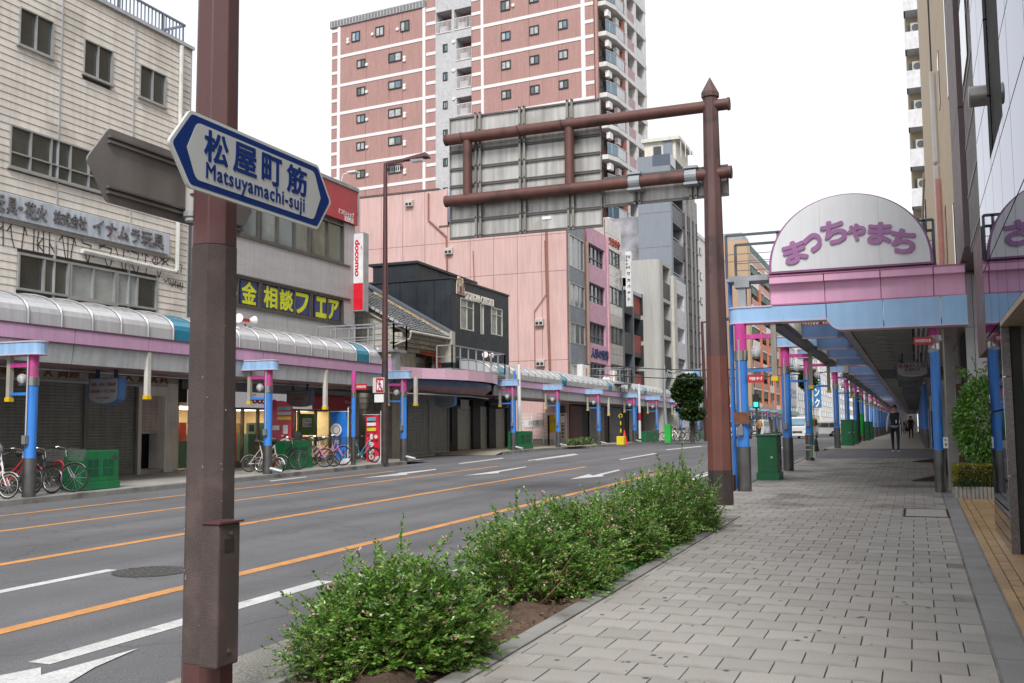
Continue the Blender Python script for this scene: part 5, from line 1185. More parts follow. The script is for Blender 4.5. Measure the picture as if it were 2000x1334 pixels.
for (x0, x1, y, z1, z2) in ((-3.51, .46, 20.62, 5.52, 5.12), (-3.4, .46, 21.1, 5.40, 5.0)):
 for zz in (z1, ): MB().bar((x0, y, zz), (x1, y, zz), .05).build('top_rail', sg, cw_)
 for zz in (z2, z2 - .15): MB().bar((x0, y, zz), (x1, y, zz), .012).build('wire', sg, cw_)
 for x in (x0, x0 + 1.05, .3, x1): MB().bar((x, y, 4.62), (x, y, z1), .05).build('rail_post', sg, cw_)
MB().box(-3.30, 20.62, 3.97, -3.14, 20.82, 4.56).build('stub_column', galv, cw_); MB().box(-3.36, 20.58, 4.42, -3.06, 20.86, 4.58).build('clamp', galv, cw_)
MB().cyl((-3.50, 20.9, .3), (-3.50, 20.9, 4.6), .045, n=8).build('blue_downpipe', blue, cw_, smooth=True)
slat = mat('dark_ceiling_slat', (.25, .25, .225), .5, var=.1); opn = mat('cream_truss', (.33, .30, .24), .6)
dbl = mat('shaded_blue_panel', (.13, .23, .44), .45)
vg = mat('clear_vault_glazing', (.7, .72, .72), .15, var=.05, trans=.0, alpha=.35, coat=.5)
def east_canopy(label, y0, y1, first, detail):
 t = thing('east_arcade_canopy', label, 'canopy', (-1, y0, 3.5), 'arcade roofs over the east pavement')
 zc = 3.47; x0, x1 = -1.28, .42
 pitch = 3.8 if first else 3.8
 n = max(1, round((y1 - y0) / pitch));
 mb = MB(); w = .105; x = x0 + .12
 while x < x1 - .35: mb.box(x, y0, zc + .02, x + w - .02, y1, zc + .05); x += w
 mb = MB(); y = y0; sp = .24 if first else .6
 while y < y1: mb.box(x0 + .14, y, zc + .01, x1 - .42, y + sp * .86, zc + .05); y += sp
 o = mb.build('ceiling_slats', slat, t); o['kind'] = 'stuff'
 MB().box(x0, y0, zc + .09, 1.0, y1, zc + .16).build('ceiling_backing', dsof, t)
 MB().box(x1 - .38, y0, zc + .03, x1 - .05, y1, zc + .07).build('service_tray', mat('tray_grey', (.30, .30, .28), .4, .5), t)
 for k in range(3): MB().tube([(x1 - .33 + k * .09, y0, zc + .0), (x1 - .33 + k * .09, y1, zc + .0)], .028, 6).build('service_pipe', cab_, t)
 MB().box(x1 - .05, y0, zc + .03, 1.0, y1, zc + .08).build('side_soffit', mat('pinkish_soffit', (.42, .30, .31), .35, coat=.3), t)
 mb = MB(); mb.box(x0 - .02, y0, zc - .02, x0 + .13, y1, zc + .03); mb.build('pink_edge_strip', mat('edge_strip_lilac', (.40, .30, .34), .4), t)
 for k in range(n + 1):
  y = y0 + (y1 - y0) * k / n
  MB().box(x0 + .1, y - .04, zc - .015, x1 - .38, y + .04, zc + .04).build('ceiling_rib', mat('rib_lilac_grey', (.42, .38, .39), .4), t)
  if k < n and (first or k < 10):
   for j in range(3 if first else 2):
    yy = y + (y1 - y0) / n * (j + .5) / (3 if first else 2)
    MB().cyl((-.62, yy, zc - .005), (-.62, yy, zc + .03), .16, n=16).build('downlight', mat('lamp_ring', (.30, .30, .28), .3, .5), t, smooth=True)
  if k > 0 or not first:
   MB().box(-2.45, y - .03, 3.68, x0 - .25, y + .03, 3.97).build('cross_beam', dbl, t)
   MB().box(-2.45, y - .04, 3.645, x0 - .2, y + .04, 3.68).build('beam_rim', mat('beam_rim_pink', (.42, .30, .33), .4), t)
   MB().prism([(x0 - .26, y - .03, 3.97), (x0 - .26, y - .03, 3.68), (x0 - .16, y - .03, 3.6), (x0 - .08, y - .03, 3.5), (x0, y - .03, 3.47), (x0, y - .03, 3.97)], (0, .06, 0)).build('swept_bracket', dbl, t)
   MB().box(-2.5, y + .1, 3.95, x0 - .1, y + 1.1 if first else y + .9, 4.0).build('pink_soffit_panel', mat('rose_soffit', (.30, .14, .17), .5), t)
   MB().box(-2.62, y - .1, 3.72, -2.45, y + .35, 4.05).build('truss_bracket', opn, t)
 MB().box(x0 - .3, y0, 3.97, x0 + .3, y1, 4.02).build('upper_deck', dsof, t)
 mb = MB(); mb.box(-2.68, y0, 3.62, -2.46, y1, 3.74); mb.build('gutter_rail', mat('dark_gutter', (.13, .115, .095), .45, .3, streak=.2), t)
 MB().tube([(-2.56, y0, 3.79), (-2.56, y1, 3.79)], .05, 8).build('gutter_pipe', mat('pipe_tan', (.32, .29, .24), .4, .4), t, smooth=True)
 MB().box(-2.72, y0, 3.60, -2.69, y1, 3.80).build('outer_lip', gfas, t)
 pr = [(-2.45 + .62 - .62 * math.cos(a), 4.05 + .75 * math.sin(a)) for a in np.linspace(0, math.pi, 13)]
 m_ = round((y1 - y0) / (.62 if first else 1.3))
 for k in range(m_):
  a, b = y0 + (y1-y0)*k/m_, y0 + (y1-y0)*(k+1)/m_
  mb = MB()
  for p, q in zip(pr, pr[1:]): mb.face([(p[0], a, p[1]), (p[0], b, p[1]), (q[0], b, q[1]), (q[0], a, q[1])])
  mb.build('vault_pane', teal if k % 9 == 3 else vg, t, smooth=True)
  MB().tube([(p[0], a, p[1]) for p in pr], .03, 5).build('vault_rib', mat('orange_brown_rib', (.40, .20, .11), .5), t, smooth=True)
 MB().box(-1.22, y0, 4.02, -1.17, y1, 4.1).build('vault_curb', opn, t)
 return t
east_canopy('near section of right hand arcade roof with dark slatted ceiling and open framed bay', 20.85, 36.0, True, True)
east_canopy('far section of right hand arcade roof receding beyond the side street', 42.5, 172, False, False)
MB_ = thing('link_roof', 'low dark roof linking the two arcade sections over side street', 'roof', (-.3, 39, 3.5)); MB().box(-1.28, 36.05, 3.45, 1.0, 42.45, 3.6).build('roof_panel', dsof, MB_); MB().box(-1.3, 36.05, 3.42, -1.15, 42.45, 3.62).build('edge', MATS['edge_strip_lilac'], MB_)
hsign('hanging_shop_sign', 'grey hanging sign with dark red characters nearest under the right arcade', *(lambda c: (c[0], c[1], c[2]))(onY(1781, 708, 24.0)), .66, .33, [('㊗増村人形', .3, .9), ('松屋町店', .22, .5), ('まっちゃまち', .09, .4)], sgr, mat('maroon_letter', (.16, .02, .03), .5), ndk, dep=.08)
for k, y in enumerate((30, 35, 47, 53, 60, 68, 76, 86)):
 hsign('hanging_shop_sign', 'grey hanging sign under the right arcade, %s behind the nearest one' % ORD[k], -.12, y, 3.2, .72, .42, [('人形 ' + '竹田玉山増森吉徳'[k], .3, .7)], mat('dim_sign_grey', (.17, .18, .19), .5), mat('dim_red', (.16, .07, .07), .5), ndk, dep=.08)
# the apartment tower and its neighbours
A_ = R(180 - 4.5)
Tc = onY(1168, 205, 87.0); TW = Fr((Tc[0], Tc[1]), R(-4.5)); tq = lambda x, y: TW.px(640 + x / 3.176, y / 3.176)
brk = mat('pink_brown_tile', (.39, .225, .20), .6, var=.035, vs=.4, fine=.10, fs=9, streak=.12)
bandw = mat('white_tile_band', (.74, .71, .71), .5, var=.03)
gtile = mat('grey_mottled_tile', (.47, .47, .48), .6, var=.06, vs=2, fine=.12, fs=6)
dfr = mat('black_window_frame', (.03, .033, .035), .4)
litw = mat('bright_curtained_glass', (.42, .44, .43), .15, var=.3, vs=2.2, coat=.7); bluw = mat('sky_blue_glass', (.14, .25, .33), .08, var=.3, vs=1, coat=.7)
tow = thing('apartment_tower', 'tall pinkish brown tiled apartment tower with white grid bands and curved balconies', 'apartment tower', (Tc[0], Tc[1], .6))
U = lambda x, y=500: tq(x, y)[0]; Zq = lambda x, y: tq(x, y)[1]
uL, uR = U(25), 0.0; topL = Zq(25, 178); topR = topL + 6.5; zlow = 8.0
rec = []
recx = (U(800), U(893))
recs = [(recx[0], recx[1], Zq(800, 378), Zq(800, 240)), (recx[0], recx[1], Zq(800, 553), Zq(800, 430)), (recx[0], recx[1], Zq(800, 722), Zq(800, 608)), (U(787), recx[1], Zq(790, 188), Zq(790, 60)), (U(675), U(772), Zq(675, 214), Zq(675, 80))]
mb = MB(); holes_wall(mb, TW, U(612), U(670), zlow, topL + 2.2, []); holes_wall(mb, TW, uL, U(612), zlow, topL, []); holes_wall(mb, TW, U(893), 0, zlow, topR, []); mb.build('tiled_wall', brk, tow)
mb = MB(); holes_wall(mb, TW, U(670), U(893), zlow, topL + 4.2, recs, d=.03, depth=1.5); mb.build('grey_tiled_wall', gtile, tow)
mb = MB(); TW.box(mb, uL + .05, U(612), zlow, topL - .05, -14, -.05); TW.box(mb, U(612), U(670), zlow, topL + 2.1, -14, -.05); TW.box(mb, U(670), U(893), zlow, topL + 4.1, -14, -1.5); TW.box(mb, U(893), -.02, zlow, topR, -14, -.05); mb.build('tower_core', brk, tow)
TW.box(mb := MB(), uL - .2, U(612) - .1, topL, topL + .75, -1.6, .12); mb.build('slatted_roof_edge', mat('slate_roof_edge', (.20, .20, .21), .5), tow)
for k in range(30):
 u = uL + (U(612) - uL) * k / 30; mb = MB(); TW.box(mb, u, u + .1, topL + .02, topL + .78, .12, .18); mb.build('roof_slat', mat('slat_light', (.42, .42, .42), .5), tow)
for y in (352, 531, 704, 868, 1034, 1190):
 z = Zq(80, y); mb = MB(); TW.box(mb, U(66), U(612) - .0, z - .16, z + .16, 0, .05); mb.build('white_band', bandw, tow)
zb0 = [Zq(80, y) for y in (352, 531, 704, 868, 1034, 1190)]; fh = (zb0[0] - zb0[-1]) / 5
lv = [zb0[0] + fh * k for k in (1, 2, 3, 4)] + zb0 + [zb0[-1] - fh * k for k in (1, 2, 3)]
for z in lv:
 for (a, b, z2) in ((25, 66, 0), (25, 66, fh/2), (612, 670, 0), (612, 670, fh/2), (895, 952, 0), (895, 952, fh/2), (968, 1580, 0), (1600, 1655, 0), (1600, 1655, fh/2)):
  zz = z + z2
  if zz > (topL if a < 600 else topR): continue
  if a == 968: zz += .0
  mb = MB(); TW.box(mb, U(a), min(U(b), -.02), zz - .16, zz + .16, 0, .05); mb.build('white_band', bandw, tow)
for a, b, tp in ((62, 79, topL), (590, 607, topL + 2), (953, 969, topR), (1577, 1602, topR)):
 mb = MB(); TW.box(mb, U(a), U(b), zlow, tp, .0, .07); mb.build('white_pilaster', bandw, tow)
for a in (236, 380, 462, 1078, 1250, 1432):
 mb = MB(); TW.box(mb, U(a), U(a) + .05, zlow, topL if a < 600 else topR, 0, .012); mb.build('wall_seam', mat('tile_seam', (.22, .12, .11), .7), tow)
def tw_win(x0, x1, y0, y1, k):
 a, b = U(x0), U(x1); z1, z0 = Zq(x0, y0), Zq(x1, y1); z0 = min(z0, z1 - .9)
 window(TW, a, b, z1 - (z1 - Zq(x0, y0 + (y1 - y0) * .94)) , z1, tow, 2, fm=dfr, t=.1, inset=-.02, proud=.1, panes=[(litw, glassg), (glassg, litw), (litw, bluw), (litw, litw)][k % 4])
kk = 0
for y0, y1 in ((375, 430), (545, 600), (715, 770), (885, 940), (1058, 1112)): tw_win(182, 234, y0, y1, kk); kk += 1
for y0, y1 in ((335, 395), (507, 563), (680, 738), (853, 911), (1027, 1085)): tw_win(378, 460, y0, y1, kk); kk += 1
for a, b, y0, y1 in ((148, 200, 202, 268), (297, 350, 170, 236), (452, 508, 135, 205)): tw_win(a, b, y0, y1, kk); kk += 1
for a, b, ys in ((1078, 1138, ((8, 76), (202, 260), (382, 440), (565, 622), (748, 804))), (1255, 1315, ((-30, 25), (166, 226), (350, 408), (535, 593))), (1434, 1494, ((130, 190), (316, 376), (502, 560)))):
 for y0, y1 in ys: tw_win(a, b, y0, y1, kk); kk += 1
for y0, y1 in ((277, 330), (452, 507), (630, 683), (807, 860), (984, 1038), (1166, 1205)): tw_win(717, 745, y0, y1, kk); kk += 1
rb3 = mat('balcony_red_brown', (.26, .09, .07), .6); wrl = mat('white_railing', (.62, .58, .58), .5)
for (a, b, c, d_) in recs:
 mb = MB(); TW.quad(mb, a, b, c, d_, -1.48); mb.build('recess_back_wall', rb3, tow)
 window(Fr((TW.o + TW.n * -1.47)[:2], R(-4.5)), a + (b-a)*.42, b - .1, c + .2, d_ - .5, tow, 2, fm=dfr, t=.1, inset=-.02, proud=.1, panes=[glassg, litw])
 mb = MB(); TW.box(mb, a, b, c + 1.15, c + 1.22, .02, .08); TW.box(mb, a, b, c - .05, c + .06, -.1, .09); n = 12
 for k in range(n + 1): u = a + (b - a - .05) * k / n; TW.box(mb, u, u + .05, c, c + 1.2, .03, .07)
 o = mb.build('balcony_railing', wrl, tow); o['kind'] = 'stuff'
 mb = MB(); TW.box(mb, a + .25, a + 1.0, c + .1, c + .85, -.7, -.35); mb.build('air_conditioner', white, tow)
vg_ = [(128, 245), (128, 262), (244, 402), (244, 570), (245, 742), (246, 913), (248, 1086), (478, 357), (478, 375), (478, 530), (478, 548), (480, 705), (480, 722), (480, 880), (480, 897), (481, 1055), (481, 1072), (280, 213), (435, 182), (784, 260), (784, 437), (785, 613), (1152, 34)]
for x, y in vg_:
 u, z = tq(x, y); MB().cyl(TW.p(u, z, 0), TW.p(u, z, .14), .17, n=10).build('round_vent', white, tow, smooth=True)
TS = Fr((Tc[0], Tc[1]), R(85.5)); LS = TS.px(1238, 45)[0]
conc_w = mat('white_balcony_slab', (.62, .61, .60), .55, streak=.08); gls_b = mat('blue_balcony_glass', (.10, .17, .22), .08, var=.2, coat=.7); gls_w = mat('frosted_balcony_glass', (.42, .44, .46), .2, coat=.4); mauvep = mat('mauve_balcony_panel', (.38, .25, .28), .5)
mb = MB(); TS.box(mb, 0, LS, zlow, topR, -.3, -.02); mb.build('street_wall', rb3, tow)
mb = MB(); TS.box(mb, -.25, .02, zlow, topR, -.1, .15); mb.build('corner_pier', brk, tow)
cu_ = [LS * .44, LS * .70, LS * .97]
for u in cu_: mb = MB(); TS.box(mb, u - .28, u + .28, zlow, topR, -.1, 1.25); mb.build('white_column', conc_w, tow)
z = lv[3] - fh * .12
bal_ = []
while z > 8: bal_.append(z); z -= fh
for bi, z in enumerate(bal_):
 dd = [(.05, .35), (.12, 1.0), (.28, 1.5), (.44, 1.5)]
 poly = [TS.p(0.05, z, 0), TS.p(.05, z, .9), TS.p(LS*.06, z, 1.05), TS.p(LS*.16, z, 1.3), TS.p(LS, z, 1.3), TS.p(LS, z, 0)]
 MB().prism(poly, (0, 0, .42)).build('balcony_slab', conc_w, tow)
 segs = [((0.05, .05, .9), (LS*.06, 1.25)), ]
 pts = [(0.05, .85), (LS*.06, 1.03), (LS*.16, 1.27), (LS*.30, 1.27), (cu_[0] - .3, 1.27)]
 for i, (p, q) in enumerate(zip(pts, pts[1:])):
  a, b = Vector(TS.p(p[0], z + .98, p[1])), Vector(TS.p(q[0], z + .98, q[1]))
  MB().bar(a, b, .03, 1.0).build('glass_railing', gls_b if i < 2 else gls_w, tow)
  MB().bar(a + Vector((0, 0, .54)), b + Vector((0, 0, .54)), .08).bar(b + Vector((0, 0, -.5)), b + Vector((0, 0, .5)), .07).build('rail', alu, tow)
 mb = MB(); TS.box(mb, cu_[0] + .28, cu_[1] - .28, z + .42, z + 1.5, 1.1, 1.2); mb.build('balcony_panel', mauvep, tow)
 mb = MB(); TS.box(mb, cu_[1] + .28, cu_[2] - .28, z + .42, z + 1.5, 1.1, 1.2); mb.build('glass_railing', gls_w, tow)
 for u0, u1 in ((.6, 2.6), (cu_[0] + .6, cu_[1] - .6), (cu_[1] + .5, cu_[2] - .5)): mb = MB(); TS.box(mb, u0, u1, z + .5, z + 2.45, -.02, .03); mb.build('balcony_door', glassd, tow)
 if bi > 1:
  for u0 in (.5, LS * .25): mb = MB(); TS.box(mb, u0, u0 + .8, z - .9, z - .3, .6, .95); mb.build('air_conditioner', white, tow)
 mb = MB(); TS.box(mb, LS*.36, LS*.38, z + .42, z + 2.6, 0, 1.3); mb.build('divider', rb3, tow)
# grey-blue tower, concrete flats, white flats
FW = FX(-20.0)
def fb(px0, px1): return FW.px(px0, 600)[0], FW.px(px1, 600)[0]
Yg = 82.0
gb = thing('blue_grey_tower', 'blue grey apartment tower with dark balconies and a rounded glazed top corner', 'apartment tower', (-20, Yg, .6))
FGy = FY(Yg); g0x = FGy.px(1246, 400)[0]; cxg = FGy.px(1310, 400)[0]; gtz = FGy.px(1280, 304)[1]; FGx = FX(cxg)
gbm = mat('blue_grey_render', (.21, .235, .275), .55, var=.04, streak=.05); gdk = mat('charcoal_balcony', (.075, .078, .085), .5)
ge = FGx.px(1362, 450)[0]
MB().box(g0x, Yg, 2, cxg - 1.5, ge, gtz).build('side_wall', gbm, gb);
for zz in np.linspace(5, gtz - 2, 7): MB().box(g0x, Yg - .01, zz, cxg, Yg, zz + .03).build('wall_joint', mat('joint_grey', (.12, .135, .16), .6), gb)
MB().box(cxg - 1.5, Yg, 2, cxg, Yg + .6, gtz).build('corner_wall', gbm, gb)
z = gtz - 1.2; k = 0; fh2 = FGx.px(1335, 410)[1] - FGx.px(1335, 478)[1]; fh2 = 3.0
while z > 4:
 for (a, b) in ((Yg + .6, Yg + (ge-Yg)*.42), (Yg + (ge-Yg)*.48, Yg + (ge-Yg)*.62)):
  MB().box(cxg - 1.5, a, z - 1.35, cxg, b, z - .05).build('balcony_front', gdk if k % 3 else gbm, gb)
  MB().box(cxg - 1.45, a, z - 1.5, cxg - .02, b, z - 1.36).build('slab', gbm, gb)
  MB().bar((cxg + .0, a, z + .12), (cxg, b, z + .12), .05).build('rail', alu, gb)
 MB().box(cxg - .1, Yg + (ge-Yg)*.66, z - 2.4, cxg + .03, Yg + (ge-Yg)*.74, z - .7).build('window', glassd, gb)
 MB().box(cxg - .1, Yg + (ge-Yg)*.84, z - 2.4, cxg + .03, Yg + (ge-Yg)*.9, z - .7).build('window', glassd, gb)
 z -= 3.0; k += 1
MB().box(cxg - 1.6, Yg + (ge-Yg)*.62, 2, cxg, ge, gtz - 2).build('end_bay', gbm, gb)
for q in (.45, .64, .79): MB().box(cxg - .05, Yg + (ge-Yg)*q, 2, cxg + .22, Yg + (ge-Yg)*q + .35, gtz - 1).build('vertical_fin', mat('taupe_fin', (.26, .25, .23), .5), gb)
MB().box(cxg - 1.5, Yg - .02, gtz - .9, cxg + .05, Yg + 2, gtz + .05).build('glazed_top_corner', mat('smoky_blue_glass', (.07, .09, .13), .1, coat=.6), gb)
pH = thing('rooftop_plant_house', 'cream rooftop plant house with a railed tank on the blue grey tower', 'rooftop hut', (-22, Yg + 2, gtz))
hx0, hz1 = FGy.px(1247, 262); hx1 = FGy.px(1309, 262)[0]
MB().box(hx0, Yg + 2, gtz, hx1, Yg + 7, hz1 - .3).build('hut_wall', mat('pale_cream_render', (.62, .60, .51), .6), pH); MB().box(hx0 - .2, Yg + 1.7, hz1 - .3, hx1 + .4, Yg + 7.3, hz1).build('hut_roof', mat('cream_roof', (.6, .59, .52), .6), pH)
MB().box(hx0 + .8, Yg + 1.95, gtz + .2, hx0 + 1.5, Yg + 2, hz1 - .7).build('louvre', glassd, pH); MB().box(hx0 + 1.7, Yg + 1.9, gtz, hx0 + 2.5, Yg + 2, hz1 - .35).build('blue_panel', gbm, pH)
for k in range(8): a = k / 8 * math.pi; MB().bar((hx1 + .5 + 1.0*math.sin(a), Yg + 3 - 1.2*math.cos(a), gtz + .1), (hx1 + .5 + 1.0*math.sin(a), Yg + 3 - 1.2*math.cos(a), gtz + 1.5), .04).build('tank_rail', white, pH)
Yc = FW.px(1251, 600)[0]; FC = FY(Yc); cfl = thing('concrete_flats', 'pale ribbed concrete flats with rounded corner and dark railed balconies', 'apartment block', (-20, Yc, .6))
czt = FC.px(1262, 507)[1]; cr_x = FC.px(1289, 600)[0]; FCx = FX(cr_x); cfm = mat('ribbed_concrete', (.42, .42, .40), .65, var=.05, streak=.08, bump=.8, bs=3, sc=(6, 6, .1));
u1c = FCx.px(1311, 600)[0]
MB().box(-29, Yc, -.2, cr_x - .6, u1c, czt).build('side_wall', cfm, cfl)
MB().tube([(cr_x - .6, Yc + .6, 0), (cr_x - .6, Yc + .6, czt)], .6, 20).build('rounded_corner', cfm, cfl, smooth=True)
crx = [(x, y) for x, y in ((cr_x - .6, Yc + .6), (cr_x, Yc + .6), (cr_x, Yc + 1.2), (cr_x - .6, Yc + 1.2))]; MB().prism([(x, y, 0) for x, y in crx], (0, 0, czt)).build('pier', cfm, cfl)
z = czt - .3
while z > 3:
 MB().box(cr_x - 1.6, Yc + 1.2, z - .0, cr_x, u1c, z + .3).build('slab', cfm, cfl)
 MB().box(cr_x - .08, Yc + 1.2, z - 2.65, cr_x - .02, u1c, z - 1.35).build('dark_railing', mat('dark_bar_railing', (.03, .03, .033), .5), cfl)
 mb = MB(); mb.box(cr_x - 1.5, Yc + 1.4, z - 2.6, cr_x - 1.45, u1c - .3, z - .5); mb.build('balcony_door', glassd, cfl); z -= 3.0
MB().box(cr_x - 1.6, u1c - .25, 0, cr_x + .02, u1c, czt).build('end_pier', cfm, cfl)
for k in range(4):
 zz = FC.px(1252, 575 + 50 * k)[1]; MB().box(FC.px(1250, 600)[0] - .6, Yc - .12, zz - 1.6, FC.px(1256, 600)[0], Yc + .1, zz).build('slot_window', glassd, cfl)
wf = thing('white_flats', 'white rendered flats with square recessed windows beyond the ribbed concrete flats', 'apartment block', (-20, u1c, .6))
wtz = FCx.px(1312, 540)[1]; u2c = FCx.px(1340, 600)[0]; wfm = mat('white_render', (.60, .60, .64), .6, streak=.08)
hs_ = [(u1c + (u2c-u1c)*.35, u1c + (u2c-u1c)*.85, FCx.px(1326, b)[1], FCx.px(1326, t)[1]) for t, b in ((575, 605), (640, 668), (700, 728))]
mb = MB(); holes_wall(mb, FCx, u1c, u2c, 0, wtz, hs_, d=.02, depth=.8); mb.build('front_wall', wfm, wf); MB().box(-29, u1c, 0, cr_x - .8, u2c, wtz - .05).build('core', wfm, wf); MB().box(cr_x - .8, u1c + .01, wtz - .3, cr_x, u2c, wtz - .02).build('roof_edge', wfm, wf)
for h in hs_: window(FCx, *h, wf, 3, fm=alu, t=.1, inset=.7, proud=-.6)
MB().box(cr_x - .3, u1c, 0, cr_x + .25, u1c + 1.1, wtz).build('pilaster', mat('cream_pilaster', (.50, .49, .44), .6), wf)
gg = thing('glass_office_block', 'dark steel and glass gridded office beyond the white flats', 'building', (-20, u2c, .6))
u3c = FCx.px(1367, 600)[0]; gzt = FCx.px(1352, 430)[1]; MB().box(-29, u2c, 0, cr_x - .1, u3c, gzt).build('glazing', mat('office_glazing', (.30, .29, .32), .08, var=.5, vs=.8, coat=.8), gg)
for k in range(8):
 u = u2c + (u3c - u2c) * k / 8; MB().box(cr_x - .1, u, 0, cr_x + .05, u + .18, gzt).build('mullion', gdk, gg)
for k in range(14): MB().box(cr_x - .1, u2c, gzt * k / 14, cr_x + .03, u3c, gzt * k / 14 + .15).build('transom', gdk, gg)
# generic blocks further up the west side
def block(name, label, cat, X, y0, y1, h, wall, floors, bays, back=12, winm=None, balcony=None, z0=0.0, side_win=0, wfrac=.6, hfrac=.5):
 t = thing(name, label, cat, (X, (y0+y1)/2, .6)); s = 1 if X < 0 else -1
 MB().box(X, y0, z0 - .5, X - back * s, y1, h).build('wall', wall, t)
 MB().box(X + .1*s, y0 - .1, h, X - back * s, y1 + .1, h + .4).build('parapet', wall, t)
 f = FX(X) if s > 0 else Fr((X, 0), -math.pi/2)
 sg_ = 1 if s > 0 else -1
 fhh = (h - z0 - 3.2) / floors
 for i in range(floors):
  zb = z0 + 3.4 + fhh * i
  if balcony:
   mb = MB(); mb.box(X, y0 + .2, zb - .15, X + 1.2*s, y1 - .2, zb); mb.box(X + 1.12*s, y0 + .2, zb, X + 1.2*s, y1 - .2, zb + 1.0); mb.build('balcony', balcony, t)
  for j in range(bays):
   a = y0 + (y1-y0)*(j + .5 - wfrac/2)/bays; b = y0 + (y1-y0)*(j + .5 + wfrac/2)/bays
   mb = MB(); mb.box(X - .1*s, a, zb + fhh*.22, X + .05*s, b, zb + fhh*(.22 + hfrac)); w = mb.build('window', dfr, t)
   MB().box(X, a + .12, zb + fhh*.22 + .1, X + .07*s, (a+b)/2 - .05, zb + fhh*(.22+hfrac) - .1).build('pane', [glassg, litw, glassd][(i*3 + j) % 3], w)
   MB().box(X, (a+b)/2 + .05, zb + fhh*.22 + .1, X + .07*s, b - .12, zb + fhh*(.22+hfrac) - .1).build('pane', [glassd, glassg, litw][(i + j*2) % 3], w)
 for i in range(side_win):
  for q in range(floors):
   zb = z0 + 3.4 + fhh * q + fhh*.25; x = X - s * (2 + 3.2 * i); MB().box(x, y0 - .05, zb, x - 1.2*s, y0, zb + fhh*.45).build('window', glassd, t)
 return t
orb = mat('orange_tan_render', (.46, .32, .21), .6, var=.05); wht = mat('chalky_white_wall', (.70, .66, .64), .6, var=.04, streak=.05); salm = mat('salmon_balcony', (.50, .26, .20), .6)
crm = mat('cream_block_wall', (.55, .47, .34), .6, streak=.1); gyb = mat('pale_grey_block', (.50, .51, .52), .6, streak=.08)
Xw = -21.2; q_ = lambda a: FX(Xw).px(a, 700)[0]
block('white_block', 'chalky white block with a grey stripe glimpsed beside the brown column', 'building', Xw, q_(1366), q_(1392), FX(Xw).px(1372, 470)[1], wht, 7, 2, wfrac=.3, hfrac=.3)
block('tiled_roof_shop', 'low cream shop with a dark tiled roof behind the gantry column', 'building', Xw + .8, q_(1394), q_(1420), 8.5, crm, 2, 2)
yb0 = q_(1466);
wb2 = block('pale_pink_block', 'plain pale pink and white slab block left of the tan balconied tower', 'building', Xw - 3, q_(1424), yb0 - 1, onX(1430, 480, Xw)[2], mat('pale_pink_render', (.68, .58, .56), .6), 9, 1, wfrac=.1, hfrac=.1)
tb_ = thing('tan_balconied_tower', 'tan orange apartment tower with stacked green and pink balconies and coral pipes', 'apartment tower', (Xw, yb0, .6))
yb1 = q_(1531); htb = onX(1468, 478, Xw)[2]; FT = FX(Xw)
MB().box(Xw - 14, yb0, 0, Xw - 1.2, yb1, htb).build('wall', orb, tb_); MB().box(Xw - 1.2, yb0, 0, Xw, yb0 + (yb1 - yb0)*.06, htb).build('end_wall', orb, tb_); MB().box(Xw - 6, yb0 + 2, htb, Xw - 1, yb0 + 8, htb + 1.5).build('roof_frame', galv, tb_)
nfl = int((htb - 4) / 3.0)
for i in range(nfl):
 zb = 4 + 3.0 * i
 for j in range(5):
  a = yb0 + (yb1 - yb0) * (.08 + .184 * j); b = a + (yb1 - yb0) * .165
  MB().box(Xw - 1.2, a, zb, Xw + .1, b, zb + .2).build('balcony_slab', wht, tb_); MB().box(Xw, a, zb + .2, Xw + .1, b, zb + 1.15).build('balcony_panel', salm if (i + j) % 3 else wht, tb_)
  MB().box(Xw - 1.2, a + .4, zb + .3, Xw - 1.15, b - .4, zb + 2.5).build('balcony_door', glassd, tb_); MB().box(Xw - .1, a, zb + 1.9, Xw + .0, b, zb + 2.9).build('green_screen', mat('dark_green_screen', (.03, .09, .06), .5), tb_)
for j in range(5): y = yb0 + (yb1 - yb0) * (.255 + .184 * j); MB().bar((Xw + .15, y, 3), (Xw + .15, y, htb - 6 * (j % 2 + 1)), .35).build('coral_pipe', mat('coral_pipe', (.55, .17, .09), .5), tb_)
ff = [(1536, 1554, 560, gyb, 'grey glass banded block seen between the first two east posts', 8), (1556, 1574, 600, wht, 'white block behind the second and third east posts', 8), (1577, 1597, 640, crm, 'cream block beyond the orange banner', 7), (1600, 1622, 610, wht, 'tall white block with narrow windows far up the street', 10), (1625, 1650, 680, gyb, 'grey block far up the street near hanging guides', 7), (1652, 1700, 715, crm, 'cream row of buildings at the far end of the street', 6)]
for a, b, pt_, m_, lb_, fl in ff:
 ya, yb_ = q_(a), q_(b); block('distant_block', lb_, 'building', Xw, ya, yb_ - .5, onX(a, pt_, Xw)[2], m_, fl, 5, back=20, side_win=2)
MB_ = block('end_block', 'pale grey building closing the view at the end of right arcade', 'building', .2, 173, 190, 22, gyb, 5, 4, back=-9)
MB_ = block('distant_block', 'wide pale block closing the far end of the street', 'building', -14, 640, 660, 40, wht, 9, 4, back=60, side_win=8)
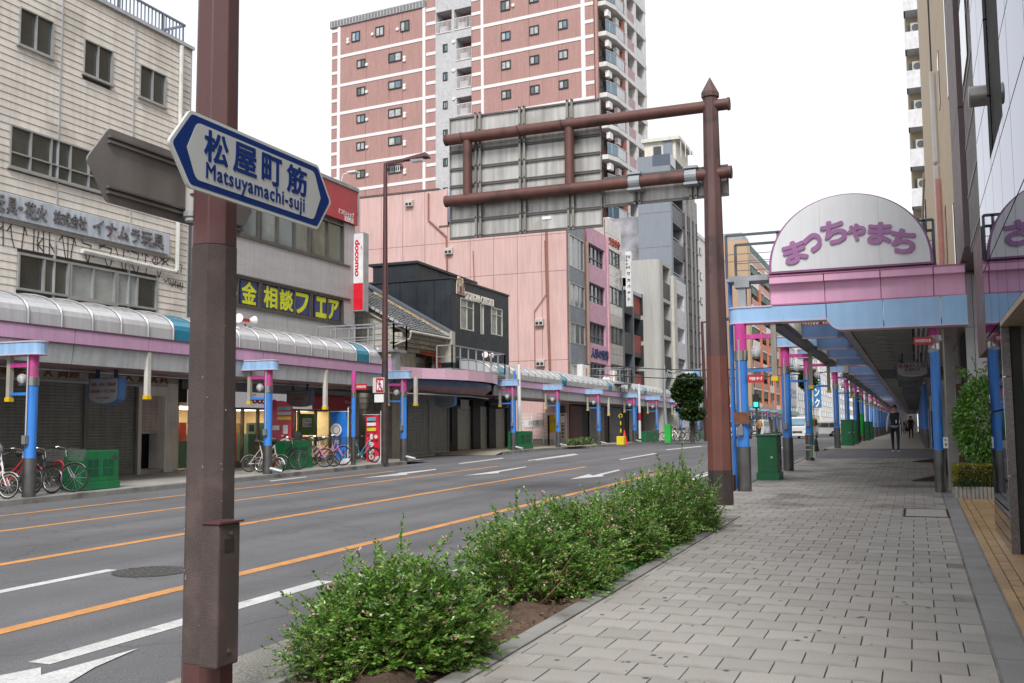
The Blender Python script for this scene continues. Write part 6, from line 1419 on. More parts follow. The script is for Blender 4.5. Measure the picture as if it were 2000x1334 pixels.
for k, (pxa, pya, w, h, c, s) in enumerate(((1600, 605, 1.6, 6.6, (.80, .22, .02), '食事モリング'), (1622, 760, .9, 5, (.65, .02, .06), '人形'), (1586, 740, 1.5, 6.5, (.03, .16, .36), 'リンク'))):
 y = 190 + 12 * k; p0 = onY(pxa, 700, y); zt_ = onY(pxa, 610 if k == 0 else 690 if k == 1 else 735, y)[2]; t = thing('vertical_shop_banner', ['tall orange vertical shop sign with white characters far up the street', 'narrow red vertical shop sign beside the orange one', 'dark blue vertical shop sign behind the third east post'][k], 'sign', (p0[0], y, zt_))
 MB().box(p0[0], y, zt_ - h, p0[0] + w, y + .5, zt_).build('board', mat('banner_%d' % k, c, .5), t); fy = FY(y)
 for j, ch in enumerate(s): text(ch, fy, p0[0] + w*.2, p0[0] + w*.8, zt_ - h*(j + .9)/len(s), zt_ - h*(j + .15)/len(s), .05, whl, t, bold=.04)
dsh = mat('dim_shopfront', (.10, .095, .09), .6, var=.5, vs=.5)
shop_ = thing('shopfront_row', 'dim brown and grey shopfronts beneath the canopy beyond the pink warehouse', 'shopfront', (-20.2, 75, 1.5))
yy = 58.95; k = 0
cl_ = [mat('shutter_brown', (.13, .055, .05), .5, streak=.1), MATS['mid_grey_shutter'], mat('maroon_tiles', (.11, .035, .04), .5, fine=.2, fs=8), dsh, MATS['light_grey_shutter'], pierm]
while yy < 170:
 w = [2.4, 1.3, 3.6, 1.0, 3.2, 2.0][k % 6]; c = [0, 5, 1, 2, 1, 3, 4, 2][k % 8]
 if c in (1, 4) and yy < 100: shutter(FX(-19.9), yy + .1, yy + w - .1, gz(yy), 3.05, shop_, cl_[c], pitch=.11)
 else: MB().box(-19.95, yy, .3, -20.3, yy + w, 3.3).build('shop_panel', cl_[c], shop_)
 yy += w; k += 1
MB().box(-20.3, 58.95, .3, -20.6, 170, 3.4).build('backing', dsh, shop_)
# brown gantry with the backs of road signs
brn = mat('red_brown_paint', (.125, .050, .040), .5, var=.10, vs=2, streak=.12, dirt=((.055, .028, .026), .8, 2.6, .55))
brn_old = mat('faded_brown_paint', (.115, .062, .058), .62, var=.12, vs=2, streak=.25, dirt=((.05, .035, .033), .7, 3.2, .55))
sootm = mat('sooty_base_paint', (.045, .032, .030), .7, var=.3, vs=5, dirt=((.16, .14, .13), .5, 9, .62))
ga = thing('sign_gantry', 'tall octagonal brown steel column with two horizontal arms and pointed cap', 'gantry', (-3.02, 16.8, .23))
gb_ = gz(16.8); Pc = (-3.06, 16.8)
def octo(z0, z1, r0, r1, name, m_, cx=-3.06, cy=16.8, par=ga, bevel=0):
 k = MB().tube([(cx, cy, z0), (cx, cy, z1)], [r0, r1], 8, ph=math.pi/8); return k.build(name, m_, par, bevel=bevel)
def rr_(z): return .215 - .085 * (z / 7.3)
octo(gb_ - .05, .85, rr_(.2), rr_(.85), 'sooty_base', sootm); octo(.85, 2.75, rr_(.85), rr_(2.75), 'repainted_shaft', mat('repainted_red_brown', (.165, .060, .045), .5, var=.12, vs=3, streak=.15, dirt=((.13, .045, .035), .5, 4, .6))); octo(2.75, 7.25, rr_(2.75), rr_(7.25), 'faded_shaft', brn_old)
MB().tube([(-3.06, 16.8, 7.22), (-3.06, 16.8, 7.30), (-3.06, 16.8, 7.32), (-3.06, 16.8, 7.58)], [.155, .155, .145, .004], 8, ph=math.pi/8).build('pointed_cap', brn_old, ga)
MB().cyl((-3.06, 16.8, gb_ - .02), (-3.06, 16.8, gb_ + .05), .34, .3, 16).build('mortar_collar', conc, ga)
for z in (7.07, 5.88): MB().cyl((-8.08, 16.8, z), (-2.77, 16.8, z), .105, .10, 20).build('arm', brn, ga, smooth=True)
for x in (-7.66, -5.63): MB().cyl((x, 16.8, 5.95), (x, 16.8, 7.0), .088, n=16).build('arm_strut', brn, ga, smooth=True)
for x in (-2.75, -8.1):
 for z in (7.07, 5.88): MB().cyl((x - .02, 16.8, z), (x + .02, 16.8, z), .112, n=20).build('end_plate', brn, ga)
shm_ = mat('sign_back_aluminium', (.50, .49, .47), .42, .35, var=.12, vs=1.2, streak=.35, dirt=((.30, .27, .23), .5, 1.6, .6), piece=.05)
raim = mat('sign_rail_aluminium', (.30, .285, .26), .45, .5, var=.2, streak=.2)
def sign_back(name, label, x0, x1, z0, z1, rows, rails, y=17.0):
 t = thing(name, label, 'road sign', ((x0+x1)/2, y, z0)); zs = np.linspace(z0, z1, rows + 1)
 for a, b in zip(zs, zs[1:]): MB().box(x0, y, a + .004, x1, y + .02, b - .004).build('sheet', shm_, t)
 for z in zs: MB().box(x0, y - .035, z - .016, x1, y, z + .016).build('edge_rib', mat('dark_rib', (.12, .115, .11), .5, .4), t)
 for z in zs[:-1]: MB().box(x0, y - .028, z + .03, x1, y, z + .042).build('rib_lip', raim, t)
 for x in rails:
  for s in (-.045, .045): MB().box(x + s - .02, y - .09, z0 - .02, x + s + .02, y - .035, z1 + .05).build('rail', raim, t)
  for z in zs:
   mb = MB().cyl((x - .045, y - .11, z + .03), (x - .045, y - .09, z + .03), .014, n=6).cyl((x + .045, y - .11, z + .03), (x + .045, y - .09, z + .03), .014, n=6); mb.build('bolts', black, t)['kind'] = 'stuff'
 MB().box(x0, y - .03, z0, x0 + .02, y + .03, z1).box(x1 - .02, y - .03, z0, x1, y + .03, z1).build('side_edge', raim, t)
 return t
sign_back('large_road_sign_back', 'large road sign seen from behind with horizontal ribs and three vertical rails', -8.12, -5.08, 5.18, 7.53, 7, (-7.5, -6.6, -5.66))
mb = MB().box(-6.24, 16.985, 5.40, -6.06, 16.99, 5.46).build('small_label_sticker', whl); tag(mb, 'tiny white sticker on the bottom row of the large sign back', 'sticker')
s2_ = sign_back('long_road_sign_back', 'long narrow road sign back clamped to the lower gantry arm', -5.05, -2.82, 5.53, 6.05, 1, (-4.42, -3.42))
for x in (-4.42, -3.42): MB().cyl((x - .1, 16.8, 5.88), (x + .1, 16.8, 5.88), .125, n=18).box(x - .12, 16.7, 6.0, x + .12, 16.95, 6.04).box(x - .12, 16.7, 5.72, x + .12, 16.95, 5.76).build('clamp', galv, s2_)
for x in (-7.75, -6.6, -5.75, -4.5, -3.5): MB().ring((x, 16.8, 7.07 if x < -5.5 else 5.88), (1, 0, .35), .115, .006, 16, 4).build('tie_wire', black, ga)
# near left pole with street name signs
lx, ly = -3.745, 4.66
lpo = thing('near_brown_pole', 'large octagonal brown steel pole in the left foreground with a junction box', 'pole', (lx, ly, 0))
polm = mat('worn_dark_brown_paint', (.075, .053, .047), .6, var=.16, vs=5, bump=.8, bs=220, fine=.35, fs=240, dirt=((.125, .085, .08), .6, 5, .57), streak=.15)
polr = mat('smooth_brown_paint', (.092, .038, .036), .42, var=.05, vs=2, bump=.08, bs=60, streak=.04)
def lr(z): return .145 - .0052 * z
octo(-.3, .28, lr(0), lr(.28), 'brown_foot', polr, lx, ly, lpo); octo(.28, 2.62, lr(.28), lr(2.62), 'textured_wrap', polm, lx, ly, lpo, .004); octo(2.62, 8.5, lr(2.62) - .002, lr(8.5), 'upper_shaft', polr, lx, ly, lpo, .006)
jb = MB().box(-3.62, 4.435, .29, -3.50, 4.62, 1.055).build('junction_box', polm, lpo, bevel=.012)
fjb = FX(-3.50)
mb = MB(); mb.box(-3.63, 4.425, 1.055, -3.485, 4.63, 1.066); mb.build('box_lid', polr, jb); mb = MB(); fjb.box(mb, 4.48, 4.56, .90, .97, 0, .003); mb.build('name_plate', mat('dull_brass_plate', (.045, .04, .028), .5, .3), jb)
for z in (.37, 1.0): MB().cyl((-3.492, 4.53, z), (-3.502, 4.53, z), .012, n=10).build('screw', steel, jb)
chips = MB(); q = random.Random(11)
for k in range(24):
 z = q.uniform(.3, 2.6); a = R(22.5 + 45 * q.choice((4, 5, 6, 7))) + q.uniform(-.12, .12); r_ = lr(z)*.985 * (1 if abs(a) else 1) + .001; s = q.uniform(.001, .0035)
 chips.box(lx + r_*math.cos(a) - s, ly + r_*math.sin(a) - s, z, lx + r_*math.cos(a) + s, ly + r_*math.sin(a) + s, z + q.uniform(.002, .014))
chips.build('paint_chips', mat('chip_pale', (.30, .27, .25), .7), lpo)['kind'] = 'stuff'
SX = -3.44; FS_ = FX(SX)
def sgn_poly(y0, y1, z0, z1, n_, ins=0.0, rad=.02):
 zc = (z0 + z1) / 2; pts = [(y0 + ins*1.3, zc), (y0 + n_ + ins*.5, z1 - ins), (y1 - n_ - ins*.5, z1 - ins), (y1 - ins*1.3, zc), (y1 - n_ - ins*.5, z0 + ins), (y0 + n_ + ins*.5, z0 + ins)]
 out = []
 for i, p in enumerate(pts):
  a, b = Vector(pts[i-1]), Vector(pts[(i+1) % 6]); P_ = Vector(p); da = (a - P_).normalized() * rad; db = (b - P_).normalized() * rad
  for t_ in (0, .33, .67, 1): out.append(tuple(((P_ + da) * (1-t_)**2 + P_ * 2*t_*(1-t_) + (P_ + db) * t_*t_)))
 return out[::-1]
bsn = thing('street_name_sign', 'blue bordered white street name sign pointing both ways on the near brown pole', 'street sign', (SX, 4.66, 2.8))
ya, yb, za, zb = 3.915, 5.425, 2.815, 3.225
MB().prism([FS_.p(y, z, -.0) for y, z in sgn_poly(ya, yb, za, zb, .155)], (-.018, 0, 0)).build('aluminium_board', mat('reflective_sheet_white', (.52, .53, .51), .4, var=.03), bsn)
MB().prism([FS_.p(y, z, .002) for y, z in sgn_poly(ya, yb, za, zb, .155, .018)], (-.002, 0, 0)).build('blue_border', mat('sign_blue', (.0, .022, .14), .5, var=.04, spec=.3), bsn)
def inner(y0, y1, z0, z1):
 zc = (z0+z1)/2; pts = [(y0 - .0, zc), (y0 + .075, z1), (y1 - .075, z1), (y1, zc), (y1 - .075, z0), (y0 + .075, z0)]; out = []
 for i, p in enumerate(pts):
  a, b = Vector(pts[i-1]), Vector(pts[(i+1) % 6]); P_ = Vector(p); rad = .03 if i not in (0, 3) else .004; da = (a - P_).normalized() * rad; db = (b - P_).normalized() * rad
  for t_ in (0, .33, .67, 1): out.append(tuple(((P_ + da) * (1-t_)**2 + P_ * 2*t_*(1-t_) + (P_ + db) * t_*t_)))
 return out[::-1]
MB().prism([FS_.p(y, z, .004) for y, z in inner(4.045, 5.295, za + .052, zb - .052)], (-.002, 0, 0)).build('white_field', mat('sign_offwhite', (.46, .47, .455), .4, var=.05), bsn)
sbl = mat('sign_blue_text', (.0, .022, .145), .5, spec=.3)
for ch, a, b in (('松', 398, 443), ('屋', 455, 499), ('町', 511, 548), ('筋', 560, 597)):
 ym = FS_.px((a + b)/2, 305)[0]; zt_ = .0
 ua, ub = FS_.px(a, 300)[0], FS_.px(b, 330)[0]; text(ch, FS_, ua, ub, 2.99, 3.155, .006, sbl, bsn, ext=.001, bold=.024)
text('Matsuyamachi-suji', FS_, FS_.px(401, 350)[0], FS_.px(593, 390)[0], 2.868, 2.978, .006, sbl, bsn, ext=.001, bold=.014, track=1.1)
GX = -4.02; FGb = FX(GX); gbs = thing('reverse_street_sign', 'bare metal back of a pointed street sign behind the near brown pole', 'street sign', (GX, 4.66, 2.8))
yA, yB = FGb.px(170, 295)[0], FGb.px(492, 470)[0]; z0g, z1g = 2.80, 3.21
gmat_ = mat('sign_back_grey', (.25, .225, .21), .42, .35, var=.10, vs=2.5, streak=.12)
MB().prism([FGb.p(y, z, 0) for y, z in sgn_poly(yA, yB, z0g, z1g, .15)], (-.012, 0, 0)).build('back_plate', gmat_, gbs)
for zz in (z0g + .045, z1g - .085):
 MB().box(GX, yA + .14, zz, GX + .022, yB - .12, zz + .012).box(GX, yA + .14, zz + .03, GX + .022, yB - .12, zz + .042).build('channel', mat('channel_grey', (.20, .185, .175), .4, .5), gbs)
tbx, tby = -3.92, 4.47
tb2 = MB().cyl((-3.945, 4.70, 2.80), (-3.945, 4.70, 3.05), .04, n=18).build('bracket_post', mat('pale_bracket_post', (.48, .46, .44), .5, streak=.2), gbs, smooth=True)
MB().cyl((-3.945, 4.70, 2.825), (-3.945, 4.70, 2.855), .05, n=18).build('clamp_band', galv, gbs, smooth=True); MB().box(-3.93, 4.66, 2.95, -3.80, 4.72, 2.96).build('bracket_arm', brn, gbs)
# tall brown street lamp
Lb = onG(755, 905); LY = Lb[1]; la_ = thing('street_lamp', 'tall thin brown street lamp with a flat overhanging head', 'street lamp', Lb)
lt = onY(752, 320, LY); hd = onY(838, 304, LY); h0 = onY(790, 312, LY)
LX = (Lb[0] + lt[0]) / 2 - .03; lbm = mat('lamp_brown', (.085, .032, .032), .5, var=.1, streak=.1)
MB().tube([(LX, LY, gz(LY)), (LX, LY, 4.2)], [.13, .115], 8).build('dark_lower_shaft', sootm, la_); MB().tube([(LX, LY, 4.2), (LX, LY, lt[2])], [.112, .07], 8).build('shaft', lbm, la_)
MB().bar((LX - .05, LY, lt[2] - .03), (h0[0] + .1, LY, h0[2]), .09, .11).build('arm', lbm, la_)
mb = MB();
for k in range(8): mb.ring((LX + .1 + .085*k, LY, lt[2] - .22), (1, .4, 0), .08, .012, 8, 4)
mb.build('coil', lbm, la_)
a = Vector(h0); b = Vector(hd)
MB().hexa([a + Vector((0, -.12, -.05)), b + Vector((0, -.2, -.06)), b + Vector((0, .2, -.06)), a + Vector((0, .12, -.05)), a + Vector((0, -.06, .05)), b + Vector((-.1, -.12, .12)), b + Vector((-.1, .12, .12)), a + Vector((0, .06, .05))]).build('lamp_head', lbm, la_, bevel=.02)
c = (a + b) / 2; MB().box(c.x - .2, LY - .13, c.z - .16, c.x + .32, LY + .13, c.z - .05).build('lamp_glass', glb, la_, bevel=.03)
ns = thing('no_crossing_sign', 'square white sign with red framed walking figure crossed out on the street lamp', 'sign', onY(738, 753, LY))
FLm = FY(LY - .14); x0, z1 = FLm.px(728, 738); x1, z0 = FLm.px(750, 767)
MB().box(x0, LY - .14, z0, x1, LY - .02, z1).build('case', mat('sign_case_white', (.62, .60, .56), .5), ns, bevel=.01); w = x1 - x0
mb = MB(); FLm.box(mb, x0 + w*.3, x1 - .01, z0 + .02, z1 - .02, 0, .006); mb.build('red_frame', red_plate, ns); mb = MB(); FLm.box(mb, x0 + w*.38, x1 - w*.09, z0 + .1, z1 - .1, .006, .01); mb.build('white_panel', whl, ns)
cx_ = x0 + w*.64; h_ = z1 - z0; fig = MB(); nb2 = mat('figure_blue', (.03, .08, .30), .5)
fig.cyl(FLm.p(cx_, z0 + h_*.76, .012), FLm.p(cx_, z0 + h_*.76, .014), .03, n=10)
for p, q2 in (((0, .7), (0, .45)), ((0, .45), (-.07, .2)), ((0, .45), (.07, .2)), ((0, .66), (-.06, .5)), ((0, .66), (.06, .5))): fig.bar(FLm.p(cx_ + p[0], z0 + h_*p[1], .012), FLm.p(cx_ + q2[0], z0 + h_*q2[1], .012), .004, .03)
fig.build('walking_figure', nb2, ns); MB().bar(FLm.p(x0 + w*.4, z1 - .12, .016), FLm.p(x1 - w*.12, z0 + .12, .016), .004, .03).build('red_bar', red_plate, ns)
mb = MB(); FLm.box(mb, x0 + w*.15, x1 - .02, z0 - .33, z0 - .05, -.05, 0); mb.build('lower_plate', whl, ns)
# cabinets
def cabinet(label, x0, x1, y, depth, h, vents=0, doors=1, base=.18, knob=True, grp='green roadside cabinets'):
 b = gz(y); t = thing('utility_cabinet', label, 'utility cabinet', ((x0+x1)/2, y, b), grp); w = x1 - x0
 MB().box(x0 - .03, y - .03, b - .05, x1 + .03, y + depth + .03, b + base).build('plinth', green, t, bevel=.008)
 MB().box(x0, y, b + base, x1, y + depth, b + h).build('cabinet_body', green, t, bevel=.012)
 MB().box(x0 - .02, y - .02, b + h, x1 + .02, y + depth + .02, b + h + .04).build('lid', green, t, bevel=.008)
 f = FY(y)
 if knob:
  for d_ in range(doors): MB().cyl((x0 + w*(.72 if doors == 1 else .5), y, b + h*.52), (x0 + w*(.72 if doors == 1 else .5), y - .02, b + h*.52), .03, n=12).build('lock', chrome, t)
 return t
Yc1 = 23.9; a = onG(1477, 938)
cbx = cabinet('green roadside cabinet on the right pavement between the first two kerb posts', -3.48, -3.02, 23.9, .75, 1.02)
fcs = FX(-3.02)
mb = MB(); fcs.box(mb, 23.95, 24.6, gz(24) + .2, gz(24) + 1.0, 0, .006); mb.build('side_panel', mat('grey_cabinet_side', (.22, .24, .23), .5, streak=.2), cbx)
for z in (.3, .62):
 mb = MB()
 for k in range(4): fcs.box(mb, 24.3, 24.55, gz(24) + z + k*.045, gz(24) + z + k*.045 + .025, .006, .014)
 mb.build('louvre', black, cbx)
mb = MB().box(-3.72, 20.35, gz(20.4) - .1, -3.45, 20.65, gz(20.4) + .32).build('rusty_stub', mat('rusted_dark_iron', (.055, .035, .028), .8, dirt=((.12, .05, .025), .7, 8, .5))); tag(mb, 'squat dark rusted iron stub beside the base of the nearest kerb post', 'bollard')
FWk = FX(-17.62)
def wcab(label, pa, pb, ptop, X=-17.62, dep=.6, yw=None, vents=True):
 f = FX(X); y0, y1 = f.px(pa, 900)[0], f.px(pb, 900)[0]; b = gz(y0); zt_ = onX((pa+pb)/2, ptop, X)[2]
 t = thing('utility_cabinet', label, 'utility cabinet', (X, (y0+y1)/2, b), 'green roadside cabinets')
 MB().box(X - dep, y0, b + .02, X, y1, b + .2).build('plinth', green, t, bevel=.01); MB().box(X - dep + .03, y0 + .03, b + .2, X - .03, y1 - .03, zt_).build('cabinet_body', green, t, bevel=.012)
 f2 = FX(X - .03); L_ = y1 - y0; H = zt_ - b - .2
 if vents:
  for i in (0, 1):
   for j in (0, 1):
    u0, z0 = y0 + L_ * (.14 + .38 * i) + .03, b + .26 + H * (.12 + .3 * j)
    mb = MB(); f2.box(mb, u0, u0 + L_*.28, z0, z0 + H*.24, 0, .012); fr_ = mb.build('vent_frame', green, t)
    mb = MB();
    for q in (0, 1): f2.box(mb, u0 + .02 + q*L_*.14, u0 + L_*.13 + q*L_*.14, z0 + .02, z0 + H*.24 - .02, .012, .016)
    mb.build('vent_mesh', mat('green_mesh', (.006, .075, .04), .6), fr_)
 mb = MB(); f2.box(mb, y1 - .28, y1 - .1, zt_ - .2, zt_ - .12, 0, .008); mb.build('maker_plate', dkgrey, t); return t
wcab('large green vented cabinet behind the bicycles near the toy wholesaler', 158, 236, 880); wcab('green vented cabinet behind bicycles in front of the phone shop', 556, 612, 861, X=-18.3)
c3 = onG(1018, 882); wcab('dark green cabinet by the white pipe pole at the pink wall', 1014, 1042, 842, X=-17.55); wcab('green cabinet near the street tree, left of a post', 1262, 1285, 842, X=-17.4, vents=False); wcab('green cabinet right of the street tree', 1368, 1382, 842, X=-17.4, vents=False)
for k, y in enumerate((52.5, 56.6, 71.5, 76.8)):
 cabinet('green cabinet in the far row under the east arcade, %s after the side street' % ORD[k], -3.5, -2.95, y, .7, 1.25, grp='green cabinets under the east arcade')
bgn = mat('bright_green_wrap', (.02, .42, .05), .5)
o = tag(MB().tube([(-3.25, 66.2, 1.0), (-3.2, 66.2, 2.35)], .21, 12).build('green_pole_wrap', bgn, smooth=True), 'bright green padding wrapped round a far dark pole', 'pole guard')
tag(MB().tube([(-3.25, 62.5, .5), (-3.25, 62.5, 3.6)], .2, 10).build('dark_utility_pole', mat('brown_black_pole', (.07, .05, .048), .6), smooth=True), 'dark brown utility pole among the far blue posts', 'pole')
g = onG(1307, 864.5); q = tag(MB().box(g[0] - .25, g[1] - .2, g[2], g[0] + .15, g[1] + .2, g[2] + 1.2).build('green_poster_stand', bgn), 'bright green upright panel left of the far bicycles', 'panel')
# banners, cone, notice board, totem
def stack(s, fr, x0, x1, zt_, zb_, par):
 wts = [.3 if c == ',' else 1 for c in s]; z = zt_; u_ = (zt_ - zb_) / sum(wts)
 for c, w in zip(s, wts):
  a, b = (x0, x1) if c not in ',1' else ((x0 + (x1-x0)*.35, x0 + (x1-x0)*.7) if c == '1' else (x0 + (x1-x0)*.1, x0 + (x1-x0)*.3))
  text(c, fr, a, b, z - u_*w*.86, z - u_*w*.06, .016, whl, par, bold=.03); z -= u_*w
def Fr_off(fr, d):
 g = Fr((0, 0), 0); g.o = fr.o + fr.n * d; g.u = fr.u; g.n = fr.n; return g
t = thing('red_price_totem', 'red inflatable price totem with rounded top in front of the phone shop', 'totem', onG(546, 905));
XT = -19.3; f_ = Fr((onX(546, 850, XT)[0], onX(546, 850, XT)[1]), R(20)); tzb, tzt = gz(29), onX(546, 783, XT)[2]; wt = .42
prof = [(-wt, tzb), (wt, tzb), (wt, tzt - .4)] + [(wt - .35 + .35*math.cos(a), tzt - .35 + .35*math.sin(a)) for a in np.linspace(0, math.pi/2, 6)] + [(-wt + .35 + .35*math.cos(a), tzt - .35 + .35*math.sin(a)) for a in np.linspace(math.pi/2, math.pi, 6)]
MB().prism([f_.p(u, z, .12) for u, z in prof], -f_.n * .24).build('body', mat('totem_red', (.52, .008, .03), .35, coat=.4), t, smooth=True)
for (a, b, c, m_) in ((.2, .3, 0, mat('cyan_print', (.12, .42, .50), .5)), (.36, .46, 0, mat('grey_print', (.5, .45, .5), .5)), (.52, .62, 0, mat('yellow_print2', (.75, .6, .05), .5))):
 mb = MB(); f_.box(mb, -.05, wt - .02, tzt - b, tzt - a, .12, .13); mb.build('printed_bar', m_, t)
text_d = lambda s, x0, x1, zt_, zb_, m_, par: text_down(s, Fr_off(f_, .13), x0, x1, zt_, zb_, m_, par, .02)
stack('1,980', Fr_off(f_, .13), .08, .36, tzt - .78, tzt - 2.2, t)
mb = MB(); f_.box(mb, -.2, .02, tzt - .95, tzt - .8, .12, .132); mb.build('badge', whl, t)
def banner(label, pa, pb, ptop, pbot, X, m_, kind):
 """a nobori banner on its pole"""
 p1 = onX(pb, pbot, X); y = p1[1]; f = FY(y); x0, zt_ = f.px(pa, ptop); x1, zb_ = f.px(pb, pbot); t = thing('nobori_banner', label, 'banner', (x1, y, gz(y)), 'tall cloth banners on poles')
 n = 10; mb = MB(); rows_ = []
 for i in range(n + 1):
  z = zt_ + (zb_ - zt_) * i / n; sag = (x1 - x0) * .42 * (i / n) ** 1.3 if kind == 'blue' else (x1 - x0) * .12 * (i / n)
  rows_.append((x0 + sag, z))
 for i in range(n):
  for s, dd in ((0, 0), (1, 0)): pass
  (xa, za_), (xb, zb2) = rows_[i], rows_[i + 1]
  for k in range(4):
   fa, fb_ = k / 4, (k + 1) / 4; w_ = lambda f0, i0: y + .05 * math.sin(f0 * 5 + i0 * .7)
   mb.face([(xb + (x1 - xb)*fa, w_(fa, i+1), zb2), (xb + (x1 - xb)*fb_, w_(fb_, i+1), zb2), (xa + (x1 - xa)*fb_, w_(fb_, i), za_), (xa + (x1 - xa)*fa, w_(fa, i), za_)])
 mb.build('cloth', m_, t, smooth=True); fo = Fr_off(f, .07)
 MB().cyl((x1 + .05, y, gz(y) + .1), (x1 + .05, y, zt_ + .15), .018, n=6).bar((x0 - .1, y, zt_ + .02), (x1 + .1, y, zt_ + .02), .02).build('pole', white, t)
 MB().tube([(x1 + .05, y, gz(y)), (x1 + .05, y, gz(y) + .2)], [.3, .16], 8).build('water_base', mat('white_plastic_base', (.6, .6, .6), .5), t, bevel=.02)
 w = x1 - x0
 if kind == 'blue':
  mb = MB(); fo.box(mb, x0 + w*.35, x0 + w*.62, zb_ + .7, zt_ - 1.1, 0, .004); mb.build('white_strip', mat('banner_white', (.62, .64, .70), .6), t)
  mb = MB().cyl(fo.p(x0 + w*.45, zt_ - .62, 0), fo.p(x0 + w*.45, zt_ - .62, .004), w*.32, n=20); mb.build('flower_badge', whl, t); MB().ring(fo.p(x0 + w*.45, zt_ - .62, .006), (0, 1, 0), w*.2, .012, 20, 4).build('badge_ring', navy, t)
  for k, ch in enumerate('リニカ'): text(ch, fo, x0 + w*.4, x0 + w*.57, zt_ - 1.45 - k*.38, zt_ - 1.2 - k*.38, .008, navy, t)
 else:
  for k, m2 in enumerate((MATS['cyan_print'], whl, MATS['yellow_print2'])): mb = MB(); fo.box(mb, x0 + w*.2, x0 + w*.82, zt_ - (zt_-zb_)*(.12 + .11*k), zt_ - (zt_-zb_)*(.05 + .11*k), 0, .004); mb.build('printed_bar', m2, t)
  stack('1,980', fo, x0 + w*.36, x0 + w*.68, zt_ - (zt_-zb_)*.4, zb_ + .08, t); mb = MB().cyl(fo.p(x0 + w*.82, zt_ - (zt_-zb_)*.46, 0), fo.p(x0 + w*.82, zt_ - (zt_-zb_)*.46, .004), .07, n=14); mb.build('badge', whl, t)
 return t
banner('blue cloth banner with white flower badge beside the pink bicycle', 644, 677, 805, 899, -18.35, mat('banner_blue', (.01, .19, .66), .6), 'blue'); banner('red cloth price banner behind the folding bicycle', 713, 741, 811, 903, -18.05, mat('banner_red', (.75, .02, .06), .6), 'red')
g = onG(1220, 868); t = thing('traffic_cone', 'small red traffic cone at the kerb beside a yellow chain stand', 'traffic cone', g); cr_ = mat('cone_red', (.70, .03, .02), .5)
MB().cyl((g[0], g[1], g[2]), (g[0], g[1], g[2] + .85), .2, .03, 16).build('cone', cr_, t, smooth=True); MB().box(g[0] - .25, g[1] - .25, g[2], g[0] + .25, g[1] + .25, g[2] + .04).build('base', cr_, t)
g = onG(1213, 869); t = thing('chain_stand', 'yellow and black chain stand with square yellow foot left of cone', 'barrier stand', g)
MB().box(g[0] - .22, g[1] - .2, g[2], g[0] + .22, g[1] + .2, g[2] + .5).build('foot', mat('safety_yellow', (.75, .60, .02), .5), t, bevel=.03)
for k in range(5): MB().cyl((g[0], g[1], g[2] + .5 + .22*k), (g[0], g[1], g[2] + .72 + .22*k), .035, n=8).build('striped_tube', MATS['safety_yellow'] if k % 2 else black, t)
MB().ring((g[0], g[1], g[2] + 1.68), (0, 1, 0), .1, .02, 12, 5).build('hook', MATS['safety_yellow'], t)
Yf = 57.4; FF = FY(Yf); fx0, fx1 = FF.px(1018, 850)[0], FF.px(1107, 850)[0]; fe = thing('mesh_fence', 'white wire mesh fence on a low block wall before the pink warehouse', 'fence', ((fx0+fx1)/2, Yf, .6)); fzt = FF.px(1060, 808)[1]; fzb = FF.px(1060, 857)[1]
MB().box(fx0, Yf, .5, fx1, Yf + .15, fzb).build('block_wall', mat('grey_block_wall', (.40, .40, .38), .8, var=.15, fine=.15), fe)
for k in range(5): x = fx0 + (fx1 - fx0) * k / 4; MB().bar((x, Yf - .03, fzb - .3), (x, Yf - .03, fzt), .06).build('fence_post', white, fe)
for k in range(8): z = fzb + (fzt - fzb) * k / 7; MB().bar((fx0, Yf - .03, z), (fx1, Yf - .03, z), .03).build('fence_wire', white, fe)
mb = MB();
for k in range(40): x = fx0 + (fx1 - fx0) * k / 40; mb.box(x, Yf - .035, fzb, x + .012, Yf - .025, fzt)
mb.build('vertical_wires', white, fe)['kind'] = 'stuff'
a, b = FF.px(1024, 820, .1), FF.px(1061, 834, .1); bw = thing('white_fence_banner', 'white printed banner tied to the mesh fence', 'banner', (a[0], Yf - .1, a[1])); mb = MB(); FF.box(mb, a[0], b[0], b[1], a[1], .1, .12); mb.build('cloth', mat('banner_white_cloth', (.70, .68, .70), .6, bump=.5, bs=3), bw)
text('お子様ひな', FF, a[0] + .3, b[0] - .3, b[1] + .12, b[1] + .42, .125, mat('olive_print', (.20, .22, .05), .5), bw);
a, b = FY(55).px(1073, 811), FY(55).px(1089, 844); nbd = thing('yellow_notice_board', 'yellow notice board on black posts behind the fifth post', 'notice board', (a[0], 55, .6))
MB().box(a[0], 55, b[1], b[0] + .2, 55.05, a[1]).build('board', mat('notice_yellow', (.80, .55, .01), .5), nbd)
MB().bar((a[0] - .06, 55, .5), (a[0] - .06, 55, a[1]), .09).build('post', black, nbd); mb = MB(); FY(55).box(mb, a[0] + .15, b[0], a[1] - .5, a[1] - .3, 0, .01)
for k in range(6): FY(55).box(mb, a[0] + .3, b[0] - .2, a[1] - .8 - k*.2, a[1] - .72 - k*.2, 0, .01)
mb.build('printed_lines', mat('board_print', (.45, .40, .20), .5), nbd)['kind'] = 'stuff'
g = onG(1099, 868); t = thing('payment_post', 'slim black post with grey head and small white plate by the fence', 'post', g); MB().bar(g, (g[0], g[1], g[2] + 2.3), .12).build('post', black, t); MB().box(g[0] - .15, g[1] - .1, g[2] + 1.9, g[0] + .15, g[1] + .1, g[2] + 2.4).build('head', dkgrey, t); MB().box(g[0] - .25, g[1] - .14, g[2] + 1.35, g[0] + .2, g[1] - .1, g[2] + 1.75).build('plate', whl, t)
g = onG(1303, 864); Y3 = g[1]; ps_ = thing('parking_sign', 'blue and white sixty minute parking sign on a curved grey pole', 'road sign', g)
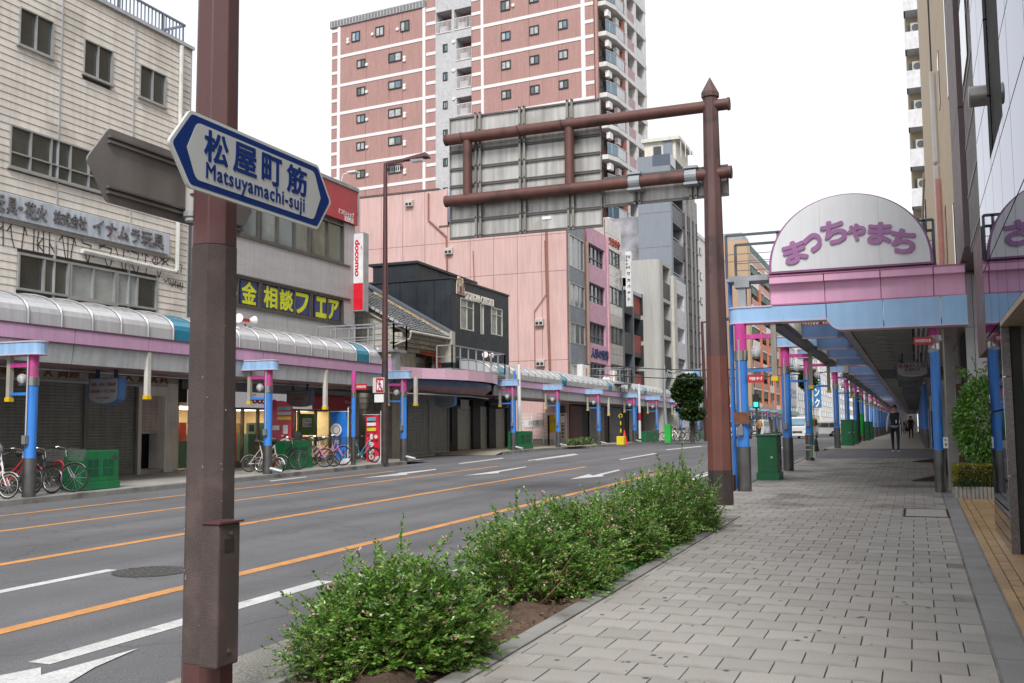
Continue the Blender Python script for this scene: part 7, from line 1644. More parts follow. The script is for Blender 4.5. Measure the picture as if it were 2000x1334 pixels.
F3 = FY(Y3); q1 = F3.px(1298, 750); q2 = F3.px(1322, 724); q3 = F3.px(1370, 722); tp = F3.px(1297, 713)
MB().tube([(g[0], Y3, g[2]), (g[0] - .1, Y3, 3), (q1[0], Y3, tp[1])], [.13, .11, .08], 10).build('pole', galv, ps_, smooth=True)
MB().tube([(q1[0], Y3, q1[1]), (q1[0] + .25, Y3, q1[1] + .9), (q1[0] + .7, Y3, q2[1] - .15), (q2[0], Y3, q2[1]), (q3[0], Y3, q3[1])], .06, 8).build('curved_arm', galv, ps_, smooth=True)
a, b = F3.px(1336, 725, .1), F3.px(1367, 746, .1); mb = MB(); F3.box(mb, a[0], b[0], b[1], a[1], .05, .1); mb.build('plate', mat('sign_blue_edge', (.03, .22, .55), .4), ps_); mb = MB(); w = b[0] - a[0]; h = a[1] - b[1]; F3.box(mb, a[0] + .04, b[0] - .04, b[1] + .04, a[1] - .04, .1, .11); mb.build('white_field', whl, ps_)
mb = MB(); F3.box(mb, a[0] + w*.62, b[0] - w*.06, b[1] + h*.3, a[1] - h*.07, .11, .12); mb.build('blue_square', MATS['sign_blue_edge'], ps_)
text('60分', F3, a[0] + w*.08, a[0] + w*.54, b[1] + h*.4, b[1] + h*.8, .115, MATS['sign_blue_edge'], ps_, bold=.01); text('P', F3, a[0] + w*.71, a[0] + w*.86, b[1] + h*.55, b[1] + h*.88, .125, whl, ps_, bold=.02); text('日曜・休日を除く 8-20', F3, a[0] + w*.08, a[0] + w*.9, b[1] + h*.1, b[1] + h*.22, .115, MATS['sign_blue_edge'], ps_)
g = onG(1380, 862); t = thing('street_lamp', 'distant thin brown street lamp rising behind the street tree', 'street lamp', g); MB().tube([g, onY(1371, 628, g[1])], [.16, .09], 8).build('shaft', lbm, t); hh = onY(1371, 630, g[1]); MB().bar(hh, (hh[0] + 1.1, hh[1], hh[2] + .12), .1).build('arm', lbm, t); MB().box(hh[0] + 1.0, hh[1] - .15, hh[2] + .05, hh[0] + 1.9, hh[1] + .15, hh[2] + .25).build('lamp_head', lbm, t)
bt = thing('brooms', 'green and red handled brooms and a mop tied to the third kerb post', 'brooms', (-3.1, 33.9, gz(34))); b = gz(34)
for k, (dx, c) in enumerate(((.1, (.0, .30, .16)), (.16, (.60, .22, .06)), (.04, (.02, .2, .55)))):
 mc = mat('handle_%d' % k, c, .5); MB().cyl((-3.25 + dx + .05, 33.84, b + .35), (-3.25 + dx, 33.84, b + 2.0 - .2*k), .016, n=6).build('broom_handle', mc, bt)
 MB().tube([(-3.2 + dx, 33.84, b + .1 + .2*(k == 1)), (-3.2 + dx, 33.84, b + .5 + .2*(k == 1))], [.09, .04], 8).build('broom_head', mat('bristle_%d' % k, ((.55, .53, .48), (.05, .04, .035), (.1, .2, .1))[k], .9), bt)
for z in (.35, .5, .85): MB().ring((-3.25, 34, b + z), (0, 0, 1), .145, .012, 16, 4).build('tie', mat('pale_rope', (.55, .52, .40), .8), bt)
cbm = mat('cable_black', (.03, .03, .03), .5)
for k, (x0, z0, x1, z1, y) in enumerate(((-21, 5.9, -3.4, 5.4, 62), (-21, 5.3, -3.4, 4.9, 62))):
 pts = [(x0 + (x1-x0)*i/12, y, z0 + (z1-z0)*i/12 - .5*math.sin(math.pi*i/12)) for i in range(13)]; tag(MB().tube(pts, .03, 4).build('overhead_cable', cbm), ['upper', 'lower'][k] + ' thin black overhead cable crossing the street beyond the side street', 'cable', 'overhead cables')
tag(MB().tube([(-7.2, 62, 5.0), (-5.4, 62, 4.9)], .13, 8).build('cable_sleeve', cbm, smooth=True), 'thick black cable sleeve on the overhead cable beside the nearest blue post', 'cable sleeve')
for k, (a, b, X, nm) in enumerate(((479, 640, -19.3, 'red bracketed twin white loudspeakers on the vault before the grey phone shop wall'), (952, 704, -19.2, 'white twin loudspeakers with red bracket above the curved bay'), (1183, 748, -19.2, 'small white twin loudspeakers with red bracket beside the mauve shop'))):
 p = Vector(onX(a, b, X)); q = thing('loudspeaker_pair', nm, 'loudspeaker', p, 'loudspeakers on the west canopy'); f = .8
 MB().cyl(p - Vector((0, 0, .4)), p + Vector((0, 0, .15*f)), .03, n=8).bar(p + Vector((0, -.22, .3))*f, p + Vector((0, .22, .3))*f, .09).build('red_bracket', red_plate, q)
 for s in (-1, 1): c = p + Vector((0, s*.25, .3))*f; MB().cyl(c, c + Vector((.05, s*.2, .02)), .05, .15, 14).build('horn', white, q, smooth=True)
for k, (a, b, X, nm) in enumerate(((1145, 728, -19.6, 'white rooftop box with an orange mark behind the far vault, left'), (1203, 738, -19.6, 'slim white rooftop box with an orange mark behind the far vault, right'))):
 p = onX(a, b, X); q = thing('roof_box_unit', nm, 'equipment box', p); MB().box(X - .4, p[1] - (.8 if k == 0 else .35), p[2] - .6, X, p[1] + (.8 if k == 0 else .35), p[2] + .5).build('box', white, q, bevel=.03); MB().box(X, p[1] - .1, p[2] - .2, X + .01, p[1] + .15, p[2] + .3).build('orange_mark', mat('orange_mark', (.6, .2, .08), .5), q)
# east side: mirror clad building
mir = mat('mirror_glass_cladding', (.60, .61, .655), .015, 1.0, var=.015, vs=.8)
mir.node_tree.nodes['Principled BSDF'].inputs['Specular Tint'].default_value = (.55, .56, .62, 1)
MX = .90; FM = Fr((MX, 0), -math.pi/2, flip=False); FMx = Fr((MX, 0), math.pi/2, flip=True)   # faces -X, u = Y
mbd = thing('mirror_clad_office', 'mirror polished office wall at the right edge reflecting the arcade sign', 'building', (MX, 12, .1))
yE, yO, zO = 14.45, 12.12, 2.68
rowz = [.22] + [zO, 3.55, 4.42, 5.3, 6.2, 7.1, 8.0, 9.2, 12]
yc = [4.2, 6.4, 8.3, 10.2, yO, yE]
wz0, wz1, wy0, wy1 = 4.25, 6.3, 12.15, 13.55
wall_b = MATS['dark_joint']
MB().box(MX + .045, 3, zO + .02, 6, yE - .04, 12).box(MX + .045, yO + .02, .1, 1.6, yE - .04, zO + .1).build('backing', wall_b, mbd)
wy0, wz1 = FMx.px(1960, 120)[0], 12; wyA, wzA = FMx.px(1925, 300)
win = (FMx.px(1957, 205)[0], FMx.px(1922, 90)[0], FMx.px(1934, 310)[1], 7.6)
yc = [4.2, 5.6, 7.0, 8.4, 9.8, 11.0, yO, 13.3, yE]; g = .010
def mp(y0, y1, z0, z1):
 if y1 - y0 > .03 and z1 - z0 > .03: mb = MB(); mb.box(MX, y0 + g, z0 + g, MX + .03, y1 - g, z1 - g); mb.build('mirror_panel', mir, mbd)
for a, b in zip(yc, yc[1:]):
 for c, e in zip(rowz[1:], rowz[2:]):
  if win[0] < b and win[1] > a and win[2] < e and win[3] > c:
   mp(a, min(b, max(a, win[0])), c, e); mp(max(a, min(b, win[1])), b, c, e)
   mp(max(a, win[0]), min(b, win[1]), c, max(c, win[2])); mp(max(a, win[0]), min(b, win[1]), min(e, win[3]), e)
  else: mp(a, b, c, e)
for c, e in ((.12, .62), (.62, 1.72), (1.72, zO)): mp(yO, yE, c, e)
gran = mat('speckled_brown_granite', (.13, .112, .108), .25, var=.12, vs=8, fine=.75, fs=230, coat=.35)
grand = mat('dark_granite', (.07, .062, .06), .25, var=.2, fine=.6, fs=200, coat=.4); blks = mat('gloss_black_inlay', (.008, .009, .010), .08, coat=.8)
MB().box(MX + .04, win[0], win[2], 1.5, win[0] + .04, win[3]).box(MX + .04, win[1] - .04, win[2], 1.5, win[1], win[3]).box(MX + .01, win[0], win[2] - .04, 1.5, win[1], win[2]).box(MX + .42, win[0], win[2], MX + .46, win[1], win[3]).build('window_recess', gran, mbd)
FE = FY(yO)
for (a, b, m_, d) in ((MX, MX + .09, gran, .0), (MX + .09, MX + .20, blks, -.04), (MX + .20, MX + .9, gran, 0)):
 for c, e in ((.05, 1.0), (1.0, 2.08), (2.08, zO)):
  mb = MB(); FE.box(mb, a + .002, b - .002, c + .003, e - .003, -.12, d); mb.build('granite_slab', m_, mbd)
MB().box(MX, 3, zO - .05, 3.5, yO - .001, zO + .015).build('entrance_soffit', mat('tan_soffit', (.33, .26, .19), .5), mbd)
MB().box(MX + .9, 3, 0, MX + 1.0, yO, zO - .06).build('inner_entrance_wall', grand, mbd)
MB().box(MX, yE - .04, .1, 1.7, yE, 12).build('end_return', mat('brushed_end', (.45, .45, .45), .2, .8), mbd)
vt = FMx.px(1912, 188); vn = thing('round_exhaust_vent', 'stubby stainless round exhaust vent sticking out of the mirror wall', 'vent', (MX, vt[0], vt[1]))
vy, vz = FMx.px(1926, 186); MB().cyl((MX, vy, vz), (MX - .17, vy, vz), .12, n=24).build('duct', ssb, vn, smooth=True); MB().cyl((MX - .17, vy, vz), (MX - .185, vy, vz), .13, .11, 24).build('hood', steel, vn, smooth=True)
btile = brickmat('brown_wall_tile', (.13, .070, .052), (.115, .06, .045), (.07, .04, .033), .21, .065, .006, .45)
NX = .935
nb3 = thing('brown_tiled_annex', 'brown tiled annex with metal mesh screen behind the mirror wall', 'building', (NX, 17, .3))
zan = onX(1915, 695, NX)[2]; ya_ = 14.55; yb_ = 17.5
MB().box(NX, ya_, zan, NX + 2.5, 16.9, 4.3).build('overhang', btile, nb3)
MB().box(NX + .12, ya_, 4.32, NX + 2.5, yb_, 14).build('upper_wall', mat('dark_metal_wall', (.10, .10, .095), .5, .3), nb3)
msh = mat('grey_mesh_screen', (.22, .215, .20), .5, .3); y = ya_
mb = MB()
while y < yb_: mb.box(NX, y, 4.32, NX + .03, y + .035, 14); y += .075
mb.build('mesh_slats', msh, nb3)['kind'] = 'stuff'
for z in np.arange(4.4, 14, .8): MB().box(NX - .01, ya_, z, NX + .04, yb_, z + .05).build('screen_rail', msh, nb3)
for z in (7.0, 9.9): MB().box(NX - .02, ya_ + 1.2, z, NX + .04, yb_ - .3, z + 1.2).build('dark_window', glassd, nb3)
BX = 1.0; mp_ = mat('mauve_brown_pier', (.125, .088, .092), .5, var=.06, fine=.15, fs=60, bump=.2)
br2 = thing('beige_building', 'tall beige panel building with thin slit windows and a mauve brown corner pier', 'building', (BX, 30, .5))
y1p = FX(BX).px(1884, 300)[0];
for k, (c, e) in enumerate(((4.62, 7.1), (7.1, 11), (11, 16), (16, 24))): MB().box(BX - .1, 18.7, c + .01, BX + 3, 21.9, e - .01).build('pier_slab', mp_, br2)
bgp = mat('beige_wall_panel', (.56, .44, .285), .6, var=.04, fine=.06, fs=40, streak=.08, piece=.03)
MB().box(BX + .08, 22, 4.0, BX + 12, 57.9, 26).build('core', bgp, br2)
ys_ = [22, 24.6, 27.4, 31, 36, 43, 58]; zz_ = [3.9, 6.6, 9.8, 13, 17, 21, 26]
slits = [(24.4, 24.75, 4.9, 6.6), (24.0, 24.4, 9.0, 11.6), (29.5, 30.3, 10.5, 12), (29.5, 30.3, 14, 15.5), (29.5, 30.3, 6.0, 7.6)]
for a, b in zip(ys_, ys_[1:]):
 for c, e in zip(zz_, zz_[1:]): MB().box(BX, a + .015, c + .01, BX + .07, b - .015, e - .01).build('wall_panel', bgp, br2)
for a, b, c, e in slits: MB().box(BX - .02, a, c, BX + .05, b, e).build('slit_window', glassd, br2);
for z in (5.6, 8.2):
 pass
sgx = thing('pink_white_projecting_sign', 'stacked pink and white projecting signs edge-on against the beige wall', 'sign', (BX - .2, 33, 9));
for (y, z0, z1, c) in ((33, 7.2, 9.6, 'wht'), (33, 9.7, 12.6, 'wht'), (32.2, 5.4, 9.0, 'pnk')): MB().box(BX - .17, y, z0, BX - .02, y + .3, z1).build('sign_box', white if c == 'wht' else mat('salmon_sign', (.65, .30, .27), .5), sgx, bevel=.03)
MB().box(BX - .05, 36, 9.6, BX + .02, 36.12, 22).build('dark_downpipe', dkgrey, br2)
wpn = mat('white_enamel_panel', (.66, .66, .67), .25, var=.03, coat=.4, streak=.05)
wc = thing('white_panel_corner', 'glossy white panelled corner wall with dark joints behind the trimmed shrub', 'building', (1.4, 21.6, .3));
MB().box(1.02, 21.75, .1, 3, 25.5, 4.55).build('backing', wall_b, wc)
for a, b in ((.985, 1.14), (1.15, 1.62), (1.63, 2.3)):
 for c, e in ((.3, 1.3), (1.31, 2.5), (2.51, 3.5), (3.51, 4.56)): MB().box(a, 21.7, c, b, 21.75, e).build('white_panel', wpn, wc)
gw = thing('grey_shop_wall', 'smooth grey shop wall with brown tiled dado under the arcade ceiling', 'shopfront', (1.0, 28, .4))
for a, b in ((25.55, 29), (29.02, 32.2), (32.22, 35.7)):
 for c, e in ((2.45, 3.45), (1.4, 2.43), (.3, 1.38)): MB().box(.98, a, c, 1.05, b, e).build('grey_panel', mat('satin_grey_panel', (.36, .35, .34), .3, coat=.3, streak=.05), gw)
btw = thing('brown_tile_wall', 'low brown tiled wall behind the round trimmed shrub', 'wall', (.95, 22.5, .3)); MB().box(.80, 22.7, .2, 1.9, 22.9, 2.42).build('wall', btile, btw)
MB().box(.60, 22.95, .2, .78, 23.05, 3.45).build('grey_strip_panel', MATS['satin_grey_panel'], btw); MB().cyl((.56, 21.4, .3), (.56, 21.4, 3.46), .018, n=6).build('cream_pipe', mat('cream_pipe', (.50, .45, .33), .5), btw)
nt2 = thing('small_notice_plate', 'small white notice with red characters strapped to the nearest shop side post', 'notice', (.45, 20.8, 1.2)); f = FY(20.82)
mb = MB(); f.box(mb, .46, .56, 1.12, 1.34, 0, .01); mb.build('plate', mat('notice_blue_edge', (.06, .2, .5), .5), nt2); mb = MB(); f.box(mb, .467, .553, 1.127, 1.333, .01, .014); mb.build('paper', whl, nt2); text('中', f, .49, .53, 1.25, 1.31, .016, dred, nt2); text('開', f, .49, .53, 1.16, 1.22, .016, dred, nt2)
bg_ = mat('clear_plastic_bag', (.62, .64, .66), .15, alpha=.6, bump=1, bs=25, coat=1)
mb = MB(); q = random.Random(4); n = 10
for i in range(6):
 pass
mb.tube([(.39 + q.uniform(-.02, .02), 21, 2.98 + .04*i) for i in range(9)], [.10 + q.uniform(-.02, .05) for i in range(9)], 12); tag(mb.build('plastic_bag', bg_, smooth=False), 'crumpled clear plastic bag tied round the nearest shop side post', 'bag')
pt = thing('east_shop_row', 'row of pale curtained and dark shopfronts beneath the far right arcade', 'shopfront', (1.1, 80, .6)); y = 45.6; k = 0
cs = [mat('pale_curtain', (.60, .62, .66), .5, var=.2, vs=1.5), glassd, mat('shop_blue_cloth', (.10, .18, .38), .6), mat('shop_beige', (.42, .38, .32), .6), MATS['mid_grey_shutter'], mat('shop_dark', (.06, .055, .05), .6)]
while y < 170:
 w = [2.6, 1.2, 1.8, 3.4, 2.8, 1.6][k % 6]; MB().box(.98 if k % 2 else .92, y, .55, 1.4, y + w - .08, 3.4).build('shop_panel', cs[k % 6], pt); y += w; k += 1
MB().box(1.4, 45, .2, 1.8, 172, 3.5).build('backing', mat('dim_backing', (.06, .055, .05), .8), pt)
goods = thing('display_rack', 'white and blue draped goods rack standing before the far shopfronts', 'display rack', (.75, 47, .6)); MB().box(.62, 47.5, .65, .95, 50.5, 2.9).build('white_drape', cs[0], goods); MB().box(.60, 46.9, .62, .9, 47.45, 2.2).build('blue_drape', cs[2], goods)
block('east_block', 'plain cream building above the far right arcade', 'building', 1.0, 58.2, 70, 15, crm, 3, 3); block('east_block', 'grey building above the far right arcade beyond the balcony tower', 'building', 1.2, 96, 170, 18, gyb, 4, 10)
bt_ = thing('beige_balcony_tower', 'slender beige tiled tower with a column of white balconies and outdoor units', 'apartment tower', (1.5, 80, .6)); Yt = 80.0; FB2 = FY(Yt)
bta, btb, btc = FB2.px(1764, 10)[0], 1.62, 3.2; btm = mat('beige_small_tile', (.44, .37, .25), .6, var=.08, fine=.12, fs=8); btp = mat('white_balcony_front', (.62, .62, .64), .55, streak=.08)
MB().box(btb + .05, Yt, 3, 12, Yt + 14, 60).build('tiled_wall', btm, bt_); MB().box(bta + .1, Yt + 1.5, 3, btb + .05, Yt + 14, 60).build('recess_wall', btm, bt_)
for z in np.arange(6, 50, 3.0): mb = MB(); FB2.box(mb, btb + .06, 4, z, z + .04, 0, .02); mb.build('wall_joint', mat('tile_joint', (.25, .2, .14), .7), bt_)
z = FB2.px(1790, 413)[1] - 3*3.05 + .4
acm = mat('ac_unit', (.40, .40, .37), .5)
while z < 48:
 MB().box(bta, Yt - .05, z, btb, Yt + 1.5, z + .18).build('balcony_slab', btp, bt_); MB().box(bta, Yt - .1, z - .02, btb - .15, Yt, z + 1.35).build('balcony_front', btp, bt_); MB().box(bta, Yt, z, bta + .1, Yt + 1.4, z + 1.35).build('balcony_end', btp, bt_)
 MB().box(btb - .15, Yt - .1, z, btb + .05, Yt + 1.5, z + 3.05).build('divider', btp, bt_)
 mb = MB().box(bta + .45, Yt + .3, z + 1.42, bta + 1.15, Yt + .7, z + 2.15); o = mb.build('air_conditioner', acm, bt_); MB().cyl((bta + .8, Yt + .28, z + 1.78), (bta + .8, Yt + .3, z + 1.78), .27, n=14).build('fan_grille', dkgrey, o)
 MB().box(bta + .25, Yt + 1.4, z + .3, btb - .2, Yt + 1.45, z + 2.4).build('balcony_window', glassd, bt_)
 z += 3.05
# far-side planter, hedge box
pb = thing('stone_planter', 'low ribbed stone planter box at the edge of tan paving', 'planter', (1.0, 19.8, .27)); gpb = gz(19.7); stn = mat('ribbed_stone', (.33, .31, .28), .8, var=.1, fine=.35, fs=80, bump=.5, bs=60)
MB().box(.60, 19.62, gpb - .1, 1.75, 20.9, gpb + .18).build('core', stn, pb)
x = .595
while x < 1.72: MB().box(x, 19.59, gpb - .05, x + .055, 19.625, gpb + .2).build('stone_rib', stn, pb, bevel=.004); x += .066
y = 19.62
while y < 20.9: MB().box(.57, y, gpb - .05, .602, y + .055, gpb + .2).build('stone_rib', stn, pb); y += .066
# vegetation
def leafmat(name, ramp, rough=.38, trans=.25, gloss=.4):
 M = bpy.data.materials.new(name); M.use_nodes = True; t = M.node_tree; N = t.nodes; L = t.links; b = N['Principled BSDF']
 g = N.new('ShaderNodeNewGeometry'); r = N.new('ShaderNodeValToRGB'); e = r.color_ramp.elements
 e[0].position, e[0].color = ramp[0][0], (*ramp[0][1], 1); e[1].position, e[1].color = ramp[-1][0], (*ramp[-1][1], 1)
 for p, c in ramp[1:-1]: q = e.new(p); q.color = (*c, 1)
 L.new(g.outputs['Random Per Island'], r.inputs[0]); L.new(r.outputs[0], b.inputs['Base Color']); b.inputs['Roughness'].default_value = rough; b.inputs['Specular IOR Level'].default_value = gloss
 tr = N.new('ShaderNodeBsdfTranslucent'); L.new(r.outputs[0], tr.inputs[0]); mx = N.new('ShaderNodeMixShader'); mx.inputs[0].default_value = trans
 L.new(b.outputs[0], mx.inputs[1]); L.new(tr.outputs[0], mx.inputs[2]); L.new(mx.outputs[0], N['Material Output'].inputs[0]); return M
def leaves(name, pos, drc, size, m_, parent, seed=1, wid=.5, fold=.25):
 """a cloud of folded leaf blades (6 verts, 4 faces each) from numpy arrays"""
 rg = np.random.default_rng(seed); n = len(pos); L_ = size * rg.uniform(.7, 1.25, n)[:, None]
 d = drc / (np.linalg.norm(drc, axis=1)[:, None] + 1e-9); s = np.cross(d, rg.normal(0, .55, (n, 3)) + np.array((0, 0, 1.0))); s /= np.linalg.norm(s, axis=1)[:, None] + 1e-9; nn = np.cross(s, d)
 w = L_ * wid * .5; P0 = pos; P1 = pos + d * L_ * .45 - nn * L_ * fold * .15; P2 = pos + d * L_ - nn * L_ * fold * .4
 A_ = P1 + s * w + nn * L_ * fold * .3; B_ = P1 - s * w + nn * L_ * fold * .3
 V = np.stack([P0, A_, P2, B_, P1], 1).reshape(-1, 3); i = np.arange(n)[:, None] * 5
 Fc = np.concatenate([i + np.array([[0, 1, 4]]), i + np.array([[1, 2, 4]]), i + np.array([[2, 3, 4]]), i + np.array([[3, 0, 4]])], 1).reshape(-1, 3)
 me = bpy.data.meshes.new(name); me.vertices.add(len(V)); me.vertices.foreach_set('co', V.ravel()); me.loops.add(Fc.size); me.loops.foreach_set('vertex_index', Fc.ravel().astype(np.int32))
 me.polygons.add(len(Fc)); me.polygons.foreach_set('loop_start', np.arange(0, Fc.size, 3, dtype=np.int32)); me.polygons.foreach_set('loop_total', np.full(len(Fc), 3, np.int32)); me.update(); me.validate()
 me.materials.append(m_); o = bpy.data.objects.new(name, me); COL.objects.link(o); attach(o, parent); return o
lf1 = leafmat('abelia_leaf', [(0, (.03, .085, .015)), (.3, (.085, .22, .024)), (.62, (.17, .345, .04)), (.86, (.29, .46, .09)), (.95, (.28, .37, .16)), (1, (.24, .14, .07))], gloss=.8, rough=.3, trans=.32)
lf2 = leafmat('abelia_blossom', [(0, (.50, .20, .15)), (.4, (.62, .36, .30)), (.75, (.70, .62, .58)), (1, (.38, .12, .09))], rough=.6)
twg = mat('twig_brown', (.20, .125, .07), .8, var=.3, vs=9)
def shrub(name, label, cx, cy, rx, ry, h, n_tw, seed, grp=None, lsz=.037, dead=0, fl=.10):
 rg = np.random.default_rng(seed); b = gz(cy) - .01; t = thing(name, label, 'shrub', (cx, cy, b), grp); P_, D_, FP_, FD_ = [], [], [], []; mb = MB()
 lumps = [(rg.uniform(0, 2*math.pi), rg.uniform(.75, 1.12), rg.uniform(.3, .6)) for _ in range(5)]
 for k in range(26):
  a = rg.uniform(0, 2*math.pi); r_ = rg.uniform(.2, .95); p0 = Vector((cx + .12*rg.normal(), cy + .16*rg.normal(), b)); p2 = Vector((cx + rx*r_*math.cos(a), cy + ry*r_*math.sin(a), b + h*rg.uniform(.55, .95)*math.sqrt(max(.1, 1 - r_*r_*.8)))); p1 = (p0 + p2)/2 + Vector((0, 0, h*.15))
  mb.tube([p0, p1, p2], [.006, .004, .002], 4, cap=False)
 for k in range(n_tw):
  a = rg.uniform(0, 2*math.pi); u = rg.uniform(-.15, 1); ph = math.asin(max(-.2, min(1, u))); rad = rg.uniform(.72, 1.02) if rg.random() < .72 else rg.uniform(.35, .8)
  q = 1 + sum(.16 * s_ * math.exp(-((a - la + math.pi) % (2*math.pi) - math.pi)**2 / .35) * (1 if ph > lp_ - .3 else .3) for la, s_, lp_ in lumps) - .12
  rad *= q; o = np.array((cx + rx*rad*math.cos(a)*math.cos(ph), cy + ry*rad*math.sin(a)*math.cos(ph), b + h*.12 + h*.80*rad*max(-.12, math.sin(ph))))
  out = np.array((math.cos(a)*math.cos(ph), math.sin(a)*math.cos(ph), math.sin(ph) + .35)) + rg.normal(0, .45, 3); out /= np.linalg.norm(out)
  ln = rg.uniform(.07, .17) * (2.3 if rg.random() < .10 else 1); nl = int(ln / .0072); side = np.cross(out, (0, 0, 1)); side /= np.linalg.norm(side) + 1e-9
  e = o + out*ln + np.array((0, 0, -.02))
  if rg.random() < .16: mb.bar(o - out*.03, e, .0022)
  for j in range(nl):
   f = (j + .5) / nl; s_ = side * (1 if j % 2 else -1) + rg.normal(0, .35, 3); P_.append(o + (e - o)*f); D_.append(s_*.8 + out*.7)
  if rg.random() < fl and u > .05:
   for j in range(int(rg.uniform(4, 9))): FP_.append(e + rg.normal(0, .012, 3)); FD_.append(out + rg.normal(0, .8, 3))
 for k in range(dead):
  a = rg.uniform(-.9, .9); p0 = Vector((cx + .3, cy - .1 + .15*rg.normal(), b)); p1 = p0 + Vector((.25*rg.random(), .5*rg.normal()*.5, h*rg.uniform(.25, .65))); mb.tube([p0, (p0+p1)/2 + Vector((.06*rg.normal(), .06*rg.normal(), .02)), p1], [.007, .005, .002], 4)
 mb.build('branches', twg, t)['kind'] = 'stuff'
 leaves('foliage', np.array(P_), np.array(D_), lsz, lf1, t, seed)['kind'] = 'stuff'
 if FP_: leaves('blossoms', np.array(FP_), np.array(FD_), .021, lf2, t, seed + 5, .8)['kind'] = 'stuff'
 return t
G_ = 'flowering shrubs in the kerbside planting strip'
def gp(px, py): g = onG(px, py); return g[0], g[1]
shrub('abelia_shrub', 'largest leafy shrub at bottom centre, nearest the camera', -3.16, 5.85, .54, .56, .62, 1800, 1, G_, dead=6)
shrub('abelia_shrub', 'low spread of leaves on the road side of the nearest shrub', -3.36, 5.5, .32, .34, .42, 600, 2, G_, dead=4, lsz=.027)
shrub('abelia_shrub', 'tall open shrub with bare forked stem left of the middle clump', -3.26, 8.15, .44, .42, .72, 760, 3, G_, dead=12, fl=.14)
shrub('abelia_shrub', 'dense rounded shrub in the middle of the planting strip', -3.18, 9.1, .50, .54, .74, 1100, 4, G_, fl=.14)
shrub('abelia_shrub', 'small pale green shrub low in front of the middle clump', -2.86, 8.55, .28, .30, .38, 480, 5, G_, lsz=.027, fl=.01)
shrub('abelia_shrub', 'blossom-dotted shrub just behind the middle clump', -3.14, 10.4, .46, .56, .70, 900, 6, G_, fl=.24)
shrub('abelia_shrub', 'darker dense shrub before the gantry column', -3.1, 12.1, .50, .66, .78, 1100, 7, G_, fl=.12)
shrub('abelia_shrub', 'farthest shrub touching the foot of the brown gantry column', -3.0, 13.5, .52, .68, .84, 1100, 8, G_, fl=.12)
shrub('abelia_shrub', 'small low shrub at the pavement edge under the darker shrubs', -2.92, 10.9, .28, .5, .42, 380, 9, G_, fl=.02)
rg = np.random.default_rng(4); n = 2600; yy = rg.uniform(4.8, 15, n); xx = rg.uniform(-3.5, -2.7, n); o = leaves('leaf_litter', np.stack([xx, yy, GR*yy + .012 + rg.uniform(0, .012, n)], 1), np.stack([rg.normal(0, 1, n), rg.normal(0, 1, n), rg.normal(0, .15, n)], 1), .022, leafmat('litter', [(0, (.10, .05, .02)), (.5, (.20, .12, .06)), (.8, (.05, .03, .02)), (1, (.28, .2, .12))], rough=.9), pl, 3); o['kind'] = 'stuff'
n = 500; yy = np.concatenate([rg.normal(9.6, .5, n//2), rg.normal(11.4, .5, n//2)]); o = leaves('weeds', np.stack([rg.normal(-2.76, .05, n), yy, GR*yy + .01], 1), np.stack([rg.normal(0, .8, n), rg.normal(0, .8, n), rg.uniform(.4, 1.2, n)], 1), .045, leafmat('weed_leaf', [(0, (.03, .12, .02)), (1, (.07, .26, .04))]), pl, 9); o['kind'] = 'stuff'
n = 2500; yy = rg.uniform(4.8, 15, n); mb = MB()
for k in range(700):
 s = rg.uniform(.004, .014); x, y = rg.uniform(-3.5, -2.7), rg.uniform(4.8, 15); z = gz(y) + .012; mb.hexa([(x, y, z - s), (x + s*2, y, z - s), (x + s*2, y + s*1.6, z - s), (x, y + s*2, z - s), (x + s*.3, y + s*.2, z + s), (x + s*1.5, y + s*.4, z + s*.8), (x + s*1.6, y + s*1.3, z + s), (x + s*.2, y + s*1.5, z + s*.6)])
mb.build('soil_crumbs', soil, pl)['kind'] = 'stuff'
MB().hexa([(-2.98, 5.86, gz(5.9) + .01), (-2.86, 5.84, gz(5.9) + .02), (-2.86, 5.92, gz(5.9) + .015), (-2.98, 5.93, gz(5.9) + .01), (-2.97, 5.87, gz(5.9) + .035), (-2.89, 5.85, gz(5.9) + .03), (-2.88, 5.91, gz(5.9) + .05), (-2.95, 5.93, gz(5.9) + .03)]).build('dry_leaf', mat('dry_leaf_brown', (.33, .12, .05), .8), pl)
def shell(cx, cy, cz, rx, ry, rz, n, seed, box=False, lump=.1):
 rg = np.random.default_rng(seed)
 if box: p = rg.uniform(-1, 1, (n, 3)); ax = rg.integers(0, 3, n); p[np.arange(n), ax] = np.sign(p[np.arange(n), ax]) * rg.uniform(.85, 1.03, n); d = p * .3; d[np.arange(n), ax] = p[np.arange(n), ax]
 else:
  v = rg.normal(0, 1, (n, 3)); v /= np.linalg.norm(v, axis=1)[:, None]; c = rg.normal(0, 1, (14, 3)); c /= np.linalg.norm(c, axis=1)[:, None]
  w = 1 + lump * (np.max(v @ c.T, axis=1) - .8) * 3; p = v * (rg.uniform(.72, 1.02, n) * w)[:, None]; d = v
 return np.array((cx, cy, cz)) + p * np.array((rx, ry, rz)), d + rg.normal(0, .55, (n, 3))
t = thing('clipped_shrub', 'tall oval clipped shrub with glossy light green leaves', 'shrub', (1.15, 20.7, .4)); lfg = leafmat('glossy_leaf', [(0, (.05, .15, .02)), (.4, (.12, .30, .04)), (.8, (.22, .43, .08)), (1, (.33, .52, .13))], gloss=.8, rough=.28)
ps_, ds_ = shell(1.18, 20.75, 1.60, .50, .48, .82, 6800, 21); leaves('foliage', ps_, ds_, .075, lfg, t, 21, .55)['kind'] = 'stuff'; mb = MB()
for k in range(9): mb.tube([(1.2 + .05*math.cos(k), 20.7, gz(20) + .1), (1.2 + .3*math.cos(k*1.7), 20.75 + .3*math.sin(k*2.3), 1.6)], [.02, .008], 5)
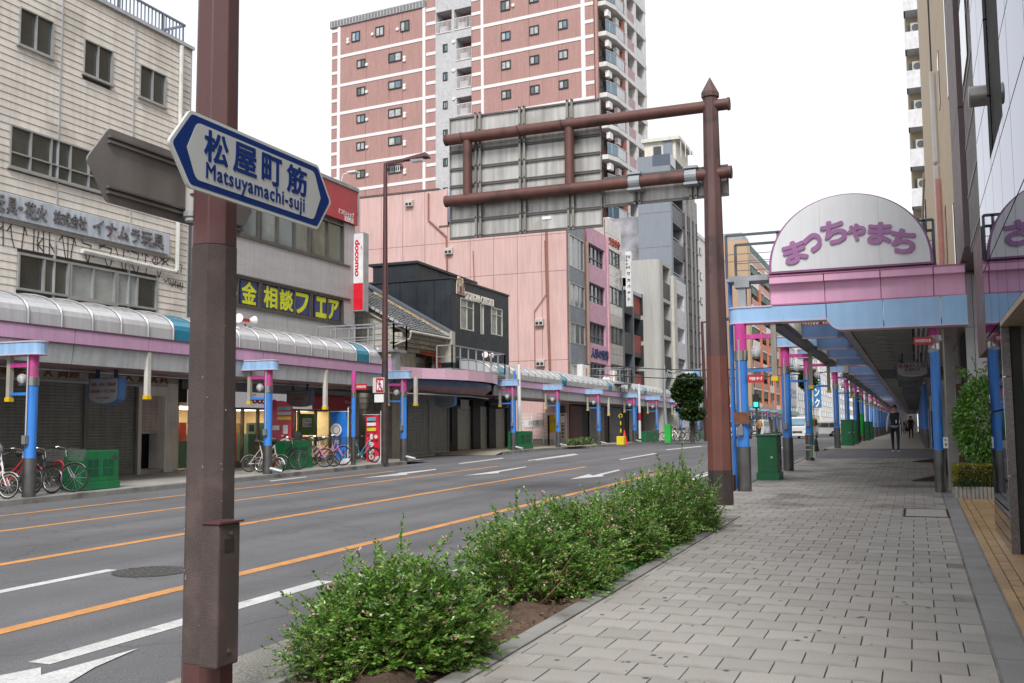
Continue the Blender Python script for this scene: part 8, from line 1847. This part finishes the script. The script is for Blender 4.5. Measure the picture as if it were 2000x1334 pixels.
mb.build('stems', twg, t); ps_, ds_ = shell(1.2, 20.75, 1.62, .34, .34, .7, 900, 23); leaves('inner_foliage', ps_, ds_, .09, lf1, t, 23, .6)['kind'] = 'stuff'
t = thing('loose_sapling', 'loose leafy sapling shoots rising above the clipped shrub', 'sapling', (1.2, 20.9, 2.2)); P_, D_ = [], []; mb = MB(); rg = np.random.default_rng(6)
for k in range(9):
 a = rg.uniform(0, 6.28); p0 = np.array((1.15, 20.9, 2.2)); p1 = p0 + np.array((.38*math.cos(a) - .08, .25*math.sin(a), rg.uniform(.25, .75))); mb.tube([p0, (p0+p1)/2 + np.array((0, 0, .1)), p1], [.007, .005, .003], 4)
 for f in np.linspace(.4, 1, 9): P_.append(p0 + (p1 - p0)*f + np.array((0, 0, .1*(1-f)))); D_.append(rg.normal(0, 1, 3) + np.array((0, 0, -.1)))
mb.build('stems', twg, t); leaves('leaves', np.array(P_), np.array(D_), .10, lfg, t, 30, .5)['kind'] = 'stuff'
t = thing('low_hedge', 'low boxy yellow green hedge growing in the ribbed stone planter', 'hedge', (1.15, 20.2, .45)); lfy = leafmat('golden_leaf', [(0, (.05, .10, .01)), (.35, (.17, .20, .015)), (.7, (.34, .31, .03)), (.9, (.46, .36, .05)), (1, (.36, .16, .03))])
ps_, ds_ = shell(1.17, 20.2, gpb + .36, .55, .55, .21, 9000, 31, box=True); leaves('foliage', ps_, ds_, .032, lfy, t, 31, .6)['kind'] = 'stuff'
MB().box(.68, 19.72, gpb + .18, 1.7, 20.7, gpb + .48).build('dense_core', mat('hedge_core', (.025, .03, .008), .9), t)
t = thing('juniper_tuft', 'dark blue green tuft spilling over the left end of hedge', 'shrub', (.72, 19.68, .45)); ps_, ds_ = shell(.80, 19.66, gpb + .22, .24, .08, .09, 1500, 33); leaves('foliage', ps_, ds_, .03, leafmat('juniper', [(0, (.015, .06, .035)), (1, (.04, .13, .06))]), t, 33, .3)['kind'] = 'stuff'
g = onG(1352, 864); t = thing('street_tree', 'small round dark green street tree beneath the parking sign', 'tree', g); Yt_ = g[1]; ft = FY(Yt_); cx_, cz_ = ft.px(1345, 772); hw = (ft.px(1374, 772)[0] - ft.px(1316, 772)[0]) / 2; hh_ = (ft.px(1345, 742)[1] - ft.px(1345, 826)[1]) / 2; hh_ *= .66; hw *= .95; cz_ += .1
MB().tube([(g[0], Yt_, g[2]), (g[0] + .1, Yt_, 2.2), (cx_, Yt_, cz_)], [.16, .12, .06], 7).build('trunk', mat('bark_grey', (.07, .06, .05), .9), t)
lft = leafmat('tree_leaf', [(0, (.008, .022, .007)), (.4, (.02, .055, .014)), (.75, (.05, .10, .024)), (1, (.12, .17, .035))]); PP, DD = [], []
rg = np.random.default_rng(12)
for k in range(44):
 v = rg.normal(0, 1, 3); v /= np.linalg.norm(v); q = .62 * rg.uniform(.5, 1.15); v += np.array((.35, 0, -1.35)) * (k > 32); e_ = rg.uniform(.22, .46); a, b = shell(cx_ + hw*v[0]*q*1.25, Yt_ + hw*v[1]*q*1.2, cz_ + hh_*v[2]*q*1.15 + (.35*hh_ if k % 3 else -.2), hw*e_, hw*e_, hh_*e_*.7, 240, 50 + k, lump=.35); PP.append(a); DD.append(b)
leaves('crown', np.vstack(PP), np.vstack(DD), .26, lft, t, 12, .6)['kind'] = 'stuff'
g = onG(1130, 872); t = thing('weed_clump', 'scruffy green weeds at the kerb between the two canopy posts', 'weeds', g); rg = np.random.default_rng(8); n = 900; a0 = onG(1110, 873); a1 = onG(1150, 871); f = rg.random(n)
leaves('foliage', np.stack([a0[0] + (a1[0]-a0[0])*f + rg.normal(0, .12, n), a0[1] + (a1[1]-a0[1])*f, np.full(n, .63) + rg.uniform(0, .25, n)], 1), np.stack([rg.normal(0, .6, n), rg.normal(0, .6, n), np.ones(n)], 1), .28, leafmat('kerb_weed', [(0, (.06, .11, .03)), (1, (.18, .24, .08))]), t, 8, .25)['kind'] = 'stuff'
for k, (a, b, s) in enumerate(((1403, 860, 1.0), (1575, 745, 1.9))):
 g = onY((1519, 1578)[k], (862, 742)[k], (150, 190)[k]); t = thing('distant_tree', ['low round bush at the far kerb between the first two east posts', 'far tree crown behind the third east post'][k], 'tree', (g[0], g[1], .6)); cz_ = g[2]; ps_, ds_ = shell(g[0], g[1], cz_, s*.7, s*.7, s*.8, 2600, 70 + k, lump=.3); leaves('crown', ps_, ds_, .6, lft, t, 70 + k, .6)['kind'] = 'stuff'
 MB().tube([(g[0], g[1], .5), (g[0], g[1], cz_)], [.25, .12], 6).build('trunk', MATS['bark_grey'], t)
# bicycles
tyre = mat('tyre_black', (.02, .02, .02), .7); rimc = mat('rim_silver', (.45, .45, .46), .3, .9); silver = mat('silver_paint', (.50, .50, .50), .35, .6)
def bicycle(label, x, y, head, fc, wr=.33, wb=1.08, basket=None, fork=None, steer=0, rim=rimc, grp='bicycles parked on the west pavement', lean=5, high=0, cage=None, lock=None):
 """origin under the front wheel; the bicycle points along +X before turning by head"""
 t = thing('bicycle', label, 'bicycle', (0, 0, 0), grp); fk = fork or fc; sh = high
 def wheel(cx, ax, nm):
  w = MB().ring((cx, 0, wr), ax, wr - .018, .018, 28, 6).build('wheel', tyre, t, smooth=True); MB().ring((cx, 0, wr), ax, wr - .04, .009, 28, 4).build('rim', rim, w, smooth=True)
  sp = MB(); A3 = Vector(ax); e1 = Vector((0, 0, 1)).cross(A3).normalized(); c = Vector((cx, 0, wr))
  for k in range(20): a = 2*math.pi*k/20; d = e1*math.cos(a) + Vector((0, 0, 1))*math.sin(a); sp.bar(c + d*.02 + A3*(.03 if k % 2 else -.03), c + d*(wr - .04), .003)
  sp.build('spokes', chrome, w)['kind'] = 'stuff'; MB().cyl(c - A3*.04, c + A3*.04, .018, n=8).build('hub', chrome, w)
 st = R(steer); fa = (-math.sin(st), math.cos(st), 0); wheel(0, fa, 'front'); wheel(-wb, (0, 1, 0), 'rear')
 H = Vector((-.22, 0, .80 + (wr - .33)*.5 + sh)); HB = Vector((-.17, 0, .62 + (wr-.33)*.5)); BB = Vector((-wb + .44, 0, .27)); RW = Vector((-wb, 0, wr)); ST = Vector((-wb + .30, 0, .76 + sh*.5));
 MB().tube([H + Vector((0, 0, -.02)), BB + Vector((0, 0, .06)), BB], .017, 7).tube([HB, (HB+BB)/2 + Vector((0, 0, -.05)), BB], .017, 7).tube([BB, ST], .016, 7).tube([BB, RW + Vector((0, .05, 0))], .01, 5).tube([BB, RW - Vector((0, .05, 0))], .01, 5).tube([ST*.85 + BB*.15, RW + Vector((0, .05, 0))], .008, 5).tube([ST*.85 + BB*.15, RW - Vector((0, .05, 0))], .008, 5).tube([H, HB], .02, 8).build('frame', fc, t, smooth=True)
 MB().tube([HB, HB + Vector((.05, .05, -.12)), Vector((0, .055, wr))], .012, 6).tube([HB, HB + Vector((.05, -.05, -.12)), Vector((0, -.055, wr))], .012, 6).build('fork', fk, t, smooth=True)
 top = H + Vector((-.03, 0, .16)); MB().tube([H, top], .014, 6).tube([top + Vector((-.16, .29, .03)), top + Vector((-.02, .24, .05)), top + Vector((.04, .10, .02)), top, top + Vector((.04, -.10, .02)), top + Vector((-.02, -.24, .05)), top + Vector((-.16, -.29, .03))], .011, 6).build('handlebar', chrome, t, smooth=True)
 MB().cyl(top + Vector((-.20, .30, .03)), top + Vector((-.08, .27, .04)), .018, n=8).cyl(top + Vector((-.20, -.30, .03)), top + Vector((-.08, -.27, .04)), .018, n=8).build('grips', black, t)
 MB().tube([ST, ST + Vector((-.03, 0, .10))], .012, 6).build('seat_post', chrome, t); s = ST + Vector((-.04, 0, .12)); MB().tube([s + Vector((.16, 0, 0)), s + Vector((.04, 0, .01)), s + Vector((-.09, 0, .02)), s + Vector((-.13, 0, .015))], [.018, .045, .085, .05], 8).build('saddle', black, t, smooth=True)
 MB().ring(BB, (0, 1, 0), .085, .008, 16, 4).tube([BB, BB + Vector((.12, -.06, -.12))], .009, 5).tube([BB, BB + Vector((-.12, .06, .12))], .009, 5).box(BB.x + .08, -.14, BB.z - .14, BB.x + .17, -.06, BB.z - .12).build('crank', chrome, t)
 mg = MB()
 for cx, a0_, a1_ in ((0, 40, 165), (-wb, 20, 170)):
  pts = [(cx + (wr+.02)*math.cos(R(a)), 0, wr + (wr+.02)*math.sin(R(a))) for a in np.linspace(a0_, a1_, 9)]
  for p, q in zip(pts, pts[1:]): mg.bar(p, q, .045, .006, up=(p[0]-cx, 0, p[2]-wr))
 mg.build('mudguards', fk if high == 0 else fc, t)
 if basket is not None:
  bx, bz = .02, .72 + sh; m2 = MB(); w0, w1, hb = .14, .17, .24
  for i in range(6):
   f = i/5; ww = w0 + (w1-w0)*f; z = bz + hb*f; c = [(bx - ww*.8, -ww, z), (bx + ww*.9, -ww, z), (bx + ww*.9, ww, z), (bx - ww*.8, ww, z)]
   for p, q in zip(c, c[1:] + c[:1]): m2.bar(p, q, .006)
  for i in range(7):
   for yy_ in (-1, 1): f = i/6; m2.bar((bx - w0*.8 + w0*1.7*f, yy_*w0, bz), (bx - w1*.8 + w1*1.7*f, yy_*w1, bz + hb), .004)
   for s0, s1 in ((-.8*w0, -.8*w1), (.9*w0, .9*w1)): m2.bar((bx + s0, -w0 + 2*w0*f, bz), (bx + s1, -w1 + 2*w1*f, bz + hb), .004)
  m2.build('basket', basket, t)
 if cage: MB().tube([ST + Vector((-.25, 0, .02)), ST + Vector((-.25, 0, .30)), ST + Vector((-.22, 0, .42))], [.19, .22, .12], 10).build('child_seat_cover', cage, t, smooth=True)
 if lock: MB().ring((.12, 0, .62 + sh), (0, 1, .3), .11, .018, 20, 6).build('ring_lock', lock, t, smooth=True)
 MB().tube([RW + Vector((.02, .07, -.02)), (-wb + .02, .16, .02)], .009, 5).build('kickstand', chrome, t)
 t.location = (x, y, gz(y)); t.rotation_euler = (R(-lean) if lean else 0, 0, R(head)); return t
bred = mat('bike_red', (.50, .015, .02), .35, coat=.5); bwht = mat('bike_white', (.68, .68, .67), .35, coat=.4); bblk = mat('bike_black', (.02, .02, .022), .35, coat=.4); bpnk = mat('bike_pink', (.65, .22, .42), .35, coat=.4); bteal = mat('bike_teal', (.02, .26, .36), .35, coat=.4); bcrm = mat('bike_cream', (.68, .64, .55), .35, coat=.4); bgrn = mat('bike_olive', (.05, .07, .05), .4)
cov = mat('rain_cover', (.45, .47, .50), .12, alpha=.55, bump=1, bs=12, coat=1); wire = mat('wire_basket', (.30, .30, .30), .4, .6); dwire = mat('dark_basket', (.03, .03, .03), .5)
def bk(px, pc, label, head, X=-17.62, **k): p = onX(px, pc, X); bicycle(label, X, p[1], head, **k)
bk(15, 940, 'small wheeled white bicycle cut by the left picture edge', 8, X=-17.5, fc=bwht, wr=.27, wb=.95, rim=bwht)
bk(57, 925, 'red bicycle with black basket in front of the blue post', 8, fc=bred, wr=.34, basket=dwire, cage=cov, X=-17.65)
bk(102, 925, 'black bicycle with a red ring lock round its basket', 12, fc=bblk, wr=.31, basket=wire, lock=mat('lock_red', (.55, .02, .06), .4), X=-17.75, steer=-12)
bk(143, 920, 'olive city bicycle with a wire basket before the green cabinet', 14, fc=bgrn, fork=silver, wr=.33, basket=wire, X=-17.6, steer=10)
bk(548, 905, 'cream small wheeled bicycle with low step frame by the phone shop post', 20, fc=bcrm, wr=.25, wb=.95, X=-17.75, steer=-15, high=.05)
bk(582, 903, 'dark bicycle with blue saddle leaning by the green cabinet', 12, fc=bblk, wr=.33, X=-17.9)
bk(508, 905, 'red and white small bicycle half hidden behind phone shop post', 170, fc=bred, fork=bwht, wr=.22, wb=.8, X=-18.2)
bk(634, 898, 'grey bicycle with a covered rear basket left of the pink bicycle', 12, fc=silver, fork=bpnk, wr=.31, basket=dwire, X=-17.9, cage=mat('knitted_cover', (.05, .05, .05), .9))
bk(652, 898, 'black small bicycle between the grey and pink bicycles', 14, fc=bblk, wr=.25, X=-17.8, basket=dwire)
bk(669, 894, 'pink bicycle with a dark basket beside the blue banner', 14, fc=bpnk, wr=.33, basket=dwire, X=-17.95)
bk(731, 890, 'black and teal folding bicycle beside the red banner', 62, fc=bteal, fork=bblk, wr=.27, wb=1.0, X=-17.85, rim=black)
for k in range(6):
 g = onG(1316 + 10*k, 861.5); bicycle(['silver bicycle at the left end of the far rack', 'second silver bicycle in far rack left of the tree', 'grey bicycle leaning by the street tree', 'black bicycle right behind the street tree trunk', 'silver bicycle right of the street tree', 'black bicycle at the right end of far rack'][k], g[0] - .1, g[1], (150, 30, 70, 140, 60, 80)[k], [silver, silver, bcrm, bblk, silver, bblk][k], basket=wire if k % 2 else None, grp='bicycles parked by the street tree')
# vehicles
def car(label, cat, x, y, rot, L_, W_, H_, prof, body, grp='vehicles in the distant traffic', lights=True):
 """side profile extruded and tucked in at the roof; nose along +Y before turning"""
 t = thing('parked_vehicle' if cat != 'car' else 'car', label, cat, (0, 0, 0), grp)
 n = len(prof); V = []; mb = MB()
 for (s, k) in ((-1, 1), (-1, 0), (1, 0), (1, 1)): pass
 secs = [(-1.0, 0), (-.93, .03), (.93, .03), (1.0, 0)]
 rows_ = []
 for sx, up in secs:
  rows_.append([(W_/2 * (sx * (1 - .16 * max(0, (z*H_ - .95) / max(.3, H_ - .95)))), (yy - .5)*L_, z*H_ + up) for yy, z in prof])
 for a, b in zip(rows_, rows_[1:]):
  for i in range(n): j = (i+1) % n; mb.face([a[i], a[j], b[j], b[i]])
 mb.face(rows_[0][::-1]); mb.face(rows_[-1]); b_ = mb.build('body', body, t, smooth=True)
 top = [p for p in prof if p[1] > .55]; zr = max(p[1] for p in prof)
 fy_ = [p for p in prof if p[1] > .9]; f0, f1 = max(p[0] for p in fy_), min(p[0] for p in fy_)
 nose = max(p[0] for p in prof if p[1] > .5 and p[0] > f0) if any(p[0] > f0 and p[1] > .5 for p in prof) else f0
 zb = .60; hw = W_/2
 def pt(sx, yy, z, e=.012): return (sx * hw * (1 - .16 * max(0, (z*H_ - .95) / max(.3, H_ - .95))) * 1.0, (yy-.5)*L_, z*H_)
 ws = [(nose - .02, zb + .03), (f0 + .015, .93)]
 mb = MB(); mb.face([(-hw*.78, (ws[0][0]-.5)*L_ + .03, ws[0][1]*H_ + .04), (hw*.78, (ws[0][0]-.5)*L_ + .03, ws[0][1]*H_ + .04), (hw*.70, (ws[1][0]-.5)*L_ + .04, ws[1][1]*H_ + .04), (-hw*.70, (ws[1][0]-.5)*L_ + .04, ws[1][1]*H_ + .04)]); mb.build('windscreen', bluw if cat == 'van' else glassd, t)
 for s in (-1, 1):
  mb = MB(); ys_ = np.linspace(f1 + .02, min(nose - .06, f0 + .05), 4)
  for a, b in zip(ys_, ys_[1:]): mb.face([(s*hw*.985, (a + .01 - .5)*L_, .62*H_), (s*hw*.985, (b - .5)*L_, .62*H_), (s*hw*.90, (min(b, f0) - .5)*L_, .90*H_), (s*hw*.90, (a + .01 - .5)*L_, .90*H_)])
  mb.build('side_window', glassd, t)
  for yy in (.17, .82): w = MB().cyl((s*hw*.86, (yy-.5)*L_, .32), (s*hw*1.005, (yy-.5)*L_, .32), .32, n=20).build('wheel', tyre, t, smooth=True); MB().cyl((s*hw*1.005, (yy-.5)*L_, .32), (s*hw*1.015, (yy-.5)*L_, .32), .19, n=14).build('hubcap', rimc, w)
  MB().box(s*hw*.6, L_*.485, .62 - .08, s*hw*.92, L_*.5 + .01, .62 + .1).build('headlight', whl, t, bevel=.02)
 MB().box(-hw*.5, L_*.5 - .02, .5, hw*.5, L_*.5 + .02, .7).build('grille', dkgrey, t); MB().box(-.17, L_*.5 + .02, .38, .17, L_*.5 + .035, .5).build('number_plate', whl, t); MB().box(-hw*.97, L_*.5 - .08, .25, hw*.97, L_*.5 + .03, .42).build('bumper', body, t, bevel=.03)
 t.location = (x, y, gz(y) - .12); t.rotation_euler = (0, 0, R(rot)); return t
van = [(0, .18), (0, .55), (.02, .94), (.06, 1), (.78, 1), (.84, .95), (.96, .60), (1, .52), (1, .18)]; mini = [(0, .2), (0, .55), (.05, .93), (.12, 1), (.55, 1), (.66, .94), (.86, .60), (.98, .48), (1, .2)]; sed = [(0, .22), (0, .6), (.12, .66), (.24, .96), (.32, 1), (.55, 1), (.62, .96), (.74, .66), (.97, .54), (1, .22)]
cwht = mat('car_white', (.72, .72, .72), .25, coat=.8, var=.02); csil = mat('car_silver', (.42, .43, .45), .3, .5, coat=.7); cblk = mat('car_black', (.02, .02, .022), .2, coat=1)
def cp(px, py): g = onG(px, py, -.12); return g[0], g[1]
x, y = cp(1565, 857); car('white van with a dark blue windscreen facing the camera, beside second east post', 'van', x, y + 2.2, 172, 4.6, 1.75, 1.95, van, cwht)
x, y = cp(1598, 853); car('white minivan side-on behind the third east post', 'minivan', x, y + 2, 100, 4.4, 1.7, 1.65, mini, cwht)
x, y = cp(1637, 852); car('silver car facing the camera among the far blue posts', 'car', x, y + 2, 176, 4.3, 1.7, 1.5, sed, csil)
x, y = cp(1652, 852); car('dark car beside the silver car among the far blue posts', 'car', x + .8, y + 5, 178, 4.4, 1.7, 1.45, sed, cblk)
x, y = cp(1436, 858); car('silver and blue car facing the camera left of the nearest blue post', 'car', x, y + 2, 170, 3.6, 1.55, 1.7, mini, csil)
x, y = cp(1460, 853); car('white van further behind the nearest blue post', 'van', x, y + 10, 178, 4.6, 1.75, 2.0, van, cwht)
# people
skin = mat('skin', (.50, .30, .21), .5, var=.04); hair = mat('black_hair', (.012, .011, .012), .45); nvy = mat('navy_cloth', (.018, .022, .04), .8, var=.15, vs=12); lgc = mat('pale_grey_cloth', (.45, .45, .47), .8, var=.1, vs=12); blkc = mat('black_cloth', (.015, .015, .018), .8); tanc = mat('khaki_cloth', (.20, .16, .11), .8); shoe = mat('white_shoe', (.65, .65, .64), .5)
def figure(label, x, y, h, face, mats_, stride=.16, arms=(0, 0), hairlen=.08, turn=0, bag=None, hunch=0, z=None):
 """one continuous skinned body, walking along +Y before turning; clothes are material zones of that surface plus hair, face and shoes"""
 t = thing('person', label, 'person', (0, 0, 0)); top, slv, leg = mats_; k = h / 1.72
 J = {'pel': (0, 0, .93, .125), 'wai': (0, .0, 1.06, .115), 'che': (0, .01 + hunch*.5, 1.30, .150), 'nec': (0, .01 + hunch, 1.44, .062), 'nk2': (0, .02 + hunch, 1.51, .056), 'hd1': (0, .03 + hunch, 1.60, .088), 'hd2': (0, .03 + hunch, 1.67, .076)}
 E_ = [('pel', 'wai'), ('wai', 'che'), ('che', 'nec'), ('nec', 'nk2'), ('nk2', 'hd1'), ('hd1', 'hd2')]
 for s, n_, sw in ((-1, 'L', stride), (1, 'R', -stride)):
  J['hip'+n_] = (s*.095, 0, .88, .098); J['kne'+n_] = (s*.10, sw*.75 + .03, .49, .063); J['ank'+n_] = (s*.10, sw*1.15 - (.05 if sw < 0 else 0), .10 + (.03 if sw < 0 else 0), .042); J['toe'+n_] = (s*.115, sw*1.15 + .14, .045, .038)
  a = arms[0 if s < 0 else 1]; J['sho'+n_] = (s*.185, .005 + hunch*.7, 1.40, .068); J['elb'+n_] = (s*.245, -sw*.5 + .01 + hunch, 1.14, .046); J['wri'+n_] = (s*(.265 - .12*a), -sw*.9 + .07 + .22*a + hunch, .90 + .14*a, .030); J['pal'+n_] = (s*(.262 - .16*a), -sw*.95 + .09 + .26*a + hunch, .83 + .15*a, .033)
  E_ += [('pel', 'hip'+n_), ('hip'+n_, 'kne'+n_), ('kne'+n_, 'ank'+n_), ('ank'+n_, 'toe'+n_), ('che', 'sho'+n_), ('sho'+n_, 'elb'+n_), ('elb'+n_, 'wri'+n_), ('wri'+n_, 'pal'+n_)]
  px_, py_, pz_, _ = J['pal'+n_]
  for f in range(4): nm = 'f%d%s' % (f, n_); J[nm] = (px_ - s*.004, py_ + .022 - .015*f, pz_ - .075 + .006*abs(f - 1.4), .0095); E_.append(('pal'+n_, nm))
  J['th'+n_] = (px_ - s*.02, py_ + .045, pz_ - .025, .010); E_.append(('wri'+n_, 'th'+n_))
 ks = list(J); me = bpy.data.meshes.new('body'); me.from_pydata([tuple(c*k for c in J[q][:3]) for q in ks], [(ks.index(a), ks.index(b)) for a, b in E_], [])
 o = bpy.data.objects.new('body', me); COL.objects.link(o); sk = o.modifiers.new('skin', 'SKIN');
 for i, q in enumerate(ks): r_ = J[q][3]*k; fx = 1.28 if q in ('che', 'pel', 'wai') else 1; me.skin_vertices[0].data[i].radius = (r_*fx, r_*.92)
 me.skin_vertices[0].data[ks.index('pel')].use_root = True; sb_ = o.modifiers.new('sub', 'SUBSURF'); sb_.levels = 2; sb_.render_levels = 2
 bpy.context.view_layer.update(); m2 = bpy.data.meshes.new_from_object(o.evaluated_get(bpy.context.evaluated_depsgraph_get())); bpy.data.objects.remove(o)
 for q in (top, slv, leg, skin, shoe): m2.materials.append(q)
 for p in m2.polygons:
  c = p.center / k; ax_ = abs(c.x)
  armr = ax_ > .165 + (.03 if c.z < 1.2 else 0) and c.z > .70
  p.material_index = 4 if c.z < .085 else 3 if c.z > 1.465 else (3 if armr and c.z < .885 + .1*max(arms) else 1 if armr else 2 if c.z < .98 else 0)
 m2.shade_smooth(); b = bpy.data.objects.new('body', m2); COL.objects.link(b); attach(b, t)
 hc = Vector((0, .03 + hunch, 1.635))*k
 def ball(c, r, m_, nm, sq=(1, 1, 1), zcut=None):
  mb = MB(); n1, n2 = 8, 12
  for i in range(n1):
   for j in range(n2):
    def q(i_, j_): th = math.pi*i_/n1; ph = 2*math.pi*j_/n2; return (c[0] + r*sq[0]*math.sin(th)*math.cos(ph), c[1] + r*sq[1]*math.sin(th)*math.sin(ph), c[2] + r*sq[2]*math.cos(th))
    if zcut is not None and q(i+.5, j)[2] < zcut and q(i+.5, j+.5)[1] > c[1]: continue
    mb.face([q(i, j), q(i+1, j), q(i+1, j+1), q(i, j+1)])
  return mb.build(nm, m_, t, smooth=True)
 tr = R(turn); hf = Vector((math.sin(-tr), math.cos(tr), 0))
 ball(hc + Vector((0, -.018*k, .022*k)), .108*k, hair, 'hair', (.92, 1.02, 1.02), hc.z + .035*k)
 if hairlen > .1: MB().tube([hc + Vector((0, -.06, .02))*k, hc + Vector((0, -.07, -.12))*k, hc + Vector((0, -.06, -hairlen))*k], [.085*k, .10*k, .06*k], 10).build('long_hair', hair, t, smooth=True)
 fcx = hc + hf*.083*k; sd_ = Vector((hf.y, -hf.x, 0))
 for s in (-1, 1): ball(fcx + sd_*s*.032*k + Vector((0, 0, .008*k)), .011*k, hair, 'eye'); ball(hc + sd_*s*.085*k + Vector((0, 0, -.005*k)), .022*k, skin, 'ear', (.5, 1, 1.3))
 ball(fcx + hf*.01*k + Vector((0, 0, -.018*k)), .016*k, skin, 'nose', (.8, 1, 1.3)); ball(fcx + Vector((0, 0, -.052*k)), .018*k, mat('lips', (.30, .10, .09), .5), 'mouth', (1.2, .4, .35))
 if bag: bag(t, k)
 zz = gz(y) if z is None else z; t.location = (x, y, zz); t.rotation_euler = (0, 0, R(face)); return t
def waistbag(t, k): MB().tube([(-.15*k, .06*k, .97*k), (0, .15*k, .94*k), (.15*k, .06*k, .97*k)], [.03, .05, .03], 8).build('waist_bag', mat('grey_pouch', (.28, .28, .28), .7), t, smooth=True); MB().box(-.08, .145*k, 1.08*k, -.04, .16*k, 1.2*k).build('badge', whl, t)
def handbag(t, k): MB().box(.14*k, -.02, .62*k, .36*k, .14, .86*k).build('bag', blkc, t, bevel=.03); MB().tube([(.18*k, .05, .86*k), (.24*k, .05, 1.02*k), (.32*k, .05, .86*k)], .012, 6).build('bag_strap', blkc, t)
p = onG(1750, 884); figure('man in dark vest over pale sleeves and navy trousers walking under the arcade', p[0], p[1], 1.78, 178, (nvy, lgc, nvy), arms=(0, 0), turn=-40, bag=waistbag)
p = onG(1780, 859); figure('woman with long dark hair, scarf and bag behind the walking man', p[0], p[1], 1.62, 184, (blkc, tanc, blkc), stride=.12, arms=(.9, .9), hairlen=.30, bag=handbag)
p = onG(1762, 852); figure('distant person in black beside the walking man', p[0], p[1] + 5, 1.65, 10, (blkc, blkc, blkc), stride=.1, hairlen=.2)
p = onG(1768, 851); figure('distant person in pink under the far arcade', p[0], p[1] + 12, 1.55, 0, (mat('pink_cloth', (.75, .10, .25), .8), blkc, blkc), stride=.1)
p = onG(1484, 858); figure('stooping person in orange top with a green backpack at the far crossing', p[0], p[1], 1.6, 150, (mat('orange_cloth', (.50, .20, .06), .8), MATS['orange_cloth'] if 'orange_cloth' in MATS else nvy, nvy), stride=.1, arms=(.5, .5), hunch=.12, bag=lambda t, k: MB().box(-.15, -.26, 1.05*k, .15, -.10, 1.4*k).build('backpack', mat('backpack_green', (.06, .16, .04), .8), t, bevel=.04))
g = onG(1479, 855); ts = thing('pedestrian_signal', 'small pedestrian signal with green light beyond the nearest blue post', 'traffic signal', g); MB().cyl(g, (g[0], g[1], g[2] + 4.3), .1, n=8).build('post', dkgrey, ts); MB().box(g[0] - .3, g[1] - .2, 3.3, g[0] + .3, g[1], 4.6).build('signal_case', black, ts); MB().box(g[0] - .18, g[1] - .22, 3.45, g[0] + .18, g[1] - .2, 3.85).build('green_lamp', mat('green_signal', (.02, .8, .45), .5, emit=1.5), ts)
